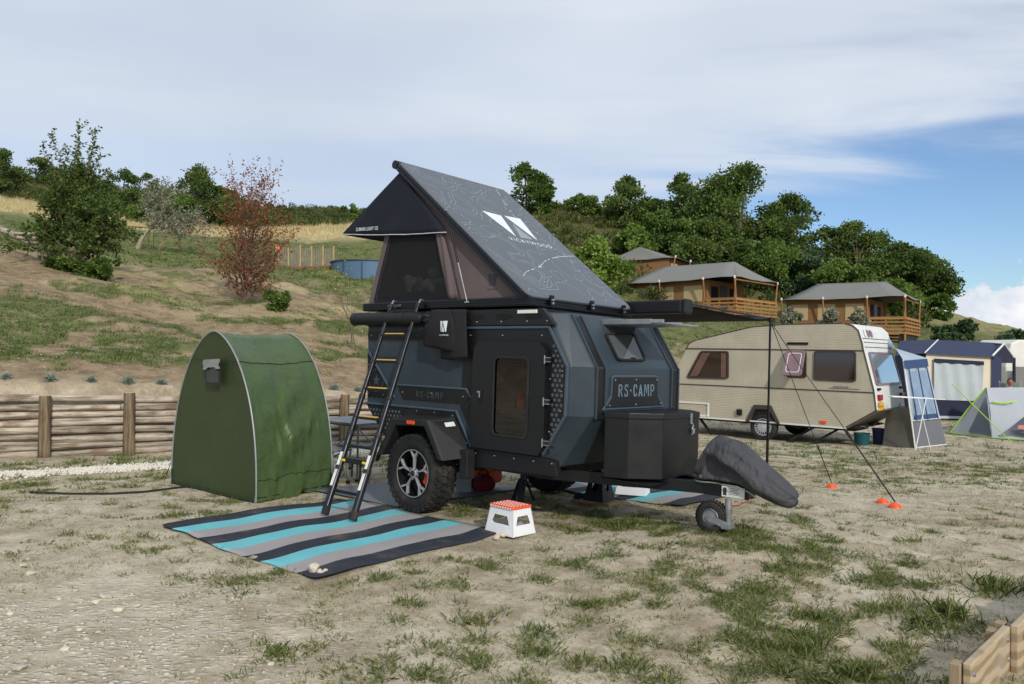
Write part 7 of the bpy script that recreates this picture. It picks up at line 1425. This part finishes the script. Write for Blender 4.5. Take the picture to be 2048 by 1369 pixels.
# dense broadleaf crowns made of leaf clumps
def broad(name, label, loc, Hh, Wd, leaf, seed, n=5200, size=.34, low=.12, clumps=46, group=None, shape=1.0, bark='bark', lean=0., tops=None):
    clumps = int(clumps * 2.6); n = int(n * 1.9); size = size * (.80 if size > .25 else 1); rn = np.random.default_rng(seed); o = thing(name, label, 'tree', loc, 0, group); C = []; rad_ = Wd / 2 * 1.12
    nl = 9 + seed % 5; la = rn.uniform(0, 2 * np.pi, nl); lh = np.linspace(.0, .95, nl); q_ = rn.integers(0, nl, clumps); a = la[q_] + rn.normal(0, .42, clumps); h = np.clip(lh[q_] + rn.normal(0, .09, clumps), 0, 1); h = h * .7 if Hh < 1.4 else h; env = np.sin(np.pi * np.clip(h * .86 + .12, 0, 1)) ** .62; a = rn.uniform(0, 2 * np.pi, clumps) if Hh < 1.4 else a; env = env * (1 - .35 * (shape - 1) * h); rr = rn.random(clumps) ** .42 * env * (1 + .22 * np.sin(3 * a + seed) + .15 * np.sin(5 * a + 9 * h)) * rad_ * .82
    C = np.c_[rr * np.cos(a) + lean * h * Hh, rr * np.sin(a), Hh * (low + (1 - low) * h * .90)]; cr = rn.uniform(.055, .135, clumps) * (Wd * .55 + Hh * .45)
    k = rn.choice(clumps, n, p=cr ** 2 / (cr ** 2).sum()); D = rn.normal(0, 1, (n, 3)); D[:, 2] += .25; D /= np.linalg.norm(D, axis=1)[:, None]; P_ = C[k] + D * (cr[k] * rn.beta(4, 1.6, n) * np.where(rn.random(n) < .14, rn.uniform(1.1, 1.75, n), 1))[:, None] * np.array([1, 1, .72]); P_[:, 2] = np.maximum(P_[:, 2], Hh * low * .3)
    dd = D * .8 + rn.normal(0, .75, (n, 3)) + np.array([0, 0, -.15]); cs = rn.uniform(.2, .75, clumps) + rn.uniform(-.12, .15); leaves(P_, dd, size, leaf, 'crown', o, cs[k], .7)
    mb = MB(); mb.tube([(0, 0, -.3), (lean * Hh * .15, 0, Hh * .25), (lean * Hh * .4, 0, Hh * .55)], [Hh * .026, Hh * .02, Hh * .010], 8)
    for c in C[::6]: s_ = Vector((lean * Hh * .2, 0, Hh * min(.15 + .5 * c[2] / Hh * .6, .5))); c = Vector(c); mb.tube([s_, s_.lerp(c, .5) + Vector((0, 0, .05 * Hh)), c], [Hh * .009, Hh * .006, Hh * .003], 5, cap=False)
    mb.build('trunk', bark, o, smooth=60); return o
def from_px(name, label, cx_, top, bot, wpx, Y, leaf, seed, **k):
    p = at(cx_, bot, Y); z = gz(p[0], p[1]); zt_ = at(cx_, top, Y)[2]; return broad(name, label, (p[0], p[1], z), max(zt_ - z, .35), wpx / FPX * Y, leaf, seed, **k)
WOOD = 'trees of the wood behind the safari tents'
for i, (nm, lab, cx_, top, bot, wp_, Y, lf, kw) in enumerate([
    ('oak_tree', 'tallest dark oak with a broad reaching crown above the safari tents', 1478, 326, 580, 215, 72, 'leaf_dark', dict(n=11000, clumps=70, size=.36)),
    ('oak_tree', 'dark oak whose long limb reaches out into the blue sky', 1568, 388, 585, 165, 73, 'leaf_dark', dict(n=6500, clumps=42, low=.25)),
    ('tall_tree', 'slim ivy clad tree standing close beside the tallest oak', 1362, 343, 520, 78, 76, 'leaf_dark', dict(n=4200, clumps=34, low=.05)),
    ('poplar_tree', 'upright pointed tree standing alone on the scrub hill', 1250, 350, 500, 112, 80, 'leaf_dark', dict(n=5600, clumps=44, low=.02, shape=1.9)),
    ('pine_tree', 'grey green pine in the gap between two safari tents', 1612, 500, 610, 150, 66, 'leaf_blue', dict(n=6000, clumps=46, size=.28)),
    ('oak_tree', 'round dark tree rising behind the roof of the safari tent with steps', 1712, 442, 630, 165, 78, 'leaf_dark', dict(n=7200, clumps=52)),
    ('oak_tree', 'dark tree where the wood steps down towards the cloud', 1790, 490, 640, 140, 79, 'leaf_dark', dict(n=6200, clumps=46)),
    ('oak_tree', 'last big dark tree of the wood, beside the white cloud', 1858, 516, 655, 112, 80, 'leaf_dark', dict(n=5600, clumps=44)),
    ('small_tree', 'low tree at the outer end of the wood above the veranda steps', 1880, 590, 662, 60, 74, 'leaf_mid', dict(n=2400, clumps=22)),
    ('leafy_tree', 'mid green tree directly behind the veranda of the central safari tent', 1530, 480, 620, 150, 66, 'leaf_mid', dict(n=5600, clumps=44)),
    ('leafy_tree', 'mid green tree over the ridge of the central safari tent roof', 1420, 440, 590, 150, 67, 'leaf_dark', dict(n=6200, clumps=46)),
    ('leafy_tree', 'bushy tree above the highest safari tent gable', 1325, 425, 560, 130, 70, 'leaf_mid', dict(n=5200, clumps=42)),
    ('leafy_tree', 'mid green tree over the ridge of the safari tent with steps', 1668, 520, 640, 140, 63, 'leaf_mid', dict(n=5200, clumps=42)),
    ('leafy_tree', 'leafy tree above the porch of the safari tent with steps', 1780, 560, 660, 140, 64, 'leaf_mid', dict(n=5000, clumps=40)),
    ('leafy_tree', 'dark bushy tree filling the gap below the tallest oak', 1480, 460, 600, 170, 74, 'leaf_dark', dict(n=6000, clumps=46)),
    ('leafy_tree', 'dark tree closing the dip between the oaks and the wood end', 1640, 455, 610, 150, 80, 'leaf_dark', dict(n=5200, clumps=40)),
    ('leafy_tree', 'mid green tree peeping over the round dark tree', 1752, 462, 640, 130, 83, 'leaf_mid', dict(n=4600, clumps=36)),
    ('leafy_tree', 'dark tree between the last big tree and the stepping wood', 1828, 498, 650, 120, 84, 'leaf_dark', dict(n=4200, clumps=34)),
    ('leafy_tree', 'bushy tree on the scrub slope close to the pointed tree', 1295, 398, 520, 120, 82, 'leaf_mid', dict(n=4400, clumps=36, low=.02)),
    ('leafy_tree', 'small bushy tree on the crest of the scrub hill', 1165, 390, 450, 80, 84, 'leaf_mid', dict(n=2600, clumps=24, low=.02)),
    ('leafy_tree', 'light leafy tree low on the scrub slope behind the highest safari tent', 1262, 450, 560, 100, 66, 'leaf_light', dict(n=3600, clumps=30, low=.02)),
    ('leafy_tree', 'dark bushy tree at the foot of the slim ivy clad tree', 1385, 425, 570, 120, 73, 'leaf_dark', dict(n=4600, clumps=36))]):
    from_px(nm, lab, cx_, top, bot, wp_, Y, lf, 200 + i, group=WOOD, **kw)
for i, (nm, lab, cx_, top, bot, wp_, Y, lf, kw) in enumerate([
    ('bright_tree', 'light green young tree right behind the raised roof tent shell', 1200, 470, 600, 118, 46, 'leaf_light', dict(n=6000, size=.2, clumps=46, low=.02)),
    ('hilltop_tree', 'airy green tree on the top of the scrub hill', 1052, 326, 415, 105, 84, 'leaf_mid', dict(n=4200, clumps=34, low=.02)),
    ('hilltop_tree', 'dense small green tree beside the airy hilltop tree', 1092, 365, 410, 46, 82, 'leaf_mid', dict(n=1600, clumps=16, low=.02)),
    ('far_oak', 'dark round oak behind the red leaved tree on the ridge', 392, 326, 462, 135, 95, 'leaf_dark', dict(n=5600, clumps=44, low=.04)),
    ('far_tree', 'mid green tree behind the olive crown', 312, 372, 462, 96, 84, 'leaf_mid', dict(n=3600, clumps=30, low=.02)),
    ('far_tree', 'dark tree between the whippy young tree and the ridge oak', 245, 338, 440, 84, 110, 'leaf_dark', dict(n=3200, clumps=28, low=.04)),
    ('far_tree', 'small dark tree on the ridge close to the round oak', 296, 346, 440, 52, 112, 'leaf_dark', dict(n=1900, clumps=20, low=.04)),
    ('far_tree', 'dark green tree seen through the red leaved branches', 470, 396, 485, 110, 92, 'leaf_dark', dict(n=3800, clumps=32, low=.02)),
    ('far_tree', 'dark tree on the scrub slope above the felled trunk', 8, 296, 410, 84, 104, 'leaf_dark', dict(n=3200, clumps=28, low=.04)),
    ('far_tree', 'broad dark tree on the skyline behind the top shoots of the young tree', 80, 318, 420, 110, 125, 'leaf_dark', dict(n=3600, clumps=30, low=.02)),
    ('far_tree', 'mid green ridge tree right behind the crown of the young tree', 165, 332, 430, 100, 122, 'leaf_mid', dict(n=3200, clumps=28, low=.02)),
    ('far_tree', 'dark tree behind the outer branches of the red leaved tree', 430, 372, 475, 120, 94, 'leaf_dark', dict(n=3800, clumps=32, low=.02)),
    ('far_tree', 'mid green tree filling the gap between olive and ridge oak', 345, 384, 465, 110, 88, 'leaf_mid', dict(n=3600, clumps=30, low=.02)),
    ('far_tree', 'dark tree low on the ridge behind the olive', 262, 378, 450, 110, 98, 'leaf_dark', dict(n=3600, clumps=30, low=.02)),
    ('far_tree', 'low mid green tree at the edge of the straw field past the red leaved tree', 520, 428, 482, 80, 92, 'leaf_mid', dict(n=2400, clumps=22, low=.02)),
    ('far_tree', 'small far tree on the skyline above the picket fence', 572, 434, 472, 44, 112, 'leaf_mid', dict(n=1300, clumps=14)),
    ('far_tree', 'tiny far tree on the skyline between the fence and the roof tent awning', 648, 440, 470, 40, 112, 'leaf_mid', dict(n=1100, clumps=12)),
    ('far_tree', 'far tree on the skyline just behind the roof tent awning tip', 708, 408, 468, 50, 108, 'leaf_mid', dict(n=1700, clumps=16)),
    ('olive_bush', 'smaller grey green olive bush in front of the safari tent wall', 1664, 618, 662, 46, 46, 'leaf_olive', dict(n=1700, clumps=14, size=.2, low=.02)),
    ('olive_bush', 'larger grey green olive bush in front of the safari tent wall', 1712, 614, 662, 50, 46, 'leaf_olive', dict(n=1800, clumps=14, size=.2, low=.02)),
    ('olive_bush', 'olive bush in the gap between the two safari tent decks', 1580, 618, 668, 44, 48, 'leaf_olive', dict(n=1600, clumps=14, size=.2, low=.02)),
    ('olive_bush', 'low olive bush at the foot of the dry grass knoll', 1888, 652, 700, 66, 52, 'leaf_blue', dict(n=2200, clumps=18, size=.22, low=.02)),
    ('olive_bush', 'taller olive bush above the navy tent roof beside the dry knoll', 1932, 640, 702, 62, 56, 'leaf_blue', dict(n=2200, clumps=18, size=.22, low=.02)),
    ('olive_bush', 'wide olive tree behind the navy tent porch', 2030, 662, 740, 90, 44, 'leaf_blue', dict(n=3600, clumps=26, size=.2, low=.02)),
    ('bank_shrub', 'dark green shrub under the trunk of the whippy young tree', 196, 495, 545, 86, 23.5, 'leaf_mid', dict(n=3000, clumps=22, size=.09, low=.02)),
    ('bank_shrub', 'low dark shrub touching the young tree trunk near the felled trunk', 128, 505, 540, 60, 24, 'leaf_mid', dict(n=1700, clumps=16, size=.09, low=.02)),
    ('bank_shrub', 'small green shrub at the foot of the red leaved tree', 552, 566, 596, 50, 21.5, 'leaf_mid', dict(n=1400, clumps=14, size=.075, low=.02))]):
    from_px(nm, lab, cx_, top, bot, wp_, Y, lf, 300 + i, **kw)

# ================================================================ ground cover, last
def cat_(L_): return [np.concatenate(q) for q in zip(*L_)]
B = cat_([tufts(30000, 3.3, 8, 8, (.025, .062), .0066, 'g', .10, .05), tufts(16000, 8, 13, 8, (.03, .075), .009, 'g', .08, .06)]); blades('ground_weeds', B[0], B[1], B[2], B[3], 'weed', 'low green weeds scattered over the sandy ground', 2, shade=B[4])
TB = []
for px, py, n, r_, lo, hi in ((1990, 1180, 260, .22, .06, .17), (1900, 1230, 260, .20, .05, .14), (1840, 1250, 160, .16, .05, .12), (1600, 1300, 130, .24, .05, .11), (1700, 1350, 130, .2, .05, .11), (1560, 1345, 90, .16, .05, .10), (1640, 1240, 160, .25, .04, .09), (560, 1312, 110, .13, .04, .09), (1180, 1215, 70, .14, .04, .08), (960, 1250, 50, .10, .04, .08)):
    c0 = onground(px, py); aa = RNG.uniform(0, 2 * np.pi, n); rr = np.abs(RNG.normal(0, r_ * .55, n)); x, y = c0[0] + rr * np.cos(aa), c0[1] + rr * np.sin(aa); el = RNG.uniform(.6, 1.45, n); ab = RNG.uniform(0, 2 * np.pi, n); TB.append((np.c_[x, y, terrain(x, y) - .004], np.c_[np.cos(ab) * np.cos(el), np.sin(ab) * np.cos(el), np.sin(el)], RNG.uniform(lo, hi, n), RNG.uniform(.005, .010, n), RNG.beta(2, 2.5, n)))
B = cat_(TB); blades('tall_weeds', B[0], B[1], B[2], B[3], 'weed', 'taller fresh green weeds in clumps near the board edging', 2, .6, shade=B[4])
x, y = scatter(60000, 3.3, 13); g_, d_, rk_, _s = cover(x, y); k = (RNG.random(len(x)) < np.clip(.75 * (fbm(x * 1.6, y * 1.6, 3, 15) - .22) + .3 * g_, .02, .8) * (1 - .9 * rk_)) & (y < toe(x) - .2)
for cx, cy, an, hx, hy in KEEP: u, v = (x - cx) * math.cos(an) + (y - cy) * math.sin(an), (y - cy) * math.cos(an) - (x - cx) * math.sin(an); k &= (abs(u) > hx) | (abs(v) > hy)
x, y = np.repeat(x[k], 6), np.repeat(y[k], 6); n = len(x); aa = RNG.uniform(0, 2 * np.pi, n); el = RNG.uniform(.2, 1.2, n); rr = RNG.uniform(0, .035, n); x, y = x + rr * np.cos(aa), y + rr * np.sin(aa)
blades('thin_grass', np.c_[x, y, terrain(x, y) - .003], np.c_[np.cos(aa) * np.cos(el), np.sin(aa) * np.cos(el), np.sin(el)], RNG.uniform(.012, .042, n), RNG.uniform(.004, .008, n), 'weed', 'short thin grass growing all over the sandy field', 1, shade=np.clip(RNG.beta(2, 2, n) + .15, 0, 1))
B = cat_([tufts(14000, 13, 30, 8, (.04, .11), .016, 'g', .15, .10), tufts(9000, 10.5, 26, 8, (.05, .13), .014, 'g', .25, .09, a0=-.7, a1=-.1)]); blades('hillside_grass', B[0], B[1], B[2], B[3], 'hill_grass', 'patchy green grass on the hillside and field', 1, shade=B[4])
B = tufts(10000, 30, 62, 6, (.10, .22), .05, 'g', .3, .25); blades('meadow_grass', B[0], B[1], B[2], B[3], 'hill_grass', 'green meadow grass around the playground', 1, shade=B[4])
B = cat_([tufts(15000, 42, 105, 6, (.35, .75), .05, 'd', .3, .35, .5, a1=.0), tufts(2500, 12, 28, 8, (.10, .28), .010, 'd', .12, .12, .6, a1=-.05), tufts(2500, 80, 120, 6, (.3, .5), .06, 'd', .3, .3, .5, a0=.5)]); blades('dry_grass', B[0], B[1], B[2], B[3], 'straw', 'tall straw coloured grass on the meadow', 1, shade=B[4])
leafmat('broom_leaf', lin(54, 66, 30), lin(92, 104, 52), lin(134, 116, 78), .25)
x, y = scatter(5200, 52, 150, pw=1.1); g_, d_, rk_, sc = cover(x, y); k = RNG.random(len(x)) < sc; x, y = x[k], y[k]; nb = len(x); br = RNG.uniform(.45, 1.25, nb); tone = np.clip(.12 + .9 * (fbm(x * .12, y * .12, 3, 7) - .25) + RNG.normal(0, .18, nb), .05, .95); per = 95
bx, by, bz, br, tone = (np.repeat(q, per) for q in (x, y, terrain(x, y), br, tone)); n = len(bx); D = RNG.normal(0, 1, (n, 3)); D[:, 2] = abs(D[:, 2]) + .1; D /= np.linalg.norm(D, axis=1)[:, None]; P_ = np.c_[bx, by, bz] + D * (br * RNG.beta(3, 1.4, n))[:, None] * np.array([1, 1, .85])
tag(leaves(P_, D * .7 + RNG.normal(0, .45, (n, 3)) + np.array([0, 0, .5]), .34, 'broom_leaf', 'broom_scrub', None, tone, .42), 'dense broom scrub bushes covering the far slopes', 'scrub', kind='stuff'); print('scrub', nb)
x, y = scatter(14000, 3.3, 12); g_, d_, rk_, _s = cover(x, y); k = RNG.random(len(x)) < (.12 + .62 * rk_) * np.where(y < toe(x) - .3, 1, 0)
for cx, cy, an, hx, hy in KEEP: u, v = (x - cx) * math.cos(an) + (y - cy) * math.sin(an), (y - cy) * math.cos(an) - (x - cx) * math.sin(an); k &= (abs(u) > hx) | (abs(v) > hy)
x, y, rk_ = x[k], y[k], rk_[k]; pebbles('pebbles', x, y, RNG.uniform(.003, .009, len(x)) * (1 + 2.0 * rk_ * RNG.random(len(x))), 'field_pebble', 'small pale pebbles strewn over the ground', .28)
x, y = scatter(2200, 11.5, 22, -.68, -.1); k = (y > toe(x) + .4); pebbles('bank_pebbles', x[k], y[k], RNG.uniform(.006, .02, k.sum()), 'field_pebble', 'small pale stones on the bare bank', .5)
